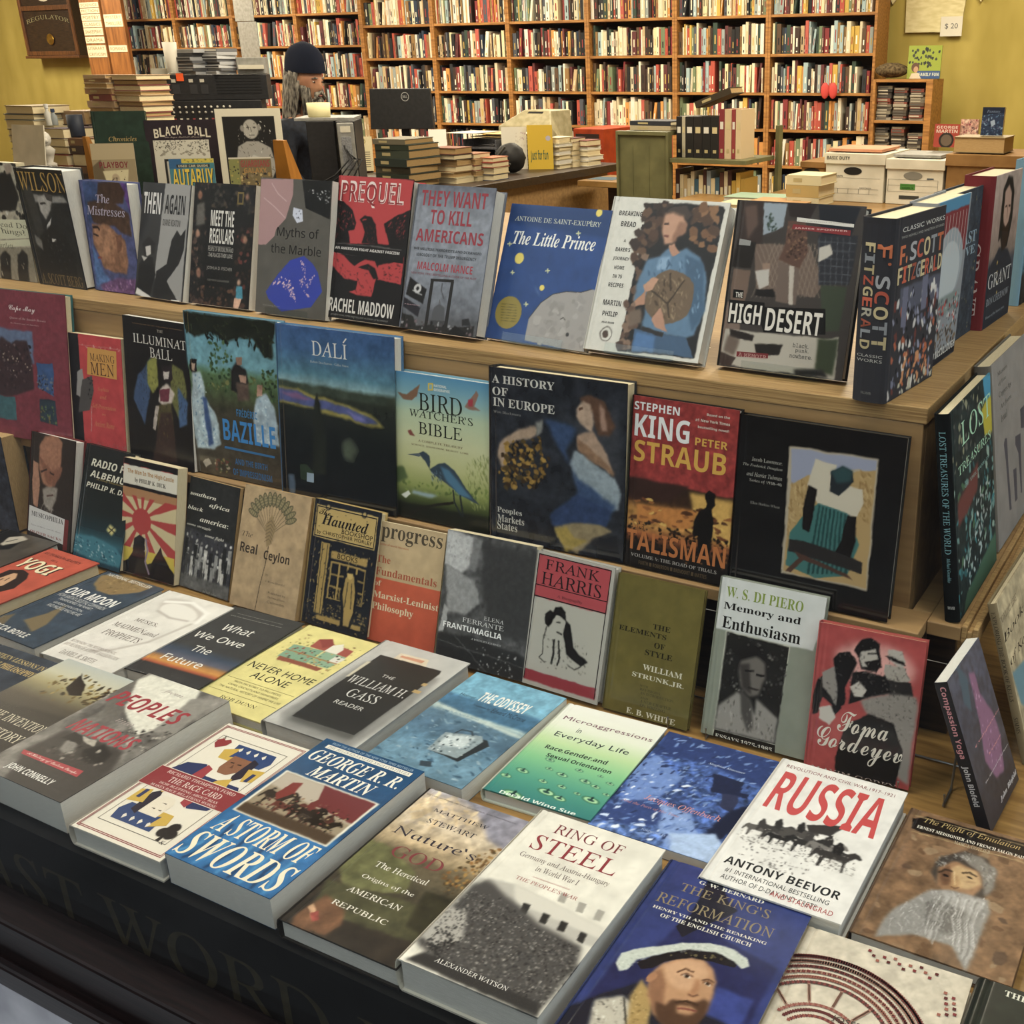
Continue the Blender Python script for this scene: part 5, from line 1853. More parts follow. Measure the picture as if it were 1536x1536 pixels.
s 92 40 4a4642,6a655f 7 20 2.5 0,180 133 782 356 744 696 738 570 813 153 811
t s 7d3038 61 43 925 73 REVOLUTION AND CIVIL WAR,1917–1921
t S c23a36 78 100 929 419 RUSSIA
t S 262626 79 817 912 869 ANTONY BEEVOR
t s 2a2a2a 122 890 867 922 #1 INTERNATIONAL BESTSELLING
t s 2a2a2a 122 937 805 967 AUTHOR OF D-DAY AND CRETE
t s a83232 486 944 922 975 AND STALINGRAD
w 5
#plight
b 7d5f42
n 0.25 26 3
s 95 40 6a4f36,8f7050,5f4a38,94795a 50 120 1.6 0,180 100 198 783 60 1006 976 34 1031
p 201a16 2 35 82 131 35 879 25 891 139 129 176 61 166
l b8a070 0 6 42 51 884 45
l b8a070 0 6 74 189 917 172
t i b49a62 118 47 799 102 The Plight of Emulation
t b e0d8c4 92 126 931 150 ERNEST MEISSONIER AND FRENCH SALON PAINTING
t u b5a98e 372 161 619 188 MARC J. GOTLIEB
p 453d36 12 307 449 313 320 474 217 620 228 696 306 714 421 681 532 519 553 394 539
p 827b72 14 417 260 567 227 698 284 722 419 691 509 603 340
p 9a7350 10 340 395 437 317 603 340 653 444 615 537 473 569 372 527
p c2a070 14 417 388 462 340 587 346 640 429 568 495 501 500
p 6a4a32 14 350 423 400 363 438 422 441 502 402 516
p b08a5c 8 446 419 480 416 516 494 483 523 459 505
l 3a2c20 5 16 354 432 386 399 435 402
l 4a3a28 5 15 505 387 545 366 595 380
e 221a14 5 402 439 22 11 12
e 2a2018 5 557 402 22 10 14
l d8b888 5 9 450 396 482 487
l 6a4a34 5 12 466 509 492 515 514 499
l 5a4432 6 10 386 472 433 465
l 7a5c40 6 10 542 445 600 427
p 8f8b84 16 351 565 477 532 711 521 753 601 741 770 740 1010 604 891 374 887 149 988 168 798 277 642
p 6d6963 20 350 654 531 587 666 689 611 818 414 818
p a8a49d 14 415 551 681 532 684 645 477 627
s 96 420 b5b1aa,9f9b94,c9c5be,8a867f,77736d,aaa69f 6 18 9 80,38 317 568 513 535 711 521 744 678 720 950 599 875 310 893 171 962 198 787
l c9c5be 3 7 428 586 412 726 421 816 432 866
l 8a867f 3 7 446 584 427 727 436 819 444 876
l b0aca5 3 7 464 581 442 727 450 823 456 886
l c9c5be 3 7 482 578 458 727 465 827 468 895
l 8a867f 3 7 500 576 473 727 480 830 480 905
l b0aca5 3 7 517 573 488 727 494 834 492 915
l c9c5be 3 7 535 570 547 710 595 806 617 882
l 8a867f 3 7 553 568 562 710 610 809 629 892
l b0aca5 3 7 571 565 577 710 624 813 640 902
l c9c5be 3 7 588 562 592 711 638 817 652 911
l 8a867f 3 7 606 560 607 711 652 820 663 921
l b0aca5 3 7 624 557 622 711 667 824 674 930
l c9c5be 3 7 641 554 637 711 681 828 685 940
l 8a867f 3 7 659 552 651 711 695 831 696 949
l b0aca5 3 7 677 549 666 711 709 835 707 959
l c9c5be 3 7 694 546 681 711 723 838 718 968
s 97 120 a39f97,8f8b83,5c5852,b9b5ad 6 18 6 60,40 281 332 474 217 691 287 714 421 663 420 585 284 430 298 331 419
w 8
n 0.06 9 9
#bluecloth
b 30343f
n 0.4 25 3
#musico
b 2c221c
p 96664c 8 208 104 324 16 570 -21 720 41 716 151 699 291 591 428 490 481 303 431 213 300
p 7a4e3a 10 201 203 505 312 746 245 720 317 593 442 412 434
p 8c8378 8 310 487 415 461 665 448 644 562 515 675 363 622
s 5 50 aaa196,6f675f,8f867a 10 35 3 80,40 300 620 580 620 580 800 300 800
p a0735a 6 80 257 192 274 252 465 222 667 127 649 67 457
l 2c1c16 4 25 262 337 396 309
l 2c1c16 4 25 471 329 561 334
l 4a302a 3 20 426 544 567 522
v c9c5c0 37 666 858 702 852 930 27 897
v 6d2320 858 702 946 702 939 972 841 981
t b 3a3634 90 710 825 754 MUSICOPHILIA
t i 5a5450 86 828 788 843 Tales of Music and the Brain
t b 8a3a30 78 884 802 906 OLIVER SACKS
w 8
n 0.1 9 9
#radio
g 0 20211f 55 1d2321 70 1e3338 80 2f5c68 84 2a4f60 100 1c3a48
p 3d7684 8 -66 795 398 764 871 803 1020 864 987 961 464 965 -53 938
s 6 90 6f99a5,2a5566,a3bcc0,1f4152 10 40 3 25,20 -59 815 409 796 915 838 917 944 323 943 -62 912
p c9c07a 8 700 627 839 654 762 717 635 680
l 2a2a22 0 15 676 654 816 684
l 2a2a22 0 15 801 639 691 699
t e d5cfba 153 113 1159 179 RADIO FREE
t e d5cfba 156 214 1130 271 ALBEMUTH
t i a08a4a 299 269 1048 293 A Newly Discovered Novel
t e d0cab6 108 319 1099 365 PHILIP K. DICK
w 5
#castle
b d5c49c
p 1d1a1a 0 0 0 1000 0 1000 55 0 55
p d8d2c0 0 0 55 1000 55 1000 220 0 220
p 1d1a1a 0 0 220 1000 220 1000 250 0 250
p a87a50 0 0 250 1000 250 1000 330 0 330
p c9b98c 0 0 330 1000 330 1000 820 0 820
p a8332e 0 370 500 1318 456 1308 598
p a8332e 0 370 500 1224 774 1108 893
p a8332e 0 370 500 901 1018 710 1083
p a8332e 0 370 500 436 1123 221 1117
p a8332e 0 370 500 -46 1062 -228 986
p a8332e 0 370 500 -418 849 -517 724
p a8332e 0 370 500 -578 544 -568 402
p a8332e 0 370 500 -484 226 -368 107
p a8332e 0 370 500 -161 -18 30 -83
p a8332e 0 370 500 304 -123 519 -117
p a8332e 0 370 500 786 -62 968 14
p a8332e 0 370 500 1158 151 1257 276
p a87a50 0 0 250 1000 250 1000 310 0 310
p d8d2c0 0 0 55 1000 55 1000 220 0 220
p 1d1a1a 0 0 220 1000 220 1000 250 0 250
p 1d1a1a 0 0 0 1000 0 1000 50 0 50
e a8332e 0 370 520 180 170 0
p c9b23a 0 0 770 1000 770 1000 900 0 900
p 1f1a1b 2 0 920 140 880 220 800 240 680 340 640 440 660 460 840 500 880 580 860 660 780 700 740 740 700 780 760 840 800 920 860 1000 900 1000 1000 0 1000
l 8d7c8c 4 30 460 660 500 760 460 860 540 960
s 4 12 b0a0ae 10 20 1 0,180 420 660 540 660 540 840 420 840
t S a87838 80 85 940 135 The Man In The High Castle
t b 2a2726 220 155 800 200 by PHILIP K. DICK
w 4
#southern
b 232322
p 35353a 20 0 460 1000 500 1000 1000 0 1000
s 7 160 101010,5c5b58,3a3938,1a1a19 12 35 3 88,20 40 480 980 480 980 900 40 900
e a9a7a0 3 60 520 19 23 0
p 1c1c1c 3 24 550 96 550 90 640 94 760 66 760 60 660 52 760 28 760
e 6a6966 3 430 690 19 23 0
p 8d8c88 3 394 720 466 720 460 810 464 930 436 930 430 830 422 930 398 930
e c2c0ba 3 800 620 19 23 0
p 3a3938 3 764 650 836 650 830 740 834 860 806 860 800 760 792 860 768 860
e a9a7a0 3 270 550 19 23 0
p b5b2aa 3 234 580 306 580 300 670 304 790 276 790 270 690 262 790 238 790
e 6a6966 3 640 720 19 23 0
p 1c1c1c 3 604 750 676 750 670 840 674 960 646 960 640 860 632 960 608 960
e c2c0ba 3 110 650 19 23 0
p 8d8c88 3 74 680 146 680 140 770 144 890 116 890 110 790 102 890 78 890
e a9a7a0 3 480 580 19 23 0
p 3a3938 3 444 610 516 610 510 700 514 820 486 820 480 720 472 820 448 820
e 6a6966 3 850 750 19 23 0
p b5b2aa 3 814 780 886 780 880 870 884 990 856 990 850 890 842 990 818 990
e c2c0ba 3 320 680 19 23 0
p 1c1c1c 3 284 710 356 710 350 800 354 920 326 920 320 820 312 920 288 920
e a9a7a0 3 690 610 19 23 0
p 8d8c88 3 654 640 726 640 720 730 724 850 696 850 690 750 682 850 658 850
e 6a6966 3 160 540 19 23 0
p 3a3938 3 124 570 196 570 190 660 194 780 166 780 160 680 152 780 128 780
e c2c0ba 3 530 710 19 23 0
p b5b2aa 3 494 740 566 740 560 830 564 950 536 950 530 850 522 950 498 950
e a9a7a0 3 900 640 19 23 0
p 1c1c1c 3 864 670 936 670 930 760 934 880 906 880 900 780 892 880 868 880
e 6a6966 3 370 570 19 23 0
p 8d8c88 3 334 600 406 600 400 690 404 810 376 810 370 710 362 810 338 810
e c2c0ba 3 740 740 19 23 0
p 3a3938 3 704 770 776 770 770 860 774 980 746 980 740 880 732 980 708 980
e a9a7a0 3 210 670 19 23 0
p b5b2aa 3 174 700 246 700 240 790 244 910 216 910 210 810 202 910 178 910
e 6a6966 3 580 600 19 23 0
p 1c1c1c 3 544 630 616 630 610 720 614 840 586 840 580 740 572 840 548 840
e c2c0ba 3 950 530 19 23 0
p 8d8c88 3 914 560 986 560 980 650 984 770 956 770 950 670 942 770 918 770
e a9a7a0 3 420 700 19 23 0
p 3a3938 3 384 730 456 730 450 820 454 940 426 940 420 840 412 940 388 940
e 6a6966 3 790 630 19 23 0
p b5b2aa 3 754 660 826 660 820 750 824 870 796 870 790 770 782 870 758 870
e c2c0ba 3 260 560 19 23 0
p 1c1c1c 3 224 590 296 590 290 680 294 800 266 800 260 700 252 800 228 800
e a9a7a0 3 630 730 19 23 0
p 8d8c88 3 594 760 666 760 660 850 664 970 636 970 630 870 622 970 598 970
e 6a6966 3 100 660 19 23 0
p 3a3938 3 64 690 136 690 130 780 134 900 106 900 100 800 92 900 68 900
e c2c0ba 3 470 590 19 23 0
p b5b2aa 3 434 620 506 620 500 710 504 830 476 830 470 730 462 830 438 830
e a9a7a0 3 840 520 19 23 0
p 1c1c1c 3 804 550 876 550 870 640 874 760 846 760 840 660 832 760 808 760
e 6a6966 3 310 690 19 23 0
p 8d8c88 3 274 720 346 720 340 810 344 930 316 930 310 830 302 930 278 930
p 5c5b58 15 0 880 1000 880 1000 1000 0 1000
n 0.2 20 2
t I ddd8c6 29 127 559 162 southern
t I ddd8c6 439 192 845 240 africa
t I ddd8c6 10 257 324 292 black
t I ddd8c6 281 335 855 379 america:
t I c2beb0 27 414 525 442 some struggle
t I c2beb0 413 475 803 508 some fight
t I 8a877c 493 976 771 1002 by bill sales
w 8
n 0.08 9 9
#ceylon
b a78d68
n 0.12 30 3
l 5a4e38 0 6 450 380 284 276 174 220
e 4f4c36 2 173 220 86 36 -156
e 8a7c58 2 173 220 70 24 -156
l 4f4c36 0 6 210 250 229 219
l 4f4c36 0 6 180 241 200 210
l 4f4c36 0 6 151 232 171 201
l 4f4c36 0 6 122 222 141 192
l 5a4e38 0 6 450 380 294 250 190 177
e 4f4c36 2 189 176 86 36 -145
e 8a7c58 2 189 176 70 24 -145
l 4f4c36 0 6 217 211 244 183
l 4f4c36 0 6 191 198 218 170
l 4f4c36 0 6 164 185 192 157
l 4f4c36 0 6 138 172 166 144
l 5a4e38 0 6 450 380 318 230 231 143
e 4f4c36 2 230 142 86 36 -134
e 8a7c58 2 230 142 70 24 -134
l 4f4c36 0 6 248 180 283 156
l 4f4c36 0 6 226 164 261 140
l 4f4c36 0 6 204 147 238 124
l 4f4c36 0 6 182 131 216 108
l 5a4e38 0 6 450 380 348 213 280 115
e 4f4c36 2 280 115 86 36 -123
e 8a7c58 2 280 115 70 24 -123
l 4f4c36 0 6 287 154 328 135
l 4f4c36 0 6 270 135 310 117
l 4f4c36 0 6 253 116 293 98
l 4f4c36 0 6 235 97 275 79
l 5a4e38 0 6 450 380 382 201 336 95
e 4f4c36 2 336 94 86 36 -112
e 8a7c58 2 336 94 70 24 -112
l 4f4c36 0 6 333 134 377 121
l 4f4c36 0 6 321 113 365 100
l 4f4c36 0 6 309 92 353 79
l 4f4c36 0 6 297 71 341 58
l 5a4e38 0 6 450 380 418 193 397 82
e 4f4c36 2 397 81 86 36 -101
e 8a7c58 2 397 81 70 24 -101
l 4f4c36 0 6 383 120 430 113
l 4f4c36 0 6 377 98 424 91
l 4f4c36 0 6 371 75 418 69
l 4f4c36 0 6 365 53 412 47
l 5a4e38 0 6 450 380 456 191 460 78
e 4f4c36 2 460 77 86 36 -90
e 8a7c58 2 460 77 70 24 -90
l 4f4c36 0 6 436 113 484 113
l 4f4c36 0 6 436 90 484 90
l 4f4c36 0 6 436 68 484 68
l 4f4c36 0 6 436 45 484 45
l 5a4e38 0 6 450 380 494 193 523 82
e 4f4c36 2 522 81 86 36 -79
e 8a7c58 2 522 81 70 24 -79
l 4f4c36 0 6 490 113 537 120
l 4f4c36 0 6 496 91 543 98
l 4f4c36 0 6 502 69 549 75
l 4f4c36 0 6 508 47 555 53
l 5a4e38 0 6 450 380 530 201 584 95
e 4f4c36 2 583 94 86 36 -68
e 8a7c58 2 583 94 70 24 -68
l 4f4c36 0 6 543 121 587 134
l 4f4c36 0 6 555 100 599 113
l 4f4c36 0 6 567 79 611 92
l 4f4c36 0 6 579 58 623 71
l 5a4e38 0 6 450 380 564 213 640 115
e 4f4c36 2 639 115 86 36 -57
e 8a7c58 2 639 115 70 24 -57
l 4f4c36 0 6 592 135 633 154
l 4f4c36 0 6 610 117 650 135
l 4f4c36 0 6 627 98 667 116
l 4f4c36 0 6 645 79 685 97
l 5a4e38 0 6 450 380 594 230 689 143
e 4f4c36 2 689 142 86 36 -46
e 8a7c58 2 689 142 70 24 -46
l 4f4c36 0 6 637 156 672 180
l 4f4c36 0 6 659 140 694 164
l 4f4c36 0 6 682 124 716 147
l 4f4c36 0 6 704 108 738 131
l 5a4e38 0 6 450 380 618 250 730 177
e 4f4c36 2 730 176 86 36 -35
e 8a7c58 2 730 176 70 24 -35
l 4f4c36 0 6 676 183 703 211
l 4f4c36 0 6 702 170 729 198
l 4f4c36 0 6 728 157 756 185
l 4f4c36 0 6 754 144 782 172
l 5a4e38 0 6 450 380 628 276 746 220
e 4f4c36 2 746 220 86 36 -24
e 8a7c58 2 746 220 70 24 -24
l 4f4c36 0 6 691 219 710 250
l 4f4c36 0 6 720 210 740 241
l 4f4c36 0 6 749 201 769 232
l 4f4c36 0 6 779 192 798 222
p 8a7450 4 380 300 460 200 540 300 500 440 440 470
l 4a3c2c 0 10 470 460 460 600 420 800 400 1000
l 55452f 0 5 400 280 460 250 520 290
l 55452f 0 5 400 310 460 280 520 320
l 55452f 0 5 400 340 460 310 520 350
l 55452f 0 5 400 370 460 340 520 380
l 55452f 0 5 400 400 460 370 520 410
l 55452f 0 5 400 430 460 400 520 440
t i 4a3c2c 48 377 214 422 The
t S 33281e 49 467 311 552 Real
t S 33281e 418 493 806 594 Ceylon
t i 5a4a38 482 677 523 708 by
t s 5a4a38 492 734 799 749 C. Brooke Elliott K.C.
t s 6a5a44 560 820 820 842 Published by
t s 6a5a44 560 856 820 878 The Times of Ceylon
t s 6a5a44 560 892 820 914 Colombo
#haunted
b 1e2128
p b59a5c 0 40 40 960 40 960 300 40 300
s 8 40 1e2128 6 16 3 0,20 40 30 960 30 960 300 40 300
v 1e2128 50 50 950 50 950 58 50 58
v 1e2128 50 284 950 284 950 292 50 292
v 1e2128 50 50 60 50 60 290 50 290
v 1e2128 940 50 950 50 950 290 940 290
t c 1d1b1c 90 70 260 115 The
t I 1d1b1c 140 105 840 190 Haunted
t s 1d1b1c 460 195 920 232 BOOKSHOP
t s 1d1b1c 90 240 920 276 by CHRISTOPHER MORLEY
e 1e2128 0 220 45 40 40 0
e b59a5c 0 220 45 24 24 0
e 1e2128 0 760 45 40 40 0
e b59a5c 0 760 45 24 24 0
p a5894c 2 180 330 300 330 300 900 180 900
p a5894c 2 340 380 880 380 880 440 340 440
t s 1d1b1c 440 390 740 430 BOOKS
s 9 260 a5894c,b59a5c,1a1c22,15171c,8d7540 7 26 3 88,60 40 330 960 330 960 970 40 970
p a5894c 2 350 460 880 460 880 760 350 760
p 1a1c22 2 370 475 475 475 475 560 370 560
p 1a1c22 2 370 571 475 571 475 656 370 656
p 1a1c22 2 370 667 475 667 475 752 370 752
p 1a1c22 2 500 475 605 475 605 560 500 560
p 1a1c22 2 500 571 605 571 605 656 500 656
p 1a1c22 2 500 667 605 667 605 752 500 752
p 1a1c22 2 630 475 735 475 735 560 630 560
p 1a1c22 2 630 571 735 571 735 656 630 656
p 1a1c22 2 630 667 735 667 735 752 630 752
p 1a1c22 2 760 475 865 475 865 560 760 560
p 1a1c22 2 760 571 865 571 865 656 760 656
p 1a1c22 2 760 667 865 667 865 752 760 752
s 10 90 a5894c,8d7540 8 26 2.4 80,30 370 660 860 660 860 760 370 760
p a5894c 4 220 910 900 910 900 950 220 950
s 11 120 a5894c,8d7540 7 24 3 10,30 40 800 960 800 960 990 40 990
l 1a1c22 0 8 200 340 200 900
l 1a1c22 0 8 270 340 270 900
p 1a1c22 2 570 540 760 520 800 660 800 840 740 980 600 980 580 800 540 700
p a5894c 2 600 560 720 540 760 660 760 820 720 940 640 940 620 800 580 700
e c5a862 0 660 540 45 45 0
p 1a1c22 0 600 530 720 520 700 500 620 500
l 1a1c22 0 10 640 600 630 800
l 1a1c22 0 10 700 600 720 800
w 6
#progress
g 0 b8a078 46.5 b29a72 47 b84c26 100 b04520
n 0.06 40 2
p b84c26 0 0 0 40 0 40 470 0 470
t b 4a4030 90 40 960 165 progress
t s a8603a 80 175 500 195 books of world literature
t b a04a2c 60 280 260 340 The
t b a04a2c 60 380 940 445 Fundamentals
t b d8c8a4 60 490 160 535 of
t b d8c8a4 60 580 1000 635 Marxist-Leninist
t b d8c8a4 60 675 660 750 Philosophy
#frantu
b 4c4c4c
n 0.35 18 3
p b5b5b4 10 0 0 320 20 300 240 200 300 0 260
p 777777 8 300 20 400 30 360 280 280 260
s 3 50 8a8a88,6a6a68 5 16 3 70,60 20 20 300 20 300 200 20 200
p 8f8f8e 16 20 260 200 300 360 340 440 500 300 600 80 620
p 3a3a3a 30 400 40 1000 60 1000 700 600 720 460 400
p a2a2a0 5 40 560 100 600 60 780 0 800
p 2b2b2b 20 0 780 400 760 1000 820 1000 1000 0 1000
l 555555 0 8 0 840 1000 900
l 555555 0 8 200 780 600 1000
s 4 40 9a9a98,c2c2c0 8 22 2 0,180 460 820 900 820 900 1000 460 1000
t u d2d2ce 511 587 732 616 ELENA
t u d2d2ce 269 630 739 666 FERRANTE
t S ecece8 55 689 727 732 FRANTUMAGLIA
t u c8c8c4 388 770 731 784 A WRITER'S JOURNEY
w 10
n 0.1 9 9
#harris
b a8a49a
p a63c42 0 30 20 960 20 960 340 30 340
v 1f1a1a 30 20 960 20 960 27 30 27
v 1f1a1a 30 246 960 246 960 252 30 252
v 1f1a1a 30 330 960 330 960 338 30 338
v 1f1a1a 30 20 40 20 40 960 30 960
v 1f1a1a 950 20 960 20 960 960 950 960
p aeaa9e 0 50 345 940 345 940 880 50 880
p 8c2a34 0 30 885 960 885 960 970 30 970
t u 2a1c1e 130 48 828 125 FRANK
t u 2a1c1e 102 145 868 239 HARRIS
t u 55282c 324 288 650 317 A Biography
t u 6a2028 178 1009 681 1044 Philippa Pullar
p 1c1b1a 2 220 520 200 450 260 410 300 420 320 380 400 370 460 400 480 460 540 480 580 560 620 640 700 680 780 700 820 720 740 760 620 730 540 700 500 620 460 560 480 470 400 440 340 440 300 500 260 540
p aeaa9e 0 310 470 380 450 450 480 470 540 440 600 360 600 320 550
l 1c1b1a 0 12 360 490 410 490
l 1c1b1a 0 16 380 560 450 570
l 1c1b1a 0 10 240 540 220 640 240 740 200 780 280 800
l 1c1b1a 0 25 360 620 380 720 360 800
l 1c1b1a 0 20 420 620 460 740 440 800
l 1c1b1a 0 9 560 700 660 730 740 760 660 800 580 780
s 6 60 2a2826,55524c 5 18 4 60,50 220 600 800 600 800 840 220 840
w 7
#elements
b 655b2a
n 0.07 40 2
t b 2a2716 470 307 673 344 THE
t b 2a2716 79 367 638 403 ELEMENTS
t b 2a2716 512 436 637 477 OF
t b 2a2716 418 500 735 540 STYLE
t b cfc9b0 414 608 872 650 WILLIAM
t b cfc9b0 301 680 905 718 STRUNK,JR.
t b cfc9b0 285 946 859 987 E. B. WHITE
t u 3f3a1e 406 759 503 774 WITH
t u 3f3a1e 412 783 664 803 REVISIONS,
t u 3f3a1e 418 809 824 831 AN INTRODUCTION,
t u 3f3a1e 424 844 521 860 AND
t u 3f3a1e 430 867 792 888 A NEW CHAPTER
t u 3f3a1e 435 896 732 917 ON WRITING
#dipiero
b 84897a
p c9cbc6 0 -72 -11 1046 -30 941 332 -17 326
n 0.03 30 2
p b9b9a8 0 111 325 732 329 717 967 116 1036
p 232220 0 123 334 724 339 719 953 125 958
s 5 170 3c3b39,55534f,191817,77746e,2a2927 10 30 1 0,180 130 341 722 344 731 680 140 678
p 1e1c1b 8 242 429 318 385 453 386 533 450 556 556 537 625 295 597 244 517
p 6a655e 7 289 488 432 444 522 474 542 569 497 675 418 699 322 648 277 556
p 3a3633 8 277 512 375 497 432 686 341 656
l 1a1817 3 18 343 546 426 538
l 1a1817 3 18 455 555 530 554
l 2a2624 3 15 398 647 491 645
p 8f8b83 8 131 802 296 686 422 720 491 808 485 699 596 746 705 793 713 946 127 954
p 4a4743 6 324 659 441 728 491 885 448 926 358 819
s 6 60 6a665f,a5a198,4f4c47 10 30 4 80,30 139 800 300 707 673 799 702 936 135 947
v 1d1a17 125 958 720 955 724 1040 119 1033
t b 7d8f3a 67 50 802 116 W. S. DI PIERO
t b 201e1c 58 150 797 205 Memory and
t b 201e1c 63 237 816 313 Enthusiasm
t b c9c7bb 140 978 695 1008 ESSAYS,1975-1985
w 5
#foma
b a5423f
e d49a90 70 550 220 380 220 0
n 0.08 40 2
p 1d1b1b 3 157 228 216 178 312 158 389 218 351 295 302 399 321 516 226 555 99 503 66 618 17 638 -2 518 30 392 184 296
p 8d8880 6 72 337 181 273 232 433 240 541 182 490 87 431
p 1d1b1b 3 343 141 396 63 490 38 576 61 609 209 577 261 429 260 381 172
p b3ada2 4 409 144 550 100 577 167 537 220 443 246 401 192
p 201d1c 4 453 209 593 164 619 220 528 263
l 201d1c 2 12 476 146 562 128
p 1d1b1b 3 351 295 479 264 644 275 672 247 888 285 919 374 861 407 695 385 447 472 353 511
p b3ada2 3 663 96 790 89 833 153 810 203 674 164
p 1d1b1b 2 637 135 818 161 838 181 682 163
p a39d92 6 646 192 823 189 899 260 845 315 680 293 646 239
p 2a2726 5 680 293 903 283 934 372 745 390
p 8d8880 8 447 472 695 385 966 367 993 433 986 671 989 970 780 887 810 677 525 544
p 1b1a1a 5 344 658 559 550 794 584 904 757 871 1040 300 1021 288 888
p 1d1b1b 3 15 626 271 524 292 545 233 603 64 606
p c2bcb0 3 77 579 191 549 244 613 195 682 150 665 88 651
p c2bcb0 3 342 392 427 349 508 391 475 444 393 450
s 5 260 1d1b1b,b3ada2,5c5854,2a2726 5 16 6 50,35 279 258 895 237 969 390 971 674 829 698 487 514
s 8 120 1d1b1b,2a2726,8d8880 5 15 5 60,40 6 347 202 198 329 155 474 40 576 61 593 259 317 493 102 526
s 9 60 1d1b1b,c2bcb0 5 13 5 70,40 647 98 806 87 888 285 680 293
t c ddd5c4 271 562 752 708 Foma
t c ddd5c4 85 696 910 901 Gordeyev
t u a99a90 63 983 887 1025 MAXIM GORKY
w 8
#capemay
b 74303a
p 2f6466 0 -10 0 240 0 240 300 -10 300
p 3d6066 0 0 720 400 720 400 880 0 880
p 74303a 0 240 0 1000 0 1000 720 240 720
t c dcccc8 390 98 676 146 Cape May
t i b99a98 394 175 786 194 Queen of the Seaside Resorts
t i b99a98 398 213 710 224 Its History and Architecture
p 5c6a86 4 67 263 633 262 631 485 36 507
p 3b2a2c 5 51 388 227 375 277 319 319 329 401 362 447 333 575 323 612 461 613 655 361 717 9 722
s 3 90 2b2224,4f3a3a,6a5a58,241d22 10 30 1 0,180 185 365 614 346 604 642 145 696
s 4 14 c9b9a0,a99a86 8 18 1 0,180 223 414 586 412 594 540 205 559
p 33507c 3 654 464 831 462 831 674 657 638
s 5 40 2a2a34,6b6f78 10 25 1 0,180 657 534 828 533 831 674 657 638
p 2c3a44 3 670 714 839 699 842 880 655 859
s 6 40 5a6a42,6b5a3a,26303a 10 26 1 0,180 677 753 824 739 833 868 666 858
w 8
n 0.1 9 9
#making
b b03032
p 1c191b 0 0 0 200 0 200 1000 0 1000
n 0.08 30 2
p 8e8a86 6 141 334 240 294 259 426 202 564 94 538
p 4a4644 6 226 395 417 348 436 479 339 654 110 689
s 3 20 1c191b 10 30 1 0,180 340 370 466 394 385 584 320 521
l b9a9a2 0 8 381 618 344 840
l b99a8a 0 6 200 90 1000 90
s 5 24 d0a79a 10 22 1 0,180 220 80 1000 80 1000 115 220 115
s 6 24 9a6a60 10 20 1 0,180 220 920 1000 920 1000 950 220 950
v c08a3a 369 104 909 110 895 350 329 341
t u 4a2a1a 402 152 868 217 MAKING
t u 4a2a1a 402 230 848 337 MEN
t i c07a4a 525 438 726 477 Sophists
t i c07a4a 553 504 674 538 and
t i c07a4a 394 588 845 637 Self-Presentation
t i c07a4a 572 661 640 683 in
t i c07a4a 411 739 798 788 Ancient Rome
w 5
#illuminati
b 1a1716
p 3a4f70 10 190 402 418 265 436 355 392 464 265 743 105 569
p 8a8a42 10 355 296 510 245 513 454 416 515 335 442
p 6a6a3a 12 739 279 908 317 948 468 837 687 708 541 698 386
p 3f5a80 12 809 428 957 519 925 679 805 717
s 3 70 0f0e0e,15131a 5 14 8 60,12 203 308 510 245 473 536 210 694
s 4 70 0f0e0e,15131a 5 14 8 -70,12 712 268 936 315 943 651 708 541
p 2a2024 4 591 304 723 293 742 382 635 417 568 371
p c2b8ae 3 601 342 689 332 668 388 614 399
p c2b4a8 5 541 464 664 421 759 485 707 555 585 592 499 560
p 6a2f3c 4 525 479 690 452 664 545 530 558
p 50482a 8 466 590 707 555 718 832 459 885
p b0a49a 4 451 591 510 592 428 767 384 758
p 3b2a24 14 520 638 699 621 747 963 352 1006
s 5 50 6a5c2a,2a2418,4a3f20 8 20 6 85,15 466 590 722 553 703 833 430 875
t u 8a6a4a 158 41 924 48 BASED ON THE HIT NYC THEATRICAL EXPERIENCE
t u b5aa9e 534 66 626 83 THE
t u d2ccc2 156 113 1015 175 ILLUMINATI
t u d2ccc2 408 192 749 261 BALL
w 9
n 0.1 9 9
#bazille
g 0 5c8a9c 30 6fa0ac 36 5d7a52 44 4a5a38 58 3f3a2c 100 4c4234
p 23261c 8 -16 6 988 1 934 224 847 209 756 126 596 116 446 161 288 104 112 152 -10 103
s 3 160 1d2118,2c3222,171a14 20 50 3.5 60,60 -8 22 987 5 925 214 791 168 488 158 156 137 10 113
s 4 80 3f5a34,557044,2f4428 15 40 1 0,180 278 174 448 149 553 289 448 460 218 445 242 280
s 5 60 3a4f30,4c6238,2a3822 15 40 1 0,180 816 301 958 278 977 468 856 480
s 6 50 5f6a3c,7a7a48,4a5530 15 40 2 0,180 243 420 834 322 821 437 234 479
p 26211f 3 37 291 113 285 112 361 55 383 20 357
p b59884 3 55 313 98 315 80 363 50 360
p a9bac0 6 45 378 145 358 175 449 175 520 281 605 319 792 228 832 29 848 -5 633
s 7 70 cdd8da,8aa0ac,6f8aa0 10 24 1 0,180 54 389 163 380 298 794 31 835
p 39507c 4 144 511 196 524 232 801 175 820
p 262320 5 488 317 556 266 644 304 665 382 591 481 471 446
p 8a6a58 3 551 244 613 236 612 278 554 283
p a5806c 3 577 344 639 339 640 385 582 390
p 5c4a40 4 539 399 664 388 661 498 536 510
p a8806c 3 755 392 816 386 803 450 748 455
p 9fb0ba 6 736 468 841 435 932 518 964 746 867 745 703 751 701 587
s 8 60 c2d0d6,86a0b4 10 24 1 0,180 745 479 859 456 949 736 725 737
p b5a894 3 83 928 164 900 192 934 122 966
s 9 40 6a3a2c,8a7a4a,3a4a2a,a89a80 15 35 1 0,180 217 906 393 880 403 964 250 982
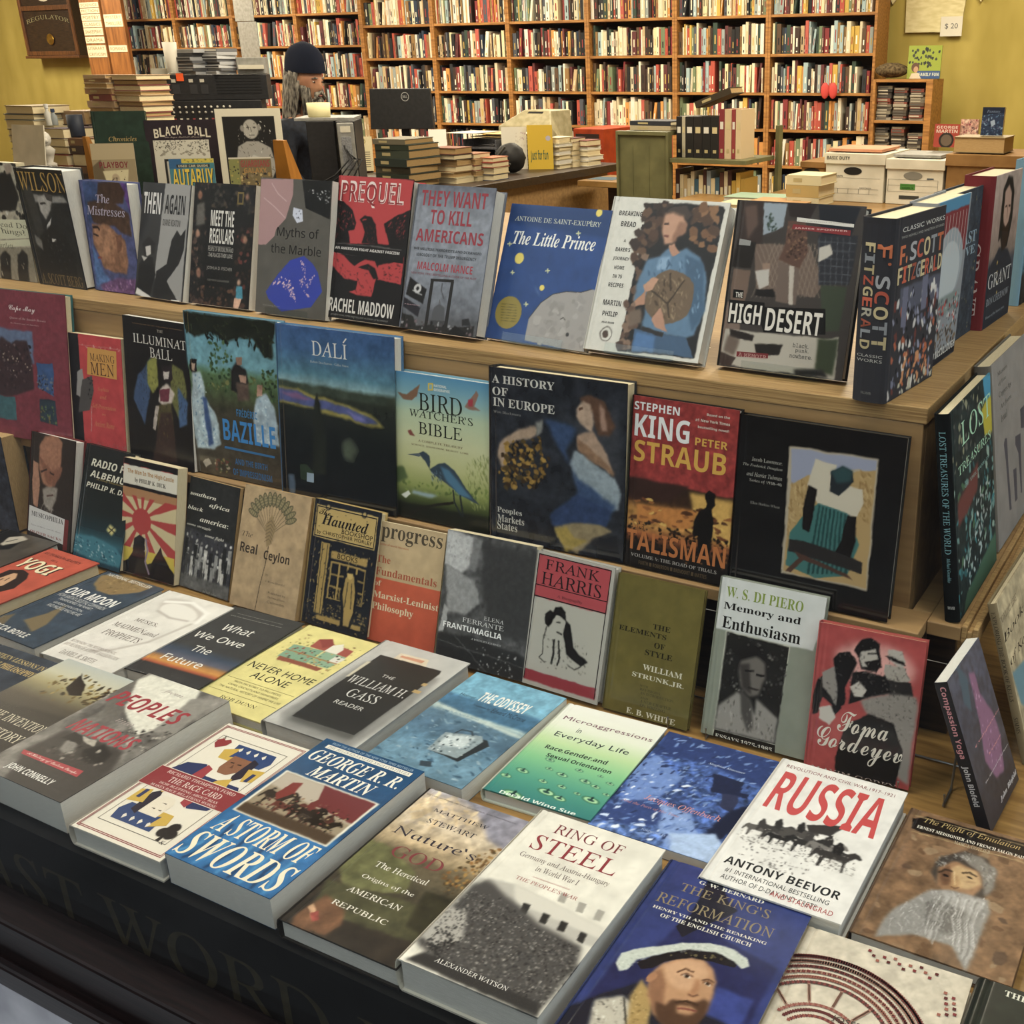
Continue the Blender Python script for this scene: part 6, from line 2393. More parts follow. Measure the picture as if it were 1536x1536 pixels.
n 0.14 20 4
t S 2f74a4 513 546 737 600 FRÉDÉRIC
t S 2b7fc0 351 628 918 760 BAZILLE
v 2b6a9c 357 800 901 806 895 819 350 815
t S 2a6290 461 867 812 904 AND THE BIRTH
t S 2a6290 431 932 856 974 OF IMPRESSIONISM
w 9
n 0.08 9 9
#dali
g 0 33527e 12 37587f 26 4f7a8c 31 7a9aa0 34 3b4234 40 2c3028 60 1a1d1c 100 121416
p 3b4438 8 0 322 934 339 933 381 -4 371
p 8f8440 10 5 360 190 357 348 384 574 404 795 441 909 503 792 516 571 489 386 480 300 460 139 458 -2 453
p 4a5284 12 4 370 174 368 318 401 574 418 781 457 862 490 765 501 572 465 358 454 140 443 -1 443
p 6a6aa8 14 601 443 739 466 766 491 655 484
p 7a5a80 14 10 389 173 382 303 407 171 421
p 23261f 10 318 406 346 356 374 438 413 644 411 839 279 836 303 561
p 4a5244 30 550 629 636 600 690 660 645 742 560 723
p 2d3a2a 8 170 800 238 787 294 834 291 894 165 890
v 8fa0b0 232 842 294 842 291 896 228 897
p 4a5868 10 60 874 114 862 121 986 60 994
n 0.15 24 4
t u d2d4d0 314 70 614 153 DALI
v d2d4d0 581 62 607 36 618 38 589 65
t u b0b6b8 298 182 625 196 Robert Descharnes · Gilles Néret
w 8
n 0.06 9 9
#bird
g 0 4a86ac 14 7fa8b0 26 b0c0a0 45 c2c498 62 b5b67e 76 8a9450 86 3f4a24 92 1a1c14 100 131512
s 3 150 7a8444,95a05a,5c6a34,a8ae70 10 22 9 70,25 741 569 993 450 997 837 825 851
p 4f5f38 12 3 662 127 646 178 721 0 791
s 4 60 5a6a34,7a8a44 15 40 2 0,180 1 755 987 682 988 760 -1 838
p 8fa4a8 8 229 795 488 806 420 833 211 821
p d5d8cc 3 96 842 177 808 203 828 140 865
p 1a1c14 10 -12 898 245 897 998 894 999 1001 -15 999
l 1d1a14 4 22 191 975 297 913 641 831
p 33424e 4 286 535 338 516 397 539 405 577 396 635 473 592 558 570 658 613 758 702 907 811 725 774 557 705 490 680 422 655 354 584
p 46708c 6 507 599 608 620 741 715 841 780 708 776 574 692
v 59646a 169 556 295 534 312 549 294 559
l 22282c 0 16 641 751 658 828 725 910
l 22282c 0 16 716 775 741 914
s 5 30 5a7488,2c3a46,7a90a0 8 20 5 60,20 422 644 524 608 523 733 421 701
p 7a5a44 4 78 143 173 144 311 64 275 145 223 183 138 181
p 8a6a5c 4 758 172 822 111 870 58 895 82 855 162 919 182 806 188
p 9c2f3c 3 793 125 838 115 842 163 798 167
p 7d4038 3 176 396 211 380 253 421 202 421
v c9b24a 392 51 445 46 445 95 391 100
v 7fa8b0 405 60 432 57 431 88 405 90
t S dfe4da 452 53 578 70 NATIONAL
t S dfe4da 451 79 614 97 GEOGRAPHIC
t u 262a22 294 123 733 238 BIRD
t u 262a22 194 239 839 290 WATCHER'S
t u 262a22 291 319 733 400 BIBLE
t u 6a4a34 284 440 741 455 A COMPLETE TREASURY
t u 6a4a34 214 474 799 485 SCIENCE  KNOW-HOW  BEAUTY  LORE
t u 7a7d6a 247 1003 725 1017 EDITED BY JONATHAN ALDERFER
w 5
#history
b 26282e
n 0.3 24 3
p 3a3c42 40 490 196 654 236 827 206 945 118 971 555 832 417 655 303
p 5a4030 8 671 109 750 87 849 119 924 233 890 294 804 295 765 185 702 144
p 9a7a68 6 812 132 850 156 877 267 828 264
p b09680 6 653 169 702 125 752 148 778 231 755 291 679 252 648 217
l 5a4234 3 15 672 176 693 169
p a88c76 10 656 313 767 280 855 376 920 493 884 508 758 427 657 381
p 8d9aa2 12 638 403 733 430 834 495 933 521 972 594 963 693 889 704 788 639 661 597 608 495
p 8a6a50 8 656 332 807 411 932 492 921 513 783 462 657 400
p 34486a 18 401 255 541 258 655 284 581 410 661 637 588 850 842 811 950 675 660 558
p 2c3d60 14 457 799 662 657 914 701 867 807 483 866
p 8d7d5c 12 497 864 613 826 842 801 917 830 768 904 668 1002 550 959
p a08a40 10 497 875 588 850 640 904 743 908 590 1005
p a88f78 6 56 516 71 433 218 335 349 300 362 348 218 395 138 445 124 548 96 572
p 8a8a84 5 349 280 394 256 395 344 356 358
s 4 160 7a5a24,3a2a18,a37f34,24201c,50401f,8a6a2c 20 45 1.4 0,180 111 428 388 355 454 485 377 637 136 711 69 617
p 1a1c22 8 831 894 955 854 985 991 796 1022
t b ccc8bf 19 42 488 88 A HISTORY
t b ccc8bf 22 110 140 157 OF
t b ccc8bf 26 170 490 220 IN EUROPE
t u 8f8d88 29 244 238 259 Wim Blockmans
t b b9b6ae 53 809 247 849 Peoples
t b b9b6ae 55 854 264 896 Markets
t b b9b6ae 53 896 210 944 States
w 9
n 0.1 9 9
#talisman
g 0 8a2a26 48 8a2a26 49 2a1c14 58 3a2416 66 a07030 74 b5803a 80 8a4a22 86 1c1512 100 181413
p 8a2a26 0 0 0 1000 0 1000 460 0 460
n 0.2 14 3
p 35201a 20 0 470 600 470 400 580 0 600
p c59a48 30 600 500 1000 500 1000 760 700 740
p b5722c 25 100 620 700 600 600 720 100 720
s 4 60 6a3a1c,d0a850,8a5424,4a2a16 20 70 3 0,20 0 580 1000 580 1000 760 0 760
s 5 130 1a1310,211813,120e0c 14 40 1 0,180 0 720 1000 720 1000 860 0 860
p 14100f 1 660 660 700 600 760 570 760 540 740 500 780 465 840 480 840 540 810 570 840 640 830 840 700 840 700 740 650 740
s 6 40 8a5a2c,5c3a1e 8 20 1 0,180 400 760 1000 760 1000 920 400 920
t S dcdcda 21 31 456 78 STEPHEN
t S dcdcda 34 99 561 229 KING
t S c99a38 618 183 918 226 PETER
t S c99a38 41 249 917 372 STRAUB
t S cfc2b4 709 40 919 54 Based on the
t S cfc2b4 607 75 923 93 #1 New York Times
t S cfc2b4 634 114 921 132 bestselling novel!
t S b0702c 96 727 173 761 THE
t S b0662a 15 777 976 896 TALISMAN
t u b9b4ac 66 917 902 937 VOLUME 1: THE ROAD OF TRIALS
t S 5a4a34 147 955 813 978 FURTH ■ ROBERSON ■ BREVOORT ■ MATTES
w 7
n 0.08 9 9
#lawrence
b 171514
n 0.12 40 2
p a89d88 0 321 133 854 132 864 848 336 849
p 8f94a8 0 334 144 845 141 846 207 742 201 442 279 349 348
p a88c5a 0 349 348 442 279 586 278 743 212 845 196 851 703 858 835 475 843 349 833
s 3 60 97794a,b89d6a,8a6d40 10 24 4 60,30 352 348 444 289 439 489 356 638
s 4 60 97794a,b89d6a,8a6d40 10 24 4 60,30 743 212 835 208 835 509 768 433
p c2b9a4 2 481 181 613 199 587 289 683 296 776 303 790 376 759 457 677 460 530 429 448 333
p 23282c 3 582 236 648 199 709 217 720 269 643 362 587 343
p 2d4648 4 582 236 648 199 711 216 703 271 624 294
p 3b6a66 2 529 418 699 445 787 605 737 792 549 840 359 797 366 613 451 487
p 1f3f3e 1 530 429 540 430 511 825 496 827
p 1f3f3e 1 552 432 562 433 539 819 525 822
p 1f3f3e 1 574 435 584 436 568 813 554 816
p 1f3f3e 1 596 438 606 439 597 808 583 811
p 1f3f3e 1 618 441 628 442 625 802 611 805
p 1f3f3e 1 640 444 649 445 654 797 640 800
p 1f3f3e 1 661 447 671 448 682 791 668 794
p 1f3f3e 1 683 450 693 451 710 786 696 789
p 1f3f3e 1 705 453 714 453 738 780 724 783
p 1a1614 2 454 332 512 344 502 500 487 592 442 577 437 467
p 1a1614 2 700 456 757 457 763 598 742 724 673 748 643 698 681 602
p 2a2624 2 363 648 455 643 628 667 821 698 823 764 636 744 363 716
p 4a3228 1 362 831 463 720 488 727 400 835
p 4a3228 1 400 709 736 781 775 807 441 747
t u a8a59c 94 226 286 248 Jacob Lawrence:
t i a8a59c 38 264 290 284 The Frederick Douglass
t i a8a59c 68 310 292 334 and Harriet Tubman
t u a8a59c 89 348 293 369 Series of 1938–40
t u 908d86 105 474 293 490 Ellen Harkins Wheat
w 4
#dead
b a8a08c
n 0.15 20 2
s 3 60 1d1c1a,2f2c28,8a8478,c9c3b4 40 110 1 0,180 0 0 1000 0 1000 480 0 480
p 22201e 8 427 115 874 75 948 287 828 392 270 425
p 8f7f70 6 759 21 908 4 909 75 789 106
v c9c6a8 -251 495 1005 465 1012 618 -306 672
t u 33322a -100 495 995 556 Why Dead Do
t u 33322a -159 551 937 614 Such Things?
v c9c6a8 -315 687 1035 629 1028 683 -328 749
t u 55534a -101 678 632 725 Robert Bartlett
p 8a8270 0 -235 753 1075 696 1034 1003 -199 1053
p 2a2723 6 -38 813 101 761 192 803 113 1037 -120 1049
p 2a2723 6 306 797 441 746 531 787 456 1018 228 1030
p 2a2723 6 679 780 811 730 899 770 829 999 606 1011
s 5 18 b0a890 15 40 4 85,10 -85 831 1037 779 1012 989 -120 1049
w 10
n 0.08 9 9
#wilson
b 2a2a29
n 0.2 25 3
p 23221f 10 0 0 1000 0 1000 200 0 200
p 8d8a84 6 233 213 927 213 1004 267 232 279
p 3a3936 14 109 108 302 160 370 553 210 635
p a9a49c 6 382 245 590 202 673 250 604 339 463 424 388 361
p 4a4643 4 539 196 716 205 683 264 580 253
l 33302e 3 25 427 294 533 283
p c9c6c0 3 452 476 607 396 491 504 400 552
p 232221 8 255 558 527 473 814 549 901 722 880 962 266 997 55 901
p 77736d 8 139 563 267 602 252 693 132 638
p d0ccc4 2 501 584 591 588 567 611 491 615
s 4 40 3c3a38,1a1a19 20 40 2 0,180 340 539 871 576 859 933 284 965
t u b08a40 53 27 1032 186 WILSON
t u 7d6a44 78 893 955 986 A. SCOTT BERG
w 8
n 0.1 9 9
#mistresses
b 4a4f78
p 5c3a7c 5 886 -9 995 8 1045 372 987 222
p 35466e 10 69 5 404 12 301 292 107 408 63 222
p 402c20 8 404 12 850 -8 961 87 893 179 636 188 353 151
p 4a3426 10 113 189 646 157 972 268 977 467 766 445 639 388 413 397 196 374
p 8f6448 8 151 391 494 378 686 464 819 505 818 724 748 822 488 820 274 783 205 658 125 566
p a37454 10 178 421 553 422 561 610 286 750 179 627
p 6f4a36 5 636 481 761 461 731 602 626 638
l 2a1c16 3 30 159 422 258 410 287 433
l 2a1c16 3 25 155 485 248 489
l 7d3c34 3 25 174 691 252 688
p 4a6a9c 10 86 568 257 832 388 889 46 989 53 761
p 6a4a74 10 137 952 547 865 956 859 865 1023 191 1014
s 4 50 7d5a86,5c3f66,8f6f94 20 50 1 0,180 215 947 919 861 887 1014 230 1012
n 0.18 20 2
t i b9aec0 324 112 607 191 The
t i b9aec0 78 223 896 304 Mistresses
w 9
n 0.08 9 9
#thenagain
b 2f2e2e
p 8f8d8a 4 471 -8 988 0 978 674 974 1019 460 990 387 795
p 1b1a1a 4 690 478 781 392 862 440 956 377 955 555 872 679 652 841 938 1021 387 994 417 763 623 692
p 1d1c1b 5 78 535 214 468 354 523 352 614 135 640
p b5b0aa 5 150 563 258 542 279 618 192 645
p 141313 4 38 721 135 640 322 646 405 794 314 998 37 922
p a8a49e 2 79 642 211 651 143 685
p c9c6c0 3 39 930 351 996 320 1029 12 985
v cfccc6 771 994 950 990 940 1029 778 1028
t S cdc9c4 43 85 406 269 THEN
t S 1d1c1c 493 93 909 261 AGAIN
t S 4a4846 478 306 837 363 DIANE KEATON
w 6
#regulars
b 191817
s 3 60 2a2522,4a3830,3a2c28,5c463a 30 80 1 0,180 0 0 240 0 240 1000 0 1000
s 4 70 2a2622,453a30,33302c,1d1b1a 30 80 1 0,180 240 0 1000 0 1000 220 240 220
s 5 60 33261f,4a342a,5c2f28,261f1d 30 70 1 0,180 740 300 1000 300 1000 1000 740 1000
s 6 40 4a3428,5c4030,33241e 25 60 1 0,180 220 840 760 840 760 1000 220 1000
p 171615 4 230 200 720 200 720 840 230 840
e 8a5c44 8 100 100 40 54 0
e 2a1a14 6 80 95 8 4 0
e 2a1a14 6 112 95 8 4 0
l 2a1a14 6 4 104 98 112 111 100 113
l 2a1a14 6 5 88 123 114 123
p 5a5650 6 60 180 180 160 200 340 60 360
e a87c64 8 90 420 35 47 0
e 2a1a14 6 73 415 7 3 0
e 2a1a14 6 101 415 7 3 0
l 2a1a14 6 4 94 418 100 430 90 432
l 2a1a14 6 4 80 440 102 440
e 8a6450 8 880 100 30 40 0
e 2a1a14 6 865 96 6 3 0
e 2a1a14 6 889 96 6 3 0
l 2a1a14 6 3 883 98 889 108 880 110
l 2a1a14 6 3 871 117 890 117
e 9a7058 8 880 440 35 47 0
e 2a1a14 6 863 435 7 3 0
e 2a1a14 6 891 435 7 3 0
l 2a1a14 6 4 884 438 890 450 880 452
l 2a1a14 6 4 870 460 892 460
e 8f6550 8 140 740 40 54 0
e 2a1a14 6 120 735 8 4 0
e 2a1a14 6 152 735 8 4 0
l 2a1a14 6 4 144 738 152 751 140 753
l 2a1a14 6 5 128 763 154 763
p 3f8094 3 780 820 880 820 900 920 780 930
e c09a80 8 820 790 26 35 0
e 5a3a2a 6 807 786 5 2 0
e 5a3a2a 6 828 786 5 2 0
l 5a3a2a 6 3 823 789 828 797 820 799
l 5a3a2a 6 3 812 805 829 805
p c9a088 3 760 920 880 920 840 1000 760 1000
v 6a5a30 720 60 820 60 820 160 720 160
v 2a2622 740 75 800 75 800 145 740 145
t S cfcbc2 301 219 685 347 MEET THE
t S cfcbc2 298 366 697 489 REGULARS
t s a8a49c 283 517 701 553 PEOPLE OF BROOKLYN AND
t s a8a49c 294 567 693 601 THE PLACES THEY LOVE
v 77736c 280 510 660 510 660 514 280 514
v 77736c 280 590 660 590 660 594 280 594
t s 8f8b84 277 677 700 711 JOSHUA D. FISCHER
t s 77736c 298 783 662 799 FOREWORD BY LOCAL BARTENDER
w 8
n 0.1 9 9
#marble
b 56534d
n 0.05 40 2
p a3807f 0 6 11 466 1 471 110 382 290 252 371 232 423 112 492 -11 495
l c4a7a5 0 8 160 38 254 111 383 164
l c4a7a5 0 8 56 149 212 207 374 284
p 191919 0 588 5 998 -6 998 272 656 204
s 3 26 c9c9c9,8f8f90 8 22 3 20,30 643 68 989 70 989 180 695 103
p c2c6d4 0 485 204 609 218 629 299 545 315 478 261
s 5 6 33333a 10 24 1 0,180 499 222 597 225 592 294 517 284
p 26389a 0 472 590 665 549 792 599 870 658 944 793 799 916 383 975 185 890 142 840 308 701
s 4 60 c9a7b0,d8b8bc 10 26 1.5 0,180 334 713 485 730 542 804 604 928 551 893 365 775 239 782
s 6 50 c9a7b0 8 22 1 0,180 620 583 682 592 720 730 848 672 783 751 690 808 610 736 681 706
s 7 14 c9a7b0 8 20 1 0,180 690 808 791 840 768 854 716 819
t n 171514 270 350 860 440 Myths of
t n 171514 190 475 900 545 the Marble
t s 8f8c86 111 934 354 946 Sternberg Press
#prequel
b 1c1a1a
p a82e30 0 8 -6 999 6 991 204 797 259 699 346 766 450 5 475 -18 170
p 1c1818 3 -18 170 93 179 226 234 290 316 276 365 195 381 235 464 7 488
p 1c1818 3 991 204 797 259 668 312 703 370 777 390 757 463 953 465
p 1c1818 2 334 296 400 266 496 271 564 316 616 458 391 457 423 383 376 325
s 3 60 a02c2e,5c2022 7 20 4 60,30 -1 194 228 246 274 353 132 372 29 474
s 4 60 a02c2e,5c2022 7 20 4 -60,30 950 229 714 310 752 380 946 429
s 5 30 8a2628,5c2022 6 16 3 80,20 437 334 557 341 590 447 435 442
l a82e30 0 12 378 300 429 293
v 1c1a1a 7 488 972 499 975 570 10 537
p a82e30 3 -8 513 169 559 327 618 461 568 605 578 664 635 625 734 606 819 415 820 291 803 384 785 396 723 199 711 12 635
p a82e30 0 976 522 792 580 656 599 629 697 771 701 981 712
p 1c1a1a 4 377 627 514 595 615 626 676 694 606 699 523 643
s 6 60 1c1a1a,5c1c1e 7 20 5 30,30 24 573 334 654 565 616 604 808 413 808 92 668
s 7 40 1c1a1a,5c1c1e 7 20 5 10,20 684 622 950 559 956 701 722 692
t S d8c2bc 39 30 901 211 PREQUEL
t d 7d2428 56 43 888 199 PREQUEL
t S d0cbc6 37 494 915 513 AN AMERICAN FIGHT AGAINST FASCISM
l 8f8b88 0 5 42 474 933 477
l 8f8b88 0 5 30 542 807 537
t S cfc9c2 29 856 919 954 RACHEL MADDOW
t s 8f8b88 65 970 860 983 #1 NEW YORK TIMES BESTSELLING AUTHOR OF BLOWOUT
w 6
#they
g 0 5f636e 20 80858f 45 7d828c 62 777c86 80 6a6e77 100 4a4a4c
n 0.14 18 3
v 262423 334 646 375 643 368 968 327 971
v 262423 597 643 636 643 627 998 582 1001
v 262423 328 640 633 631 631 650 333 658
l 262423 0 7 489 661 488 709 532 765
p 4f5054 3 406 869 424 832 486 804 560 829 571 870 583 917 415 929
v 5f6064 474 805 481 769 504 803
p 3d3d3f 2 402 924 594 916 615 951 400 960
p 1c1b1b 3 50 644 297 714 271 818 23 767
e b5b5b4 0 174 715 50 50 0
e 1c1b1b 0 174 715 20 20 0
l b5b5b4 0 10 108 731 244 759
p 26242a 3 4 786 242 844 225 912 10 853
t e 9a8088 25 830 236 836 TRUMP
p 262524 5 -26 898 166 910 219 979 410 953 618 963 965 926 965 1009 -3 1031
s 4 50 4a4446,1c1b1b,6a5a60,8d8d90 15 40 1 0,180 -8 921 172 933 944 928 963 1003 7 1024
p 2a2a2c 3 801 890 887 879 922 929 812 931
p 1a1919 4 649 996 724 937 869 980 878 1015 655 1019
t S 8a2c38 67 39 918 145 THEY WANT
t S 8a2c38 217 169 757 268 TO KILL
t S 8a2c38 61 304 931 390 AMERICANS
t S 3a3c42 47 433 934 454 THE MILITIAS,TERRORISTS,AND DERANGED
t S 3a3c42 97 472 879 493 IDEOLOGY OF THE TRUMP INSURGENCY
t S 963440 133 530 850 585 MALCOLM NANCE
t s 7a3c46 60 604 913 619 NEW YORK TIMES BESTSELLING AUTHOR OF THE PLOT
w 5
#prince
b 1f4079
n 0.07 30 2
p 1b3868 30 0 0 1000 0 1000 200 0 140
p 97938f 0 405 980 404 821 493 698 595 626 724 596 858 591 958 560 1049 562 1169 1002 990 1010
s 3 50 8b8783,a29e99,918d8a 30 80 1 0,180 446 842 602 651 900 624 983 986 542 997
l 33312f 0 6 404 821 493 698 595 626 724 596 858 591 958 560
p 6f86a8 8 322 497 362 545 483 661 438 627
e d8c457 0 189 396 46 46 0
e d8c457 0 475 590 24 24 0
e d8c457 0 880 23 30 30 0
l cfd09a 0 9 127 506 169 503
l cfd09a 0 9 144 489 152 519
l cfd09a 0 9 477 466 518 462
l cfd09a 0 9 493 449 502 479
l cfd09a 0 9 329 723 370 720
l cfd09a 0 9 345 707 354 736
l cfd09a 0 9 39 299 82 296
l cfd09a 0 9 56 283 64 313
l cfd09a 0 9 702 180 742 177
l cfd09a 0 9 718 164 726 193
l 2a2826 0 6 715 797 741 782 763 798
e 3a3836 0 812 897 16 16 0
e 8a7a34 0 188 797 135 135 0
l 5c5224 0 5 93 741 255 735
l 5c5224 0 5 99 761 261 755
l 5c5224 0 5 105 781 266 775
l 5c5224 0 5 111 802 272 795
l 5c5224 0 5 116 822 278 815
l 5c5224 0 5 122 842 283 835
l 5c5224 0 5 128 862 289 855
t u c2c6b4 65 80 920 123 ANTOINE DE SAINT-EXUPÉRY
t I e2e2da 88 195 907 295 The Little Prince
#bread
b c7c5bb
v c7c5bb 7 5 35 4 41 27 13 28
p 1e1b19 1 307 29 945 26 965 46 966 971 939 979 304 986
s 3 60 33261e,4a3426,2a1f18,5a4230,3a2c22 40 110 1 0,180 294 38 505 29 477 253 316 441 245 356
s 4 30 6a4a30,7d5a3a,4a3526 40 100 1 0,180 670 33 935 42 937 314 782 279
s 5 30 5a4436,7a6250,463428 40 100 1 0,180 293 578 310 419 382 348 465 965 308 958 289 836
p 6a5a4c 5 322 732 436 701 464 799 365 829
p 211c1a 5 458 76 508 40 656 33 717 96 695 174 627 145 509 95
p 3d322b 4 482 80 525 48 642 39 704 92 681 126 628 95 535 81
p b0866c 6 471 97 534 78 637 100 681 153 674 209 593 235 590 280 518 289 469 198
p 8a644e 8 609 135 678 142 682 208 622 234 605 279 569 259
l 33231c 3 16 484 158 517 153
l 6a3c32 3 14 502 235 539 233
p 54728e 5 508 362 567 303 661 319 713 294 846 352 935 465 965 680 921 835 856 863 473 831 468 654 356 663 347 551 397 402
p 3d5872 10 710 338 883 382 965 680 901 815 773 564
p 7d9ab5 8 511 373 596 357 606 444 488 452
s 6 60 3f5a74,6c8ba6,54728e 15 40 4 70,40 401 413 817 354 951 681 482 808
p a97e66 4 556 293 605 279 664 330 611 356
e 665440 0 651 617 210 210 0
s 7 70 7a664e,54432f,463726,8a765a 14 36 3 60,40 500 496 720 480 834 625 769 761 541 748 462 632
l 3a2e20 0 12 621 471 654 573
l 3a2e20 0 12 748 500 652 661 480 586
l 3a2e20 0 12 652 661 690 746
p b0866c 4 403 558 485 497 536 515 495 585 431 601
p a97e66 4 576 712 599 688 656 782 700 833 588 810 532 771
p a3785f 4 363 662 435 589 452 677 388 694
p 3b5470 4 413 836 854 857 959 972 422 975
p 456a98 6 434 857 603 864 619 973 425 975
p 2a2522 2 476 814 671 836 663 864 475 840
t S 262422 69 91 278 122 BREAKING
t S 262422 105 159 239 192 BREAD
t S 262422 161 275 179 293 A
t S 262422 103 329 234 355 BAKER'S
t S 262422 96 389 242 416 JOURNEY
t S 262422 125 447 212 471 HOME
t S 262422 126 504 209 527 IN 75
t S 262422 103 559 238 586 RECIPES
t S 262422 89 671 251 706 MARTIN
t S 262422 103 744 239 775 PHILIP
t S 262422 113 810 225 822 HEAD BAKER
e 5c5650 0 169 886 58 58 0
e c7c5bb 0 169 886 50 50 0
e 4a3a30 0 162 887 30 30 0
w 8
n 0.03 9 9
#desert
b 3f3a37
p 8f9aa4 4 212 8 394 7 386 146 230 202
s 3 20 3d4a40,2c3a34 10 30 1 0,180 242 80 305 65 341 172 257 164
p 6a5a50 2 172 254 615 242 752 461 702 537 237 520
l 8a7a6c 0 4 172 254 395 558
l 8a7a6c 0 4 338 245 204 572
l 8a7a6c 0 4 212 251 434 555
l 8a7a6c 0 4 368 243 241 569
l 8a7a6c 0 4 252 249 473 553
l 8a7a6c 0 4 397 242 277 566
l 8a7a6c 0 4 292 247 512 550
l 8a7a6c 0 4 426 240 314 564
l 8a7a6c 0 4 331 245 551 547
l 8a7a6c 0 4 456 239 350 561
l 8a7a6c 0 4 371 243 590 545
l 8a7a6c 0 4 485 237 387 559
l 8a7a6c 0 4 410 241 628 542
l 8a7a6c 0 4 514 236 423 556
l 8a7a6c 0 4 449 239 667 539
l 8a7a6c 0 4 543 234 459 554
l 8a7a6c 0 4 488 237 705 536
l 8a7a6c 0 4 572 233 495 551
l 8a7a6c 0 4 527 235 743 534
l 8a7a6c 0 4 600 231 530 549
l 8a7a6c 0 4 565 233 781 531
l 8a7a6c 0 4 629 229 566 546
l 8a7a6c 0 4 604 231 819 529
l 8a7a6c 0 4 658 228 601 544
l 8a7a6c 0 4 642 229 856 526
l 8a7a6c 0 4 686 226 636 541
l 8a7a6c 0 4 680 227 893 523
l 8a7a6c 0 4 715 225 672 539
p 3a302c 3 35 9 211 2 239 250 37 261
p 5c4a42 5 57 39 156 23 184 131 117 232
p 26221f 2 33 236 187 241 173 401 10 398
v 8d8d8a 49 229 144 237 141 267 47 266
p 6d5a4e 3 29 410 175 413 154 625 30 609
p 766459 4 13 610 132 602 150 800 40 960 -3 914
p 2c2524 3 393 1 634 -2 587 89 424 84
p 5a4238 3 420 108 557 102 606 279 559 377 388 339 418 229
s 5 110 2a1f1a,3a2a22,8a6a50 8 18 1 0,180 422 120 570 125 599 327 437 336
p 6a5b52 3 390 351 559 377 566 595 399 582
p b5aca0 2 475 364 517 368 542 597 509 593
p 22242a 3 635 3 957 8 918 167 704 202
p 2d2e33 3 668 180 971 165 955 448 720 463
l 55585f 0 5 678 191 720 463
l 55585f 0 5 675 215 957 212
l 55585f 0 5 725 189 765 460
l 55585f 0 5 683 260 956 257
l 55585f 0 5 772 186 809 458
l 55585f 0 5 691 305 955 302
l 55585f 0 5 819 184 852 455
l 55585f 0 5 699 350 954 346
l 55585f 0 5 866 182 896 452
l 55585f 0 5 708 395 953 391
l 55585f 0 5 912 179 939 449
l 55585f 0 5 716 440 952 436
p 3c4436 3 736 462 941 461 925 712 800 722
p b9b3a8 3 689 250 771 222 798 280 696 333
p 8d7566 4 258 359 316 355 326 410 268 413
p b5b0a8 3 209 411 315 392 332 489 254 519
p 23201f 3 237 520 370 511 395 558 227 558
p aca699 4 24 772 809 770 932 747 947 999 10 989
p 2b2624 4 59 770 268 790 258 828 67 819
p 26221f 4 277 839 511 832 489 895 307 911
p 3f332e 4 -3 914 141 939 115 992 -7 990
p 39412f 5 777 772 934 759 927 977 779 954
p 2a2826 5 619 969 842 948 898 992 641 1004
p 6a5c52 5 48 808 155 824 121 928 31 911
v cfcbc2 486 83 927 103 928 122 487 107
t t 2a2826 499 100 899 104 from the creator of AFRO-PUNK
v 7d2628 464 124 909 139 910 170 456 152
t S c9a7a0 477 140 886 151 JAMES SPOONER
v 191716 51 532 137 533 139 582 53 582
v 191716 28 596 318 594 322 619 801 596 828 744 341 769 317 730 35 736
t S cfcac0 74 547 133 578 THE
t S d8d3c8 40 613 305 731 HIGH
t S d8d3c8 347 622 789 758 DESERT
t t 3a3836 587 812 712 837 black.
t t 3a3836 612 842 718 869 punk.
t t 3a3836 572 874 748 900 nowhere.
v 6d2426 144 901 402 893 404 921 146 932
t t b58f88 161 906 390 929 A MEMOIR
w 5
#fitz
b 38373b
g 0 38373b 100 38373b
p 565866 6 140 380 1000 380 1000 520 140 520
s 3 150 5a5c70,8d8fa4,26262c,a85a3c,c9c4c0,1d1d22,6a3a34,d8d4cc,77798c 30 90 1.8 80,30 40 420 1000 420 1000 980 40 980
p 6b6c80 5 200 380 300 380 300 600 200 600
p 6b6c80 5 600 360 720 360 720 560 600 560
s 4 26 b5623a,c98a5a 40 90 1.6 60,180 200 760 900 760 900 960 200 960
s 5 24 cfcbb8,b9b5a0 20 60 1 0,180 200 920 1000 920 1000 1000 200 1000
t s d0cec8 100 55 980 80 CLASSIC WORKS
t s a8a6a0 80 100 980 113 TWO NOVELS AND NINETEEN STORIES
t S c46a3e 80 150 180 250 F
t S c9774a 200 210 230 250 .
t S a9a9ab 280 145 410 246 S
t S b5523a 424 145 554 246 C
t S c9b78a 568 145 698 246 O
t S 8f9296 712 145 842 246 T
t S b5623a 856 145 986 246 T
t S c9b78a 60 265 146 355 F
t S c2583a 154 265 240 355 I
t S b9a97e 248 265 334 355 T
t S 9c4e38 342 265 428 355 Z
t S 8f9296 436 265 522 355 G
t S c9b78a 530 265 616 355 E
t S c2583a 624 265 710 355 R
t S b0aa98 718 265 803 355 A
t S b5523a 812 265 898 355 L
t S c9b78a 906 265 992 355 D
w 7
#mccull
b 8b8f94
p 4a86a8 6 40 0 960 0 960 120 40 120
p 7d2f34 4 40 70 960 70 960 340 40 340
v c9b9b4 80 90 90 90 90 330 80 330
v c9b9b4 180 90 190 90 190 330 180 330
v c9b9b4 280 90 290 90 290 330 280 330
v c9b9b4 380 90 390 90 390 330 380 330
v c9b9b4 480 90 490 90 490 330 480 330
v c9b9b4 580 90 590 90 590 330 580 330
v c9b9b4 680 90 690 90 690 330 680 330
v c9b9b4 780 90 790 90 790 330 780 330
v c9b9b4 880 90 890 90 890 330 880 330
e 9aa3a8 4 500 400 420 340 0
e b5bdc0 5 500 440 340 280 0
p 7f8c8a 8 40 580 960 580 960 700 40 700
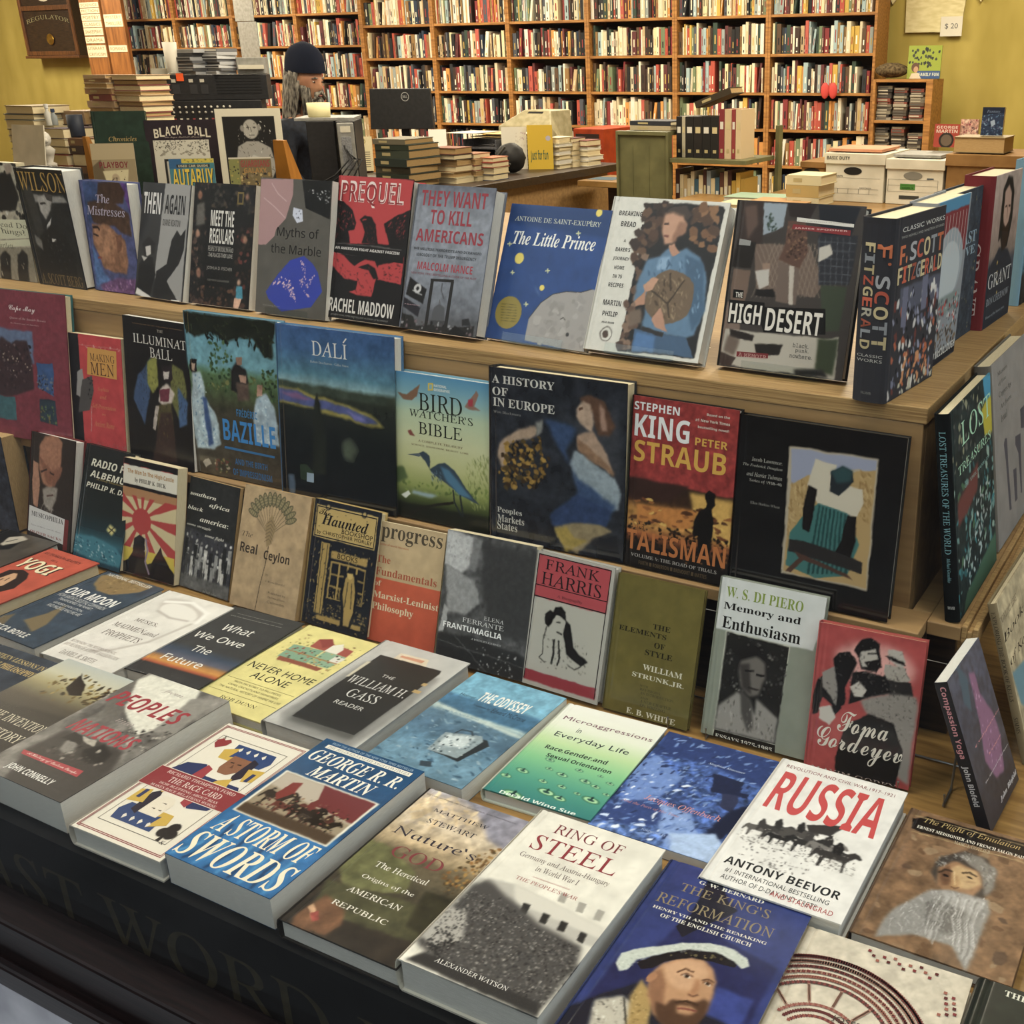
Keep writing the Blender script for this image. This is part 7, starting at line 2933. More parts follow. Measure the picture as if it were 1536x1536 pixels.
s 3 150 b5423c,8f9aa0,5c666c,c9c6c0,7a2f30,4a4f50 20 60 1 0,180 40 600 960 600 960 800 40 800
s 4 80 5c4a3a,7a6248,3a2f28 20 60 1 0,180 40 780 960 780 960 920 40 920
p 26262c 0 0 930 1000 930 1000 1000 0 1000
t S d8d6d0 60 910 980 960 DAVID McCULLOUGH
w 6
#gold
b 3a4048
s 3 160 6a6450,50555c,8a8058,2a2f36 12 40 1 0,180 40 40 960 40 960 960 40 960
t b 8fa4b0 200 280 800 360 LAST
t b 8fa4b0 200 380 800 440 FIVE
n 0.2 20 2
#grant
g 0 b09d90 30 9d877c 52 8a786c 60 454a54 100 3c424c
n 0.1 30 2
p 2c2f37 10 0 600 200 540 340 480 700 520 920 620 1000 800 1000 1000 0 1000
p 23211f 10 300 100 440 20 620 40 740 140 760 320 660 500 460 520 360 420 280 440
p b08f7d 8 380 120 520 80 640 140 660 260 600 360 460 360 400 280
p 33261f 8 400 320 520 360 660 320 660 460 540 520 420 460
l 33241d 3 18 440 220 500 215
l 33241d 3 18 570 220 630 225
l 6a4c3e 3 14 530 220 550 300
e b59a58 0 340 580 20 20 0
e b59a58 0 370 650 20 20 0
e b59a58 0 400 720 20 20 0
e b59a58 0 430 790 20 20 0
t u c9c9c6 60 640 920 740 GRANT
t u 9a9fa6 60 800 900 850 RON CHERNOW
t u 9a9fa6 80 920 800 945 Winner of the history prize
w 6
#bluewar
g 0 6f94a8 50 8fb0bc 75 4a6a78 80 33302c 100 2a2826
n 0.3 18 3
#treasures
b 26302f
n 0.3 16 2
s 3 160 3b7a80,2f5c60,6a8f8a,1d2a2c,4a6a4f,8fa89a 20 80 1.8 0,180 0 340 1000 340 1000 1000 0 1000
s 4 60 5c5f58,33383a,8a8a70 20 70 1 0,180 0 0 1000 0 1000 320 0 320
p b5a82c 10 740 140 1000 100 1000 300 800 280
p 3f8fb0 8 800 0 1000 0 1000 120 840 120
p 6a3a34 20 60 440 600 360 560 500 80 560
s 5 30 cfd6d0,9aa8a4 15 50 2 0,180 500 500 900 500 900 750 500 750
s 6 40 a8bab8,203438 15 50 2 40,180 100 680 600 680 600 900 100 900
p 4a6a54 10 200 920 1000 840 1000 1000 100 1000
t u a9d6b4 223 91 967 205 LOST
t u a9d6b4 116 279 946 323 TREASURES
t u 8fb8b0 250 395 865 411 OF THE WORLD
w 10
#compass
g 0 4a4f60 30 3c4254 60 3a3c48 100 26242c
n 0.25 20 2
p 8a5f80 8 515 97 664 142 646 278 830 462 858 634 702 835 468 804 323 628 441 423 497 231
s 3 50 b58fae,6a4464,a878a0 15 40 1 0,180 557 127 629 290 831 588 654 835 415 625 433 367
p 3f5a6a 14 304 -18 452 112 350 306 229 215
t I d58f94 192 486 1101 503 Compassion
t I d58f94 436 623 858 639 Yoga
t I d8d4d4 189 729 1083 742 The Mystical Cult of Kuan Yin
t I e2dede 414 919 983 958 John Blofeld
w 8
#masters
g 0 8d8882 100 847f79
n 0.05 40 2
t u 4a4744 149 63 416 85 Masters
t u 4a4744 158 116 376 141 of Fire
t u 4a4744 165 172 516 209 Copper Age
t u 4a4744 188 241 503 275 Art from
t u 4a4744 198 299 369 339 Israel
p 4f4c52 3 281 444 339 455 350 612 397 875 336 864 285 572 245 470
p 4f4c52 3 581 503 742 522 733 636 729 870 690 859 656 617 572 548
p 4f4c52 3 483 670 578 682 581 866 503 863
p 4f4c52 3 755 386 882 390 858 518 760 496
#kells
b b5a582
n 0.2 22 2
t u 6a5c48 -141 136 393 94 EXPLORING THE
t i 33291f -13 196 491 244 Book
t i 33291f 31 344 524 410 of Kells
p 6a8a94 5 30 439 288 476 410 650 271 802 60 648
t s 4a4036 100 880 800 920 George Otto Simms
""")
EX=parse("""
#folio
b 1f3328
n 0.15 30 2
t i b59a5c 260 300 780 360 Chronicles
#poster
b 2a2128
n 0.1 30 2
t S dcd4c0 120 121 186 241 B
t S dcd4c0 199 105 265 225 L
t S dcd4c0 278 91 344 211 A
t S dcd4c0 357 80 423 200 C
t S dcd4c0 436 75 502 195 K
t S dcd4c0 594 80 660 200 B
t S dcd4c0 673 91 739 211 A
t S dcd4c0 752 105 818 225 L
t S dcd4c0 831 121 897 241 L
t c b5a8a0 260 220 780 250 The Negro Football Almanac
#portrait
b d9d3bd
p 1f1e1c 0 100 90 900 90 900 940 100 940
e a9a69e 6 520 240 120 150 0
e 8d8a84 4 390 230 30 50 0
e 8d8a84 4 650 220 30 50 0
p a19e97 8 300 440 440 380 620 380 800 460 860 700 700 940 260 940 240 660
p c2bfb8 8 360 660 520 540 660 580 580 740 440 840
s 4 110 cfccc5,77746e,5a5752 10 30 3 70,40 280 140 840 140 840 920 280 920
e 55524e 3 480 220 24 14 0
e 55524e 3 580 220 24 14 0
l 55524e 3 14 490 310 570 310
l 6a6762 3 12 520 220 530 270
#magone
b 9a8a6a
p b5a582 4 0 0 1000 0 1000 280 0 280
p 6a5c44 10 0 400 200 280 300 600 100 1000 0 1000
p d5c9a0 10 220 480 820 460 760 720 300 740
t S 7d2a30 160 320 820 430 PLAYBOY
e b5a284 8 500 620 90 121 0
e 3a3026 6 456 609 18 9 0
e 3a3026 6 528 609 18 9 0
l 3a3026 6 10 509 616 527 645 500 650
l 3a3026 6 11 473 672 532 672
p 8f806a 8 360 740 660 740 760 1000 260 1000
s 3 40 5a4c3a,c2b596 15 40 1 0,180 200 480 840 480 840 1000 200 1000
#magtwo
b c9c4b4
s 3 160 2a2826,55524c,8a867c 10 30 1 0,180 20 0 980 0 980 180 20 180
p c9c4b4 0 0 180 1000 180 1000 240 0 240
s 4 30 8d8778 30 60 2 0,20 0 180 1000 180 1000 260 0 260
p 1f1d1b 0 160 320 840 320 840 1000 160 1000
p b9b4a6 0 200 360 800 360 800 1000 200 1000
e 3a3633 0 300 420 70 80 0
t b 2a2826 340 600 520 680 Col
#magcar
b 3a7a8a
p 1f5a8a 0 0 0 300 0 300 220 0 220
p c9b83a 0 280 0 1000 0 1000 100 280 100
s 5 26 3a3a2a 10 30 3 0,10 320 10 980 10 980 90 320 90
p 2a2a26 0 160 130 900 130 900 200 160 200
t S d8d0b0 200 140 860 190 USED CAR GUIDE
t S 1c2a34 66 247 976 647 AUTABUY
t S e0c02a 50 230 960 630 AUTABUY
s 6 60 4a7a3a,b5b8b0,8a2a2a,2a3a4a 30 90 2 0,180 0 680 1000 680 1000 1000 0 1000
#comic
b 7a6a44
s 7 120 3a2c22,a88a4a,5c3a2a,c2a86a,2c2a26,8a7a5a 30 90 1 0,180 0 300 1000 300 1000 1000 0 1000
p 8a8a4a 3 0 0 240 0 240 1000 0 1000
s 8 40 3a3a2a,b5a04a 20 50 1 0,180 0 0 240 0 240 1000 0 1000
t S 9c2f2c 280 60 960 200 GUARDIANS
t S b0803a 340 220 880 320 GALAXY
p d8d0bc 0 -10 -10 1010 -10 1010 30 -10 30
#leafy
b 8a9a2c
s 10 12 2a2f2a,3a3f34 70 100 1.3 90,10 60 100 940 100 940 230 60 230
s 30 12 2a2f2a,3a3f34 70 100 1.3 90,10 60 300 940 300 940 430 60 430
s 50 12 2a2f2a,3a3f34 70 100 1.3 90,10 60 500 940 500 940 630 60 630
p 2c4a7a 0 300 760 1000 760 1000 1000 300 1000
e 5c4030 3 240 660 120 140 0
e b08a6a 3 260 720 70 90 0
p c9b9a0 3 80 1000 140 840 340 820 440 1000
t S c9d0c0 360 820 960 920 FAMILY FUN
#redbook
b a03826
t S d8c0b0 80 80 920 200 GEORGE
t S d8c0b0 80 240 920 380 MARTIN
e 2f2a26 3 500 700 300 300 0
e 6a5a4a 4 500 700 220 220 0
#pinkbook
b b58a7a
n 0.3 20 4
s 3 30 8a3a44,d8c0a8,6a4a4a 60 160 1 0,180 0 0 1000 0 1000 1000 0 1000
#wizard
b 22304a
s 3 90 3f5a7a,162036,6a84a0,4a4f6a 40 120 2 0,180 0 0 1000 0 1000 1000 0 1000
p 8a9ab0 6 400 500 580 440 640 600 480 700
p 141c30 6 0 0 1000 0 1000 200 0 280
t I 5a6a84 200 100 800 220 Fantasy
#yellowbox
b d0ac1c
t S 2a5a4a 100 560 800 840 Just for fun
e b5b0c0 0 820 300 100 100 0
#whitecard
b d8d2c2
t u 2a2a28 80 400 380 600 The
t S 2a5a4a 300 680 700 900 Fox
s 4 14 b59aa0,c9c0b0 40 100 1 0,180 500 120 940 120 940 460 500 460
#gavelcard
b c9bc94
e 8a7a34 0 440 140 160 160 0
e c9bc94 0 440 140 110 110 0
t S 5a4a24 360 90 520 190 W
v 5a5040 140 440 840 440 840 460 140 460
v 5a5040 140 500 840 500 840 520 140 520
v 5a5040 140 560 840 560 840 580 140 580
v 5a5040 140 620 840 620 840 640 140 640
v 5a5040 140 680 840 680 840 700 140 700
v 5a5040 140 740 840 740 840 760 140 760
v 5a5040 140 800 840 800 840 820 140 820
v 5a5040 140 860 840 860 840 880 140 880
#tagcard
b d8d4c8
l 8a9a8a 0 20 200 300 600 340
l 3a5a7a 0 30 400 600 700 660 560 800
""")
SPINE={'fitz':[(ch,'S',c,.135+k*.082+(.01 if k==1 else 0),.135+k*.082+(.026 if k==1 else .07),.08,.17 if k==1 else .48,True) for k,(ch,c) in enumerate(zip('F.SCOTT',('c46a3e','b5623a','a9a9ab','b5523a','c9b78a','8f9296','b9a97e')))]+[(ch,'S',c,.13+k*.058,.13+k*.058+.05,.54,.84,True) for k,(ch,c) in enumerate(zip('FITZGERALD',('c9b78a','8f9296','b9a97e','b5523a','c9b78a','c2583a','b0aa98','9c4e38','8f9296','b9a97e')))]+[('CLASSIC','s','b9b7b0',.73,.745,.1,.85,False),('WORKS','s','b9b7b0',.755,.772,.1,.85,False),('FALL RIVER','s','8a8984',.94,.955,.3,.6,False)],
 'treasures':[('LOST TREASURES OF THE WORLD','u','7fb0b8',.08,.66,.3,.72,True),('Michael Groushko','i','7fb0b8',.68,.8,.38,.62,True),('MMB','S','a8a8a4',.92,.935,.3,.75,False)],
 'compass':[('Compassion Yoga','S','d58f94',.03,.5,.22,.8,True),('John Blofeld','S','c9c5c4',.55,.82,.25,.8,True)],
 'kells':[('EXPLORING THE BOOK OF KELLS','u','3a3226',.05,.6,.3,.75,True),('SIMMS','u','3a3226',.7,.8,.3,.75,True)],
 'grant':[('GRANT','u','c9b4b0',.42,.9,.25,.7,True)]}
XT={('u','LAST WORD BOOKS'),('S','DELL'),('u','REGULATOR'),('i','$ 20'),('S','BASIC DUTY'),('S','CONTENTS'),('S','FROM'),('S','DESTROY'),('S','DEPT'),('S','SUPPLY')}|{('s',s) for s in ('SCIENCE','FICTION','POETRY','CLASSICS','SHAKESPEARE','DRAMA','LITERARY','CRITICISM','MYSTERY','THRILLERS','ROMANCE')}
XT|={(e[1],e[0]) for v in SPINE.values() for e in v}
prep(sorted({(o[1],o[3]) for v in list(COV.values())+list(EX.values()) for o in v if o[0]=='t'}|set(XT)))
# ---------------- setting ----------------
def struct(name,a,b,m,bevel=0):
    q=MB(); q.box(a,b); o=q.build(name,m,bevel=bevel); o['kind']='structure'; return o
FZ=-.66
struct('floor',(-15.6,.66,FZ-.1),(1.6,9.1,FZ),OAK)
struct('ceiling',(-15.6,.66,2.3),(1.6,9.1,2.4),WHITEC)
struct('wall_back',(-15.6,8.96,FZ),(1.6,9.1,2.3),OLIVE)
struct('wall_left',(-15.8,.66,FZ),(-15.6,9.1,2.3),OLIVE)
struct('wall_right',(1.5,3.4,FZ),(1.6,9.1,2.3),OLIVE)
w2=MB(); w2.box((1.55,.67,-.1),(1.556,3.39,2.25)); w2=w2.build('window_2',GLASS); w2['kind']='structure'
fr=MB(); fr.box((1.5,.66,FZ),(1.6,3.4,-.1)); fr.box((1.5,3.33,-.1),(1.6,3.4,2.3)); fr.build('window_frame',FRAMEW,w2)
struct('wall_front',(-15.6,.6,FZ),(-3.9,.66,2.3),OLIVE)
struct('street_ground',(-30,-14,-.9),(22,.15,-.8),two('asphalt','2a2a2c','3a3a3c',3,(1,1,1),.8,.3))
fo=MB(); fo.box((-30,-12,-.8),(22,-11,7.5),'3a2c26')
fo=fo.build('wall_opposite',M_PAINT); fo['kind']='structure'
wn=MB(); wn.box((-3.9,.612,-.118),(1.5,.62,2.25)); wn=wn.build('window_1',GLASS); wn['kind']='structure'
fr=MB(); fr.box((-3.9,.585,-.2115),(1.6,.632,-.112)); fr.box((-3.9,.572,-.2115),(1.6,.587,-.175)); fr.box((-3.9,.585,2.2),(1.6,.632,2.32)); fr.box((1.46,.585,-.2),(1.6,.632,2.3)); fr.box((-3.96,.585,-.2),(-3.88,.632,2.3)); fr.build('window_frame',FRAMEW,wn,bevel=.004)
struct('wall_below_window',(-4,.573,-.8),(1.6,.5845,-.212),STONE,.004)
# display platform under the window
def box_obj(name,parts,mats,parent=None,bevel=.0015):
    q=MB()
    for a,b in parts: q.box(a,b)
    return q.build(name,mats,parent,bevel=bevel)
tb=empty('display_table',(-1.4,.66,FZ)); tag(tb,'low oak-topped window table carrying all the flat books','table')
def kid(o,p): o.parent=p; o.matrix_parent_inverse=p.matrix_world.inverted(); return o
C.view_layer.update()
kid(box_obj('table_top',[((-3.6,.6561,-.035),(.75,2.9,0))],OAK),tb)
fa=MB(); fa.box((-3.6,.634,-.30),(.75,.656,.0)); 
v,F=TXT[('u','LAST WORD BOOKS')]; fa.add([(-1.452+1.15*x,.6337,-.127+.078*y) for x,y in v],F,lin('332d1e'),1)
kid(fa.build('fascia',[BLACK,GILT]),tb); kid(box_obj('base',[((-3.5,.68,FZ),(.7,2.85,-.036))],BLACK),tb)
ls=empty('low_shelf',(-1.4,1.3,0)); tag(ls,'narrow pale plywood shelf in front of the tall display case','shelf'); C.view_layer.update()
kid(box_obj('shelf_board',[((-3.2,1.276,.175),(-.302,1.3415,.193))],WOOD),ls); kid(box_obj('support',[((-3.2,1.318,0),(-.305,1.3415,.1749))],DARKW),ls)
dc=empty('display_case',(-1.8,1.4,0)); tag(dc,'plywood display case holding the upper row of standing books','display case'); C.view_layer.update()
kid(box_obj('front_panel',[((-3.2,1.3425,0),(-.333,1.36,Z2-.022))],WOOD),dc); kid(box_obj('side_panel',[((-.35,1.3605,0),(-.333,2.75,Z2-.022))],WOOD),dc); kid(box_obj('top_board',[((-3.2,1.3415,Z2-.022),(-.329,2.76,Z2))],WOODE),dc)
rl=empty('side_shelf',(-.28,2,0)); tag(rl,'narrow plywood side shelf with ridged front strip beside the display case','shelf'); C.view_layer.update()
kid(box_obj('shelf_board',[((-.3015,1.317,.173),(-.256,2.7,.193)),((-.328,1.3422,.173),(-.3016,2.7,.193))],WOOD),rl); kid(box_obj('edge_strip',[((-.2555,1.317,.171),(-.248,2.7,.196)),((-.248,1.317,.171),(-.241,2.7,.190)),((-.241,1.317,.171),(-.234,2.7,.195))],WOODE),rl); [kid(box_obj('bracket',[((-.325,y,0),(-.27,y+.015,.1725))],DARKW),rl) for y in (1.36,2.4)]
# ---------------- books on display ----------------
def frame(x,y,z,yaw,lean,t):
    c,s=math.cos(R(yaw)),math.sin(R(yaw)); X=Vector((c,s,0)); n=Vector((-s,c,0)); L=R(lean)
    u=math.cos(L)*Vector((0,0,1))+math.sin(L)*n; Z=X.cross(u); o=Vector((x,y,z))
    if lean<89: o=o-t*Z
    return Matrix(((X.x,u.x,Z.x,o.x),(X.y,u.y,Z.y,o.y),(X.z,u.z,Z.z,o.z),(0,0,0,1)))
def book(key,name=None):
    x,y,z,yaw,lean,w,h,t,k,sp,pg,gl,lab,grp=BK[key]
    ops=COV.get(key) or EX[key]
    M=frame(x,y,z+(.0004 if lean>89 else .0006),yaw,lean,t)
    nm={'hc':'hardcover_book','pb':'paperback_book','mg':'magazine'}[k]
    root=empty(name or nm,None,M); tag(root,lab,'book' if k!='mg' else 'magazine',grp)
    hc=k=='hc'; bt=.0024 if hc else .0006; ov=.003 if hc else .0; bl=min(.006,t*.2) if hc else .0005
    q=MB(); spc=lin(sp)
    q.box((0,0,0),(w,h,bt),sp)
    q.box((.0003,.0003,t-bt-.0002),(w-.0003,h-.0003,t-.0011 if hc else t-.0005),sp)
    n=8; V=[];F=[]
    for i in range(n+1):
        a=math.pi*i/n; zz=t*.5-t*.5*math.cos(a)*.99; xx=-bl*math.sin(a)
        V+=[(xx,0,zz),(xx,h,zz),(xx+.0012,0,zz),(xx+.0012,h,zz)]
    for i in range(n):
        b=i*4; F+=[(b,b+4,b+5,b+1),(b+2,b+3,b+7,b+6),(b,b+2,b+6,b+4),(b+1,b+5,b+7,b+3)]
    q.add(V,F,spc)
    if hc: zf=lambda X: t-.0011*np.clip(1-X/.004,0,1)**2-.0009*np.exp(-((X-.0085)/.0022)**2)
    else: zf=lambda X: t+0*X
    art_grid(q,ops,w,h,zf)
    if key in SPINE:
        for (s,st,c,y0,y1,z0,z1,tb_) in SPINE[key]:
            v,F=TXT[(st,s)]
            if not len(v): continue
            if tb_: zz=t*(z1+(z0-z1)*v[:,1]); yy=h*(1-(y0+(y1-y0)*v[:,0])); P_=np.stack([-bl*np.sin(np.arccos(np.clip(1-2*zz/t,-1,1)))-.0004,yy,t-zz],1)
            else: zz=t*(z0+(z1-z0)*v[:,0]); yy=h*(1-(y1+(y0-y1)*v[:,1])); P_=np.stack([-bl*np.sin(np.arccos(np.clip(1-2*zz/t,-1,1)))-.0004,yy,zz],1)
            q.add(P_,F,lin(c))
    o=q.build('cover',[MP[gl]]); o.parent=root
    p=MB(); p.box((.001 if hc else .0003,ov,bt+.0001),(w-ov-.0002,h-ov-.0001,t-bt-.0004)); o=p.build('pages',PG[pg]); o.parent=root
    return root
for k in BK: book(k)
# stands
def stand(key,label,lip=.03):
    x,y,z,yaw,lean,w,h,t=BK[key][:8]; M=frame(x,y,z,yaw,lean,t)
    r=empty('acrylic_book_stand',None,M); tag(r,label,'book stand','clear stands on the top step')
    q=MB(); x0,x1=w*.22,w*.82
    q.box((x0,-.0032,-.002),(x1,-.0006,t+.012)); q.box((x0,-.003,t+.0105),(x1,lip*.4,t+.0125)); q.build('ledge',ACRYL,r)
    q=MB(); q.box((x0,-.003,-.0042),(x1,h*.55,-.0022)); q.build('back_plate',ACRYL,r)
    c=M@Vector((w*.5,h*.5,-.004)); L=R(lean); ht=c.z-Z2-.001
    q=MB(); A=M@Vector((x0+.01,h*.52,-.0045)); B=M@Vector((x1-.01,h*.52,-.0045)); d=Vector((0,.05,0)); Mi=M.inverted()
    P_=[A,B,Vector((B.x,B.y+.05,Z2+.001)),Vector((A.x,A.y+.05,Z2+.001))]; P2=[p+Vector((0,.002,0)) for p in P_]; q.add([tuple(Mi@p) for p in P_+P2],[(0,1,2,3),(7,6,5,4),(0,4,5,1),(1,5,6,2),(2,6,7,3),(3,7,4,0)]); q.build('rear_leg',ACRYL,r)
for k,l in (('prince','clear acrylic stand holding the deep blue star cover book'),('bread','clear acrylic stand holding the white bread book'),('desert','clear acrylic stand holding the comic-style boots cover'),('marble','clear acrylic stand holding the blue speckled stone cover'),('prequel','clear acrylic stand holding the red eagle cover')): stand(k,l)
def easel(x,y,label):
    q=MB(); T_=[(x,y+.005,.002),(x,y+.05,.17)]
    q.tube([(x-.03,y-.028,.02),(x-.03,y-.028,.003),(x-.03,y+.012,.003),(x-.03,y+.052,.16),(x+.03,y+.052,.16),(x+.03,y+.012,.003),(x+.03,y-.028,.003),(x+.03,y-.028,.02)],.0017)
    q.tube([(x-.03,y+.05,.15),(x-.036,y+.066,.003),(x+.036,y+.066,.003),(x+.03,y+.05,.15)],.0017)
    o=q.build('wire_easel',STEEL); tag(o,label,'book stand','wire easels on the table'); return o
easel(-.597,1.222,'thin wire easel showing between the olive book and the sage green book')
easel(-.262,1.222,'thin wire easel behind the book with three embracing men')
# ---------------- bookcases on the back wall ----------------
XB=[-10.99,-10.17,-9.35,-8.5,-7.68,-6.855,-6.035,-5.23,-4.405,-3.59,-2.72]
SZ=[-.39,-.165+.0,.113,.389,.663,.946,1.229,1.51]; SZ[0]=-.445
YB=8.6
pal=['cfc6a8','d9d1b6','1c1c1e','7d2428','2a2c30','b9a27a','c9bfa0','23344a','8a6a3c','d8d4c8','31443a','a8402c','e0d8b8','55402c','c2a03c','4a4f58','16181c','b04c3c','8f9a98','d9cba0','3a2a24','6a7a5a','efe8d0','33261e','5a2a2c','c98a3a','98b0b4']
stuff=MB(); rng=random.Random(7); ind=0
names=['top','second','third','fourth','fifth','sixth','seventh']
colname={}
def shelf_book(q,x,z,t,h,d,c,lean,rg):
    M=Matrix.Translation((x,0,z+t*math.sin(lean)))@Matrix.Rotation(lean,4,'Y'); y0=YB+.025+rg.uniform(0,.02)
    q.box((0,y0,0),(t,y0+d,h),c,0,M)
    # spine print
    tc=rg.choice(['d8d0b4','b59a4c','1c1c1e','efe8d8','8a2a28']); a=rg.uniform(.25,.4); b=a+rg.uniform(.2,.4)
    for (u0,u1) in ((a,b),(.06,.06+rg.uniform(.03,.1))):
        q.add([tuple(M@Vector(p)) for p in ((t*.36,y0-.0008,h*u0),(t*.64,y0-.0008,h*u0),(t*.64,y0-.0008,h*u1),(t*.36,y0-.0008,h*u1))],[(0,1,2,3)],lin(tc))
bays=['end','second','third','fourth','fifth','sixth','seventh','eighth','ninth','tenth']
ordn=lambda n: ['','first','second','third','fourth','fifth','sixth','seventh','eighth','ninth','tenth'][n] if n<11 else {11:'eleventh',12:'twelfth',13:'thirteenth',14:'fourteenth',15:'fifteenth',16:'sixteenth',17:'seventeenth',18:'eighteenth',19:'nineteenth',20:'twentieth'}.get(n,f'{n}th' if n%10 not in(1,2,3) else f'{n}'+{1:'st',2:'nd',3:'rd'}[n%10])
def cname(c):
    v=[int(c[i:i+2],16) for i in (0,2,4)]; 
    import colorsys
    h,s,l=colorsys.rgb_to_hsv(*[a/255 for a in v])
    if l<.22: return 'black'
    if s<.13: return 'grey' if l<.72 else 'white'
    if s<.3 and l>.7: return 'cream'
    h*=360
    if h<14 or h>340: return 'red'
    if h<40: return 'brown' if l<.6 else 'tan'
    if h<65: return 'yellow' if s>.5 else 'beige'
    if h<170: return 'green'
    return 'blue'
for bi in range(9,-1,-1):
    x0,x1=XB[bi],XB[bi+1]; nb=9-bi
    r=empty('bookcase',((x0+x1)/2,YB+.15,FZ)); tag(r,'pine wall bookcase full of books, '+('at the end by the bare olive wall' if nb==0 else ordn(nb+1)+' along from the bare olive wall'),'bookcase','pine bookcases on the back wall'); C.view_layer.update()
    for xs in (x0+.001,x1-.021): kid(box_obj('side_panel',[((xs,YB,FZ+.001),(xs+.02,YB+.3,1.98))],SHELFW,bevel=0),r)
    kid(box_obj('back_panel',[((x0+.021,YB+.3005,FZ+.001),(x1-.021,YB+.31,1.98))],DARKW,bevel=0),r)
    off=0 if bi>3 else .12
    for zi,z in enumerate(SZ):
        z=z+off; kid(box_obj('shelf',[((x0+.0212,YB+.004,z-.02),(x1-.0212,YB+.3,z))],SHELFW,bevel=0),r)
        if zi==7 : continue
        x=x0+.028; cnt=0; row=7-zi
        while x<x1-.05:
            t=rng.choice([.012,.016,.02,.024,.028,.035])*rng.uniform(.9,1.15); h=min(.235,rng.gauss(.2,.018)); d=rng.uniform(.13,.17); c=rng.choice(pal); ln=0
            if rng.random()<.05: ln=rng.uniform(.05,.16); 
            if x+t+math.sin(ln)*h>x1-.024: break
            if rng.random()<.012: x+=.04
            cnt+=1
            if ind<300 and zi>=1 and bi>=7 and not(bi==7 and zi not in(5,6)):
                q=MB(); shelf_book(q,x,z+.0008,t,h,d,c,ln,rng); o=q.build('shelved_book',M_PAINT); ind+=1
                tag(o,f'{cname(c)} spine, {ordn(cnt)} along the {names[row-1]} visible shelf, {bays[nb]} pine bookcase from bare wall','book','spine-out books on the wall bookcases')
            else: shelf_book(stuff,x,z+.0008,t,h,d,c,ln,rng)
            x+=t*math.cos(ln)+math.sin(ln)*h+.0012
o=stuff.build('shelved_books',M_PAINT); tag(o,'crowded rows of spine-out books filling the rest of the wall bookcases','books','spine-out books on the wall bookcases','stuff')
# ---------------- counter and what stands on it ----------------
CT=.35
def ray_plane(px,py,P0,phi):
    d=(px-PCX)/FPX*RI-(py-PCY)/FPX*UP+FW; n=Vector((-math.sin(phi),math.cos(phi),0)); E_=Vector((0,0,EYE)); t=n.dot(P0-E_)/n.dot(d); return E_+t*d
def oframe(pl,pr,pt,Y,z0,phi):
    """frame of an upright front turned by phi: origin at its lower corner, width, height"""
    a=at(pl,pt,Y); b=ray_plane(pr,pt,a,phi); w=math.hypot(b.x-a.x,b.y-a.y)
    return Matrix.Translation((a.x,a.y,z0))@Matrix.Rotation(phi,4,'Z'),w,a.z-z0
def tree(name,loc,label,cat,group=None):
    e=empty(name,loc); tag(e,label,cat,group); C.view_layer.update(); return e
ct=tree('sales_counter',(-4,4,FZ),'wooden sales counter with dark brown top and plywood end panel','counter')
kid(box_obj('counter_top',[((-7.4,3.05,CT-.04),(-3.3,3.95,CT)),((-4.25,3.9501,CT-.04),(-3.3,5.78,CT))],DARKW),ct)
kid(box_obj('panel',[((-7.35,3.1,FZ+.001),(-3.36,3.14,CT-.041)),((-3.375,3.141,FZ+.001),(-3.355,5.7,CT-.041)),((-4.2,5.68,FZ+.001),(-3.376,5.7,CT-.041))],WOOD),ct)
def face_book(key,kind,pl,pr,ptop,Y,z0,t,label,lean=6,gl='g',pg='w',sp='3a3a3a',name=None,grp=None,yaw=38):
    M,w,h=oframe(pl,pr,ptop,Y,z0,R(yaw)); a=M.translation; h/=math.cos(R(lean))
    BK[key]=(a.x,Y,z0+t*math.sin(R(lean)),yaw,lean,w,h,t,kind,sp,pg,gl,label,grp); return book(key,name)
G5='display pieces leaning along the front of the counter'
face_book('folio','hc',131,213,169,3.36,CT,.02,'large dark green book with small gilt title standing on the counter',8,'m','c','1f3328','hardcover_book',G5)
def board(key,pl,pr,ptop,Y,z0,t,label,name,cat,lean=7,grp=None,col='cfc9b8',gl='m',yaw=36):
    M,w,h=oframe(pl,pr,ptop,Y,z0,R(yaw)); a=M.translation; h/=math.cos(R(lean))
    M=frame(a.x,Y,z0+t*math.sin(R(lean)),yaw,lean,t); q=MB(); q.box((0,0,0),(w,h,t-.0015),col); art_grid(q,EX[key],w,h,lambda X:t+0*X)
    o=q.build(name,[MP[gl]],None,M); tag(o,label,cat,grp); return o
board('poster',212,322,181,3.5,CT,.006,'dark plum sheet with arched white capitals standing on the counter','poster','poster',5,G5,'2a2128')
board('portrait',318,417,164,3.62,CT,.008,'white-matted black-and-white print of a seated statue','art_print','picture',6,G5)
face_book('magone','mg',130,196,217,3.2,CT,.004,'old magazine in a clear sleeve with a red masthead',10,'v','w','9a8a6a','magazine',G5)
face_book('magtwo','mg',226,310,212,3.37,CT,.004,'black-and-white patterned magazine behind the yellow-lettered car magazine',9,'g','w','c9c4b4','magazine',G5)
face_book('magcar','mg',250,318,240,3.29,CT,.004,'car magazine with big yellow letters on blue',10,'g','w','3a7a8a','magazine',G5)
face_book('comic','mg',340,404,238,3.31,CT,.004,'comic book with a red masthead and crowded brown cover',10,'g','w','7a6a44','magazine',G5)
def prim(name,label,cat,pts,m,grp=None,bevel=.001):
    q=MB(); 
    for a,b in pts: q.box(a,b)
    o=q.build(name,m,bevel=bevel); tag(o,label,cat,grp); return o
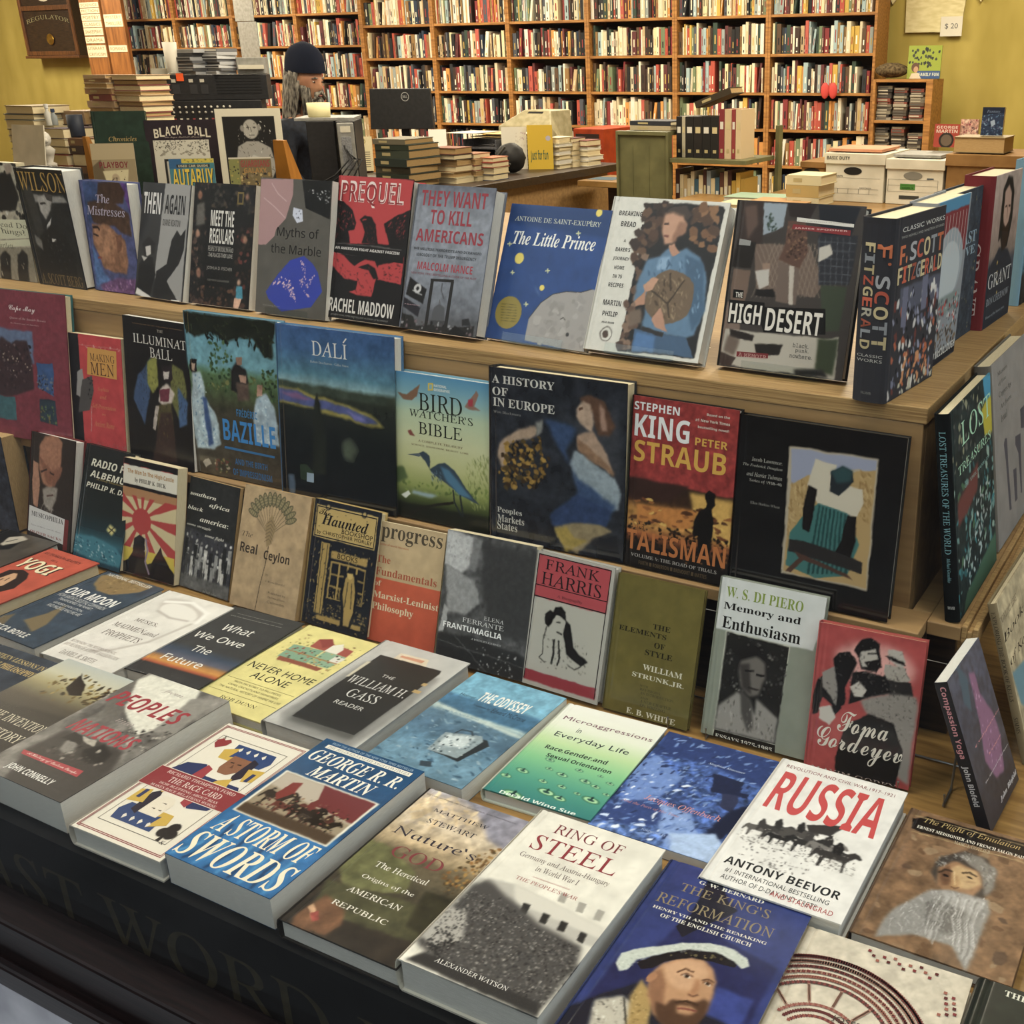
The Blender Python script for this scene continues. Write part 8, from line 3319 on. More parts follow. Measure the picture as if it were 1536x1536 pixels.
def wedge(px0,px1,ptop,Y,z0,label):
    a,b=at(px0,ptop,Y),at(px1,ptop,Y); w=b.x-a.x; h=a.z-z0; q=MB()
    q.add([(a.x-.012,Y,z0),(b.x+.018,Y,z0),(b.x-.01,Y,z0+h),(a.x,Y,z0+h),(a.x-.012,Y+.09,z0),(b.x+.018,Y+.09,z0),(b.x-.01,Y+.02,z0+h),(a.x,Y+.02,z0+h)],[(0,1,2,3),(7,6,5,4),(0,4,5,1),(1,5,6,2),(2,6,7,3),(3,7,4,0)])
    o=q.build('wooden_bookend',two('honey_wood','b0742a','94601f',8,(1,8,1),.4)); tag(o,label,'bookend','wooden bookends on the counter')
wedge(409,427,210,3.45,CT,'honey-coloured wooden bookend beside the white-matted statue print'); wedge(123,130,205,3.4,CT,'honey-coloured wooden bookend beside the dark green gilt book')
# stereo gear
def unit(name,label,cat,px0,px1,pt,Y,z0,dep,m,phi=R(42)):
    M,w,h=oframe(px0,px1,pt,Y,z0,phi); e=empty(name,None,M); tag(e,label,cat); q=MB(); q.box((0,0,0),(w,dep,h)); o=q.build('case',m,e,bevel=.003); return e,w,h
def sub(o,e): o.parent=e; return o
e_,w,h=unit('stereo_amplifier','black amplifier with rows of sockets lying under the receiver','amplifier',218,392,152,3.98,CT,.3,BLKP)
AH=h; q=MB(); s_=w/.55
for i in range(13):
    for j in range(2): q.box((.03+i*.03*s_,-.001,h-.13+j*.035),(.042+i*.03*s_,0,h-.118+j*.035),['b5b0a0','8a2a2a','d8d4c8'][(i+j)%3])
    q.ball((.035+i*.03*s_,-.004,h-.03),(.006,.006,.006),8,'c9c5b8'); q.ball((.035+i*.03*s_,-.004,h-.055),(.006,.006,.006),8,'a9a59a')
q.box((.3*w,-.002,h-.2),(.38*w,0,h-.17),'6a8a9a'); sub(q.build('sockets',M_PAINT),e_)
rc,w,h=unit('stereo_receiver','wide black receiver under the disc cases','receiver',214,399,113,3.99,CT+AH+.001,.28,BLKP)
q=MB(); 
for x in (.1,.22,.36,.45): q.box((w*x,-.002,.03),(w*x+.035,0,.075),'2a2a2c'); q.box((w*x,-.003,.085),(w*x+.02,0,.1),'b9b4a6')
for k in range(7): q.box((w*.58,-.002,.03+k*.014),(w*.95,0,.035+k*.014),'050505')
sub(q.build('vents',M_PAINT),rc)
q=MB(); RM=rc.matrix_world; RH=h
for k in range(4): q.tube([RM@Vector(p) for p in ((w*.3,.03,h+.01),(w*.22,-.02,h+.009),(w*.1-.012*k,-.03,h-.09),(w*.08+.01*k,-.025,h-.2),(w*.14+.02*k,-.02,h-.28))],.004,6,'a09c90')
tag(q.build('audio_cable',M_PAINT,smooth=True),'bundle of pale cables hanging over the black receiver','cable')
ZT=CT+AH+.001+RH+.0015; RW=w
def onrec(u,v,z=0): p=RM@Vector((RW*u,v,0)); return p.x,p.y,ZT+z
def pile(name,items,label,cat,grp,cx,Y,z0,cols,w,d,h,jit=.01,rng=random.Random(3),mt=None):
    z=z0
    for i in range(items):
        hh=h*rng.uniform(.8,1.2); x=cx+rng.uniform(-jit,jit); c=cols[i%len(cols)]; q=MB(); q.box((-w/2,0,0),(w/2,d,hh),c); q.box((-w/2+.004,-.0006,hh*.25),(w/2-.004,0,hh*.75),rng.choice(['d8d4c8','8a8a88','3a3a3c']))
        o=q.build(name,mt or M_PAINT); o.location=(x,Y+rng.uniform(-jit,jit),z); o.rotation_euler.z=rng.uniform(-.05,.05); z+=hh+.0006
        tag(o,f'{ordn(items-i)} from the top of '+label,cat,grp)
    return z
for u,n,cols,lab in ((.33,7,['8a8b8d','3a3a3c','a5a6a8','55565a'],'the disc cases piled beside the paper cup'),(.53,8,['a9aaad','6a6b6f','c2c3c5'],'the silvery disc cases piled on the black receiver')):
    x,y,z=onrec(u,.03); pile('disc_case',n,lab,'disc case','disc cases on the receiver',x,y,z,cols,.142,.125,(at(300,74,y).z-ZT)/n*.95)
pr,w,h=unit('label_printer','pale grey flat printer on the receiver','printer',353,397,86,onrec(.76,.02)[1],ZT,.18,GREYP); q=MB(); q.box((.01,-.03,h*.3),(w-.01,-.0005,h*.55)); sub(q.build('paper_tray',WHITEC),pr)
x,y,z=onrec(.235,.06); h=at(263,63,y).z-ZT; q=MB(); q.lathe((x,y,z),[(.024,0),(.026,.004),(.034,h),(.031,h),(.023,.006)],24,'cfc9ba'); tag(q.build('paper_cup',M_PAINT,smooth=True),'white paper cup standing on the black receiver','cup')
x,y,z=onrec(.04,.12); q=MB(); q.box((0,0,0),(.11,.15,.03)); o=q.build('paper_stack',WHITEC); o.location=(x,y,z); o.rotation_euler.z=R(25); tag(o,'loose white papers beside the paper cup','paper')
x,y,z=onrec(.27,-.004); q=MB(); q.box((0,0,0),(.034,.002,.036)); o=q.build('price_tag',two('orange_card','e0561c','c84a14',10)); o.location=(x,y-.004,z-.03); o.rotation_euler.z=R(42); tag(o,'small bright orange tag on the receiver edge','tag')
# ---- stacks of books
def stack_book(w,d,h,c,pg,M,label,grp,spine=True):
    q=MB(); bt=min(.003,h*.12); q.box((0,0,0),(w,d,bt),c); q.box((0,0,h-bt),(w,d,h),c)
    if spine: q.box((0,-.001,0),(w,.002,h),c); q.box((w*.2,-.0016,h*.3),(w*.45,-.001,h*.7),'b0a070')
    o=q.build('stacked_book',M_PAINT,None,M); tag(o,label,'book',grp)
    p=MB(); p.box((.003,.0025 if spine else .004,bt),(w-.003,d-.004,h-bt)); p=p.build('pages',PG[pg]); p.parent=o; return o
def stack(px0,px1,ptop,Y,z0,n,cols,d,label,grp,pgs='c',spine=True,jit=.012,seed=1,dz=0):
    a,b=at(px0,ptop,Y),at(px1,ptop,Y); W_=b.x-a.x; Ht=a.z-z0; rg=random.Random(seed); hs=[rg.uniform(.7,1.3) for _ in range(n)]; s=Ht/sum(hs); z=z0
    for i in range(n):
        h=hs[i]*s; w=W_*rg.uniform(.88,1); x=a.x+rg.uniform(0,W_-w); M=Matrix.Translation((x,Y+rg.uniform(0,jit),z))@Matrix.Rotation(rg.uniform(-.06,.06),4,'Z')
        c=cols[n-1-i] if len(cols)>=n else cols[i%len(cols)]
        stack_book(w,d*rg.uniform(.92,1.05),h-.0008,c,pgs[i%len(pgs)],M,f'{cname(c)} book, {ordn(n-i)} from the top of '+label,grp,spine and (i%4!=3 or spine==2)); z+=h
GS='books piled flat on the sales counter'
stack(557,609,208,4.15,CT,7,['6a6452','2a3428','3c4438','26302a','4a4636','2c3428','3a3a30'],.23,'the dark cloth pile before the computer monitor',GS,'t',2,.01,3)
stack(637,681,221,4.42,CT,6,['7a4a34','2c221c','b59a6a','8a6a44','c9b68a','d8cca4'],.14,'the small pile touching the dark cloth pile',GS,'ct',False,.012,4)
stack(684,712,230,4.55,CT,5,['8a5a3c','b08a5a','7a3028','c2a878','cfc09a'],.14,'the tan pile below the wire letter trays',GS,'ct',False,.012,5)
stack(713,738,236,4.6,CT,4,['a8603c','8a2a24','cbb88c','2c3450'],.14,'the reddish pile beside the tan pile',GS,'c',False,.012,6)
stack(776,812,206,5.25,CT,7,['2a2026','1f1c20','2c2a30','8f8a86','6a2428','b5b0a8','4a4a52'],.16,'the dark-spined pile beside the black backpack',GS,'w',2,.012,7)
stack(813,838,206,5.3,CT,7,['c9bfa0','d5cba8','b5a888','cfc09a','d8cca4','c2b48c','e0d8b8'],.15,'the cream pile between two other piles',GS,'cw',False,.012,8)
stack(840,858,207,5.42,CT,5,['5a2a2c','cfc09a','c2b48c','b5b0a0','d8cca4'],.15,'the low pile next along from the cream pile',GS,'c',False,.012,9)
stack(860,881,210,5.5,CT,5,['7a3a34','d5cba8','e0d8b8','cfc09a','d8d4c8'],.15,'the end pile at the far counter corner',GS,'cw',False,.012,10)
GL='books piled at the far end of the counter'
stack(121,160,112,3.6,CT,22,['8a6a4a','b59a7a','7a3a34','a5805a','cbb894'],.18,'the tall paperback pile under the signed posts',GL,'t',True,.012,11)
stack(164,203,112,3.62,CT,22,['6a4a34','b5906a','a8845a','cbb894','8a2f34'],.18,'the tall paperback pile beside the black receiver',GL,'tc',False,.012,12)
stack(0,48,158,3.42,CT,11,['8a7a5c','b5a886','4a4038','cbbf9c','2f4a5a'],.2,'the wide pile below the pendulum clock',GL,'c',False,.012,13)
stack(64,92,192,3.38,CT,7,['b5a886','4a3a44','c2a06a','8a2f2a','5a4a34'],.2,'the short pile behind the small white figurine',GL,'c',False,.012,14)
stack(86,124,166,3.56,CT,7,['8a6a5c','4a3a34','a58a6a','2c3450'],.2,'the pile behind the small bottles',GL,'tc',True,.012,15)
a=at(0,186,3.1); b=at(48,186,3.1); q=MB(); M=Matrix.Translation((a.x,3.1,CT))@Matrix.Rotation(R(-9),4,'X'); q.box((0,0,0),(b.x-a.x,.004,(a.z-CT)),'d0cabb',0,M); tag(q.build('paper_sign',WHITEC),'plain white card leaning on the wide pile of books','card')
def bottle(px,pt,Y,z0,c,cap,label):
    p=at(px,pt,Y); h=p.z-z0; q=MB(); q.lathe((p.x,Y,z0),[(.014,0),(.015,.004),(.015,h*.55),(.007,h*.7),(.007,h*.8)],16,c); o=q.build('bottle',M_PAINT,smooth=True); tag(o,label,'bottle','small bottles on the books')
    q=MB(); q.lathe((p.x,Y,z0+h*.8),[(.009,0),(.009,h*.2)],12,cap); k=q.build('cap',M_PAINT); k.parent=o
zb=at(75,190,3.44).z
stack(60,82,189,3.46,CT,5,['b5a886','3a5a6a'],.1,'the narrow pile holding the two small bottles',GL,'c',True,.004,16)
bottle(68,156,3.47,at(68,189,3.46).z+.001,'c9c8c0','d8d8d4','tiny white bottle on the narrow pile'); bottle(78,163,3.49,at(78,189,3.46).z+.001,'8f9698','2a3a5a','tiny grey bottle with blue cap on the narrow pile')
zf_=at(76,252,3.2).z; stack(60,84,253,3.2,CT,3,['6a5a44','b5a886','3a3430'],.1,'the low pile carrying the white figurine',GL,'c',True,.004,21)
q=MB(); p=at(76,252,3.25); q.lathe((p.x,3.25,zf_),[(.03,0),(.03,.012),(.016,.02),(.026,.05),(.034,.07),(.012,.09)],16,'b5b0a6'); q.ball((p.x,3.245,zf_+.115),(.026,.03,.034),14,'c9c5bc'); q.ball((p.x+.022,3.235,zf_+.11),(.014,.014,.012),10,'c9c5bc'); tag(q.build('figurine',M_PAINT,smooth=True),'small white bust figurine on a low pile before the short pile','figurine')
stack(100,121,207,3.4,CT,6,['5a3a2a','4a3a34','7a5a40'],.12,'the brown pile carrying the blue mug',GL,'tc',True,.004,22)
p=at(112,180,3.46); zm_=at(112,207,3.4).z+.001; h=at(112,172,3.46).z-zm_; q=MB(); q.lathe((p.x,3.46,zm_),[(.032,0),(.034,.006),(.034,h),(.03,h),(.029,.012)],20,'1c2434'); tag(q.build('mug',M_PAINT,smooth=True),'dark blue mug on the brown pile beside the dark green gilt book','mug')
# computer corner
tw,w,h=unit('computer_tower','black computer tower with silver grille front standing on the counter','computer',503,531,182,4.2,CT,.34,BLKP,R(36))
TM=tw.matrix_world.copy(); TH=h
q=MB(); q.box((.004,-.012,.01),(w-.004,-.0005,h-.006)); sub(q.build('front_bezel',GREYP,bevel=.006),tw)
q=MB(); q.box((.02,-.0145,h-.22),(w-.02,-.012,h-.07)); sub(q.build('grille',SILV,bevel=.004),tw); q=MB(); q.box((.02,-.0145,h-.05),(w-.02,-.012,h-.022)); sub(q.build('drive_slot',WHITEC),tw)
sb,w,h2=unit('speaker_box','matt black box next to the silver-fronted computer','speaker',458,500,182,4.16,CT,.3,BLKP,R(36))
zs=max(CT+TH,CT+h2)+.001; SM,w,h=oframe(441,531,181,4.14,zs,R(36)); q=MB(); q.box((0,0,0),(w,.34,.012)); o=q.build('monitor_shelf',GREYP,None,SM); tag(o,'thin grey shelf board bridging the black box and computer','shelf')
p=SM@Vector((w*.38,.1,0)); zs+=.0125; h=max(.04,at(474,154,p.y).z-zs); q=MB(); q.lathe((p.x,p.y,zs),[(.05,0),(.053,.004),(.056,h),(.05,h),(.047,.008)],28,'d5cb98'); tag(q.build('bowl',M_PAINT,smooth=True),'cream tub standing on the grey shelf before the bearded man','bowl')
q=MB()
for k in range(4): q.tube([TM@Vector(p) for p in ((.03+.01*k,-.016,TH*.62-.02*k),(.05+.02*k,-.05,TH*.4),(-.02+.03*k,-.06,TH*.16),(-.1+.05*k,-.09,.006))],.004,6,'141414')
tag(q.build('computer_cable',M_PAINT,smooth=True),'black cables looping down the silver computer front','cable')
M,w,h=oframe(551,647,133,5.0,at(600,195,5.0).z,R(26)); mn=empty('computer_monitor',None,M); tag(mn,'flat black monitor seen from behind with an oval emblem','monitor')
q=MB(); q.add([(.01,0,h),(w-.01,0,h),(w,-.015,0),(0,-.015,0),(.01,.035,h),(w-.01,.035,h),(w,.035,0),(0,.035,0)],[(3,2,1,0),(4,5,6,7),(0,1,5,4),(1,2,6,5),(2,3,7,6),(3,0,4,7)]); sub(q.build('screen_housing',BLKP,bevel=.004),mn)
q=MB(); ex_,ez=w*.58,h*.8; ey=lambda z:-.015*(1-z/h)-.002
for k in range(24): t0,t1=2*math.pi*k/24,2*math.pi*(k+1)/24; q.add([(ex_+r_*.022*math.cos(t),ey(ez+r_*.024*math.sin(t)),ez+r_*.024*math.sin(t)) for r_,t in ((1,t0),(1,t1),(.85,t1),(.85,t0))],[(0,1,2,3)],lin('9a9a98'))
v,F=TXT[('S','DELL')]; q.add([(ex_-.013+.026*x,ey(ez)-.001,ez-.006+.012*y) for x,y in v],F,lin('9a9a98')); sub(q.build('emblem',M_PAINT),mn)
q=MB(); zb_=CT-M.translation.z; q.box((w*.45,.036,zb_+.012),(w*.58,.07,.06)); q.box((w*.3,-.01,zb_),(w*.75,.16,zb_+.012)); sub(q.build('stand',BLKP),mn)
board('gavelcard',532,556,206,4.75,CT,.004,'yellow card with a ring emblem leaning beside the monitor','card','card',14)
board('tagcard',641,668,196,4.95,CT,.004,'white angled card with handwriting beside the monitor','card','card',22)
# letter trays, till, boxes, backpack
lt=tree('letter_trays',(at(725,235,5.2).x,5.25,CT),'grey stacked letter trays heaped with papers','tray')
a=at(702,208,5.2); b=at(752,208,5.2); hz=(a.z-CT)
for k in range(3): kid(box_obj('tray',[((a.x,5.15,CT+hz*k/3+.001),(b.x,5.45,CT+hz*k/3+.012)),((a.x,5.15,CT+hz*k/3+.012),(a.x+.01,5.45,CT+hz*(k+1)/3)),((b.x-.01,5.15,CT+hz*k/3+.012),(b.x,5.45,CT+hz*(k+1)/3)),((a.x+.0101,5.44,CT+hz*k/3+.012),(b.x-.0101,5.45,CT+hz*(k+1)/3))],GREYM),lt)
rg=random.Random(4); q=MB()
for k in range(7): q.box((a.x+.01,5.17,0),(b.x-.02,5.42,.003),['d5cfbe','c9c2ac','d0b070'][k%3],0,Matrix.Translation((0,0,a.z+.002+k*.005))@Matrix.Rotation(rg.uniform(-.02,.02),4,'Z'))
tag(q.build('paper_pile',M_PAINT),'loose papers heaped on the grey letter trays','paper')
rt=tree('cash_register',(at(795,200,5.6).x,5.62,CT),'beige cash register with sloping dark display behind the yellow box','cash register')
a=at(748,205,5.5); b=at(828,205,5.5); zt=at(800,166,5.5).z; zm=at(800,190,5.5).z
q=MB(); q.add([(a.x,5.5,CT),(b.x,5.5,CT),(b.x,5.5,zm),(a.x,5.5,zm),(a.x+.02,5.75,CT),(b.x,5.75,CT),(b.x-.03,5.75,zt),(a.x+.18,5.75,zt),(a.x+.13,5.58,zt),(b.x-.06,5.58,zt)],[(0,1,2,3),(4,7,6,5),(0,3,8,7,4),(1,5,6,9,2),(3,2,9,8),(8,9,6,7),(0,4,5,1)]); kid(q.build('body',BEIGE,bevel=.006),rt)
q=MB(); q.add([(a.x+.15,5.545,zm+(zt-zm)*.55),(a.x+.26,5.545,zm+(zt-zm)*.55),(a.x+.27,5.572,zt-.008),(a.x+.17,5.572,zt-.008)],[(0,1,2,3)],lin('1a1a1a')); kid(q.build('display',BLKP),rt)
board('whitecard',751,789,191,5.15,CT,.01,'white boxed card game propped before the cash register','box','box',4)
board('yellowbox',790,828,188,5.2,CT,.02,'yellow box with green writing below the cash register','box','box',2,None,'d0ac1c','g')
p=at(757,235,4.95); h=at(757,215,4.95).z-CT; q=MB(); q.ball((p.x,5.0,CT+h*.5),(.085,.07,h*.5),20,'141414',0,lambda v:1+.06*math.sin(7*v.x+3)*math.cos(9*v.z)-.15*max(0,-v.z-.8)); bp=q.build('backpack',two('black_nylon','0e0e0e','1c1b1a',30,(1,1,1),.6,.3,.3),smooth=True); tag(bp,'small black backpack slumped on the counter','bag')
q=MB(); q.tube([(p.x-.04,4.925,CT+.06),(p.x-.02,4.915,CT+h*.6),(p.x+.02,4.93,CT+h*.9)],.006,8,'3a3832'); q.tube([(p.x+.05,4.93,CT+.05),(p.x+.0,4.915,CT+h*.5)],.005,8,'3a3832'); k=q.build('strap',M_PAINT); k.parent=bp
# rack of newspapers by the counter end, orange steel panel
pr_=at(855,300,6.0); a=at(857,193,6.1); b=at(902,193,6.1); oc=tree('orange_cabinet',(a.x,6.1,FZ),'orange metal cabinet beyond the counter end','cabinet')
kid(box_obj('body',[((a.x,6.12,FZ+.001),(b.x,6.55,a.z))],REDP,bevel=.004),oc); q=MB(); q.box((a.x+.02,6.115,a.z-.065),(b.x-.03,6.12,a.z-.03),'2a1a14'); q.box((a.x+.04,6.112,at(900,250,6.1).z),(a.x+.05,6.12,at(900,238,6.1).z),'d8d0c0'); kid(q.build('slot',M_PAINT),oc)
nt_=at(790,300,3.9); lowt=tree('low_table',(-2.2,4.2,FZ),'low table of books and papers hidden behind the top row','table'); kid(box_obj('table_top',[((-2.4,4.2,.27),(-.4,4.94,.3)),((-2.1,4.9401,.27),(-.4,5.78,.3))],OAK),lowt)
for x in (-2.05,-.46):
    for y in (4.25,5.7): kid(box_obj('leg',[((x,y,FZ+.001),(x+.05,y+.05,.269))],DARKW),lowt)
TZ=.301
GT='books lying on the low table'
def flatb(px0,px1,py,Y,d,h,c,lab,pg='c',z=TZ): 
    a,b=at(px0,py,Y),at(px1,py,Y); return stack_book(b.x-a.x,d,h,c,pg,Matrix.Translation((a.x,Y,z)),lab,GT,False)
for args in ((1072,1150,291,4.45,.2,.018,'c2b894','cream flat book with orange edge below the bookcase end','c'),(1120,1205,286,4.55,.19,.022,'b58a5a','tan flat book among loose papers on the low table','c'),(1085,1170,280,4.7,.2,.02,'8fa890','pale green flat book on the low table','w'),(1160,1245,294,4.4,.2,.02,'5a5c5e','grey magazine lying before the white file box','w'),(1100,1180,300,4.3,.12,.02,'cfc8b0','cream pamphlet at the front edge of the low table','w')): flatb(*args)
sd=tree('side_table',(-3.05,5.4,FZ),'small wooden side table beside the counter end','table'); kid(box_obj('table_top',[((-3.28,5.25,.27),(-2.93,5.6,.3))],OAK),sd); kid(box_obj('pedestal',[((-3.15,5.35,FZ+.001),(-3.05,5.5,.269))],DARKW),sd)
stack(880,922,280,5.32,TZ,7,['2a3a5a','8a2a2a','c9a04a','3a2a2a','5a2a3a','cfc09a','2a4a5a'],.16,'the colourful pile beside the olive cart',GT,'c',True,.01,17)
stack(1178,1232,262,4.65,TZ,3,['d0c49c','b59a5c','cfc4a0'],.2,'the thick cream pile before the white file box',GT,'c',True,.01,18)
def bankers(px0,px1,pt,Y,z0,dep,m,label,deco,name='file_box'):
    a,b=at(px0,pt,Y),at(px1,pt,Y); w=b.x-a.x; h=a.z-z0; r=tree(name,(a.x+w/2,Y,z0),label,'box','archive boxes on the low table')
    q=MB(); q.box((a.x,Y,z0),(b.x,Y+dep,z0+h*.8)); kid(q.build('body',m,bevel=.002),r)
    q=MB(); q.box((a.x-.006,Y-.008,z0+h*.78),(b.x+.006,Y+dep+.006,z0+h)); kid(q.build('lid',m,bevel=.002),r)
    q=MB(); cx=a.x+w*.47; cz=z0+h*.64; V=[(cx+.042*math.cos(t)*(1 if abs(math.cos(t))>.5 else 1),Y-.0012,cz+.017*math.sin(t)) for t in np.linspace(0,2*math.pi,20)[:-1]]; q.add(V,[tuple(range(19))],lin('17140f' if deco!=2 else '7d7a70')); kid(q.build('handle_slot',M_PAINT),r)
    q=MB(); L=lambda u0,v0,u1,v1,c: q.add([(a.x+w*u,Y-.0014,z0+h*v) for u,v in ((u0,v0),(u1,v0),(u1,v1),(u0,v1))],[(0,1,2,3)],lin(c))
    def W(s,u0,v0,u1,v1,c,st='S',dy=-.0014):
        v,F=TXT[(st,s)]; q.add([(a.x+w*(u0+(u1-u0)*x),Y+dy,z0+h*(v0+(v1-v0)*y)) for x,y in v],F,lin(c))
    if deco==1:
        W('BASIC DUTY',.02,.87,.42,.94,'4a4a48','S',-.0095); W('CONTENTS',.06,.51,.3,.55,'55534e')
        L(.04,.495,.94,.5,'8a877e'); L(.05,.27,.92,.275,'55534e'); L(.05,.17,.92,.174,'55534e')
        for u in (.22,.4,.58,.76): L(u,.175,u+.006,.27,'55534e')
        W('FROM',.05,.285,.14,.31,'77746c'); W('DESTROY',.6,.285,.8,.31,'77746c'); W('DEPT',.05,.12,.16,.15,'77746c')
    elif deco==2:
        for v in (.55,.42,.28): L(.03,v,.92,v+.005,'55534e')
        L(.03,.28,.036,.55,'55534e'); L(.915,.28,.921,.55,'55534e'); L(.72,.57,.84,.6,'3a4a5a'); L(.25,.33,.52,.46,'3f7d2a'); W('SUPPLY',.28,.345,.49,.385,'cfe0c0'); L(.24,.12,.6,.2,'3a3a38')
    if deco<3: kid(q.build('print',M_PAINT),r)
    return r,a,b
bankers(1240,1328,229,4.9,TZ,.36,WHITEC,'white lidded file box with printed form lines',1); bankers(1332,1417,238,4.9,TZ,.36,WHITEC,'white file box with a bright green label',2); b5=bankers(1422,1540,231,4.9,TZ,.4,BROWNC,'brown cardboard box with lid under the thick tan book',3)
bankers(1203,1236,242,5.35,TZ,.3,BROWNC,'smaller brown cardboard box behind the white file box',3)
zb=at(1285,229,4.9).z+.0012; a=at(1242,229,4.92); b=at(1322,229,4.92); prim('folder','salmon folder lying on the white lidded file box','folder',[((a.x,4.93,zb),(b.x,5.2,zb+.012))],two('salmon_card','c58a6a','b57a5a',8)); 
zb=at(1370,238,4.9).z+.0012; a=at(1338,238,4.92); b=at(1410,238,4.92); prim('clipboard','grey folder lying on the green-label file box','folder',[((a.x,4.94,zb),(b.x,5.2,zb+.012))],GREYP)
zb=at(1480,231,4.9).z+.0012; a=at(1428,231,4.92); b=at(1505,231,4.92); stack_book(b.x-a.x,.2,at(1460,206,4.92).z-zb,'8a7650','t',Matrix.Translation((a.x,4.93,zb)),'thick tan book lying on the brown lidded box',GT,False)
zc=at(1460,206,4.92).z+.0012; face_book('wizard','pb',1474,1507,162,5.0,zc,.03,'blue fantasy paperback upright on the thick tan book',5,'g','c','1c2438',None,'upright books on the brown boxes',2)
face_book('redbook','pb',1402,1440,187,5.16,zb,.03,'orange-red book with white capitals standing behind the thick tan book',5,'g','c','a03826',None,'upright books on the brown boxes',2); face_book('pinkbook','pb',1441,1468,180,5.18,zb,.03,'pinkish book standing between orange and blue upright books',5,'g','c','8a3a44',None,'upright books on the brown boxes',2)
# olive steel cart
a=at(928,196,5.0); b=at(1000,197,5.0); cr_=tree('book_cart',(a.x,5.2,FZ),'olive steel book cart with sloping shelves of books','cart'); xa,xb=a.x,b.x; zt=a.z; Yc=5.0; xr=at(1080,200,5.0).x+.14
q=MB(); q.box((xa,Yc,FZ+.08),(xb,Yc+.02,zt-.02)); 
for k in (.28,.62): q.box((xa+(xb-xa)*k,Yc-.0015,FZ+.1),(xa+(xb-xa)*k+.004,Yc,zt-.07),'3a3a26')
kid(q.build('end_panel',METG),cr_); kid(box_obj('frame',[((xa-.012,Yc-.012,FZ+.06),(xa,Yc+.03,zt)),((xb,Yc-.012,FZ+.06),(xb+.014,Yc+.03,zt)),((xa,Yc-.012,zt-.019),(xb,Yc+.03,zt)),((xr,Yc+.35,FZ+.06),(xr+.02,Yc+.4,zt+.02))],METG),cr_)
s1=at(1040,233,5.2).z
for zz in (s1,s1-.34,zt-.02): kid(box_obj('shelf',[((xb+.015,Yc-.005,zz-.02),(xr-.001,Yc+.35,zz))] if zz<zt-.03 else [((xa+.001,Yc+.0301,zz),(xb-.001,Yc+.35,zz+.018))],METG),cr_)
for x in (xa+.03,xr-.05): kid(box_obj('caster',[((x,Yc+.05,FZ+.001),(x+.03,Yc+.09,FZ+.059))],BLKP),cr_)
def upright(x,z,cols,ts,hs,Y,lab,grp,lean=0,d=.16):
    for i,(c,t,h) in enumerate(zip(cols,ts,hs)):
        q=MB(); q.box((0,0,0),(t,d,h),c); q.box((t*.2,-.0008,h*.6),(t*.8,0,h*.75),'c9b98a' if i%2 else 'd8d4c8'); q.box((t*.3,-.0008,h*.12),(t*.7,0,h*.2),'b0a070')
        o=q.build('cart_book',M_PAINT,None,Matrix.Translation((x,Y,z+.0006))@Matrix.Rotation(lean,4,'Y')); tag(o,f'{cname(c)} spine, {ordn(i+1)} along {lab}','book',grp); x+=t+.0015
W_=xr-xb-.03
upright(xb+.022,s1,['1a1816','b0a890','1c1a18','201c1a','1a1816','1c1a18','7d2028','c9b08a','8a2a2c','d0b890'],[W_*.075]+[W_*.045]+[W_*.11]*4+[W_*.07,W_*.09,W_*.05,W_*.07],[.19]*6+[.225]*4,Yc+.06,'the upper shelf of the olive cart','books on the olive cart')
rg=random.Random(9); n=17
upright(xb+.022,s1-.34,[['3a5a6a','8f9aa0','c9b894','2f4a34','b59a6a','d8c49a','5a3424','4a2a20'][rg.randrange(8)] for _ in range(n-3)]+['b5902a','c9a03a','a8842a'],[W_/n*rg.uniform(.75,.98) for _ in range(n)],[rg.uniform(.24,.29) for _ in range(n)],Yc+.05,'the lower shelf of the olive cart','books on the olive cart',0)
for k,(c,z_) in enumerate((('b0a080',0),('2a2c34',.022))): stack_book((xb-xa)*.85,.2,.021,c,'c',Matrix.Translation((xa+.02,Yc+.08,zt+.0005+z_)),('grey-brown' if k==0 else 'dark slate')+' book lying on the cart end panel','books on the olive cart')
M=Matrix.Translation((xb+.1,Yc+.12,s1+.2265))@Matrix.Rotation(R(-20),4,'Y'); o=stack_book(.2,.15,.03,'3a3020','t',M,'brown book tilted on the upper row of the olive cart','books on the olive cart')
# rack by the olive wall
YR=8.45; a=at(1310,119,YR); b=at(1400,119,YR); rk=tree('disc_rack',((a.x+b.x)/2,YR,FZ),'brown wooden rack stacked with flat paperbacks and disc cases','rack'); xr0,xr1=max(a.x,-2.715),b.x; zk=a.z
kid(box_obj('side_panel',[((xr0,YR,FZ+.001),(xr0+.02,YR+.3,zk))],SHELFW),rk); kid(box_obj('side_panel',[((xr1-.05,YR,FZ+.001),(xr1,YR+.3,zk))],SHELFW),rk); kid(box_obj('back_panel',[((xr0+.021,YR+.29,FZ+.001),(xr1-.051,YR+.3,zk-.02))],DARKW),rk)
zs=[zk-.0001,at(1350,181,YR).z,at(1350,226,YR).z,at(1350,275,YR).z]
for z in zs: kid(box_obj('shelf',[((xr0+.0205,YR+.002,z-.02),(xr1-.0505,YR+.289,z))],SHELFW),rk)
rg=random.Random(12)
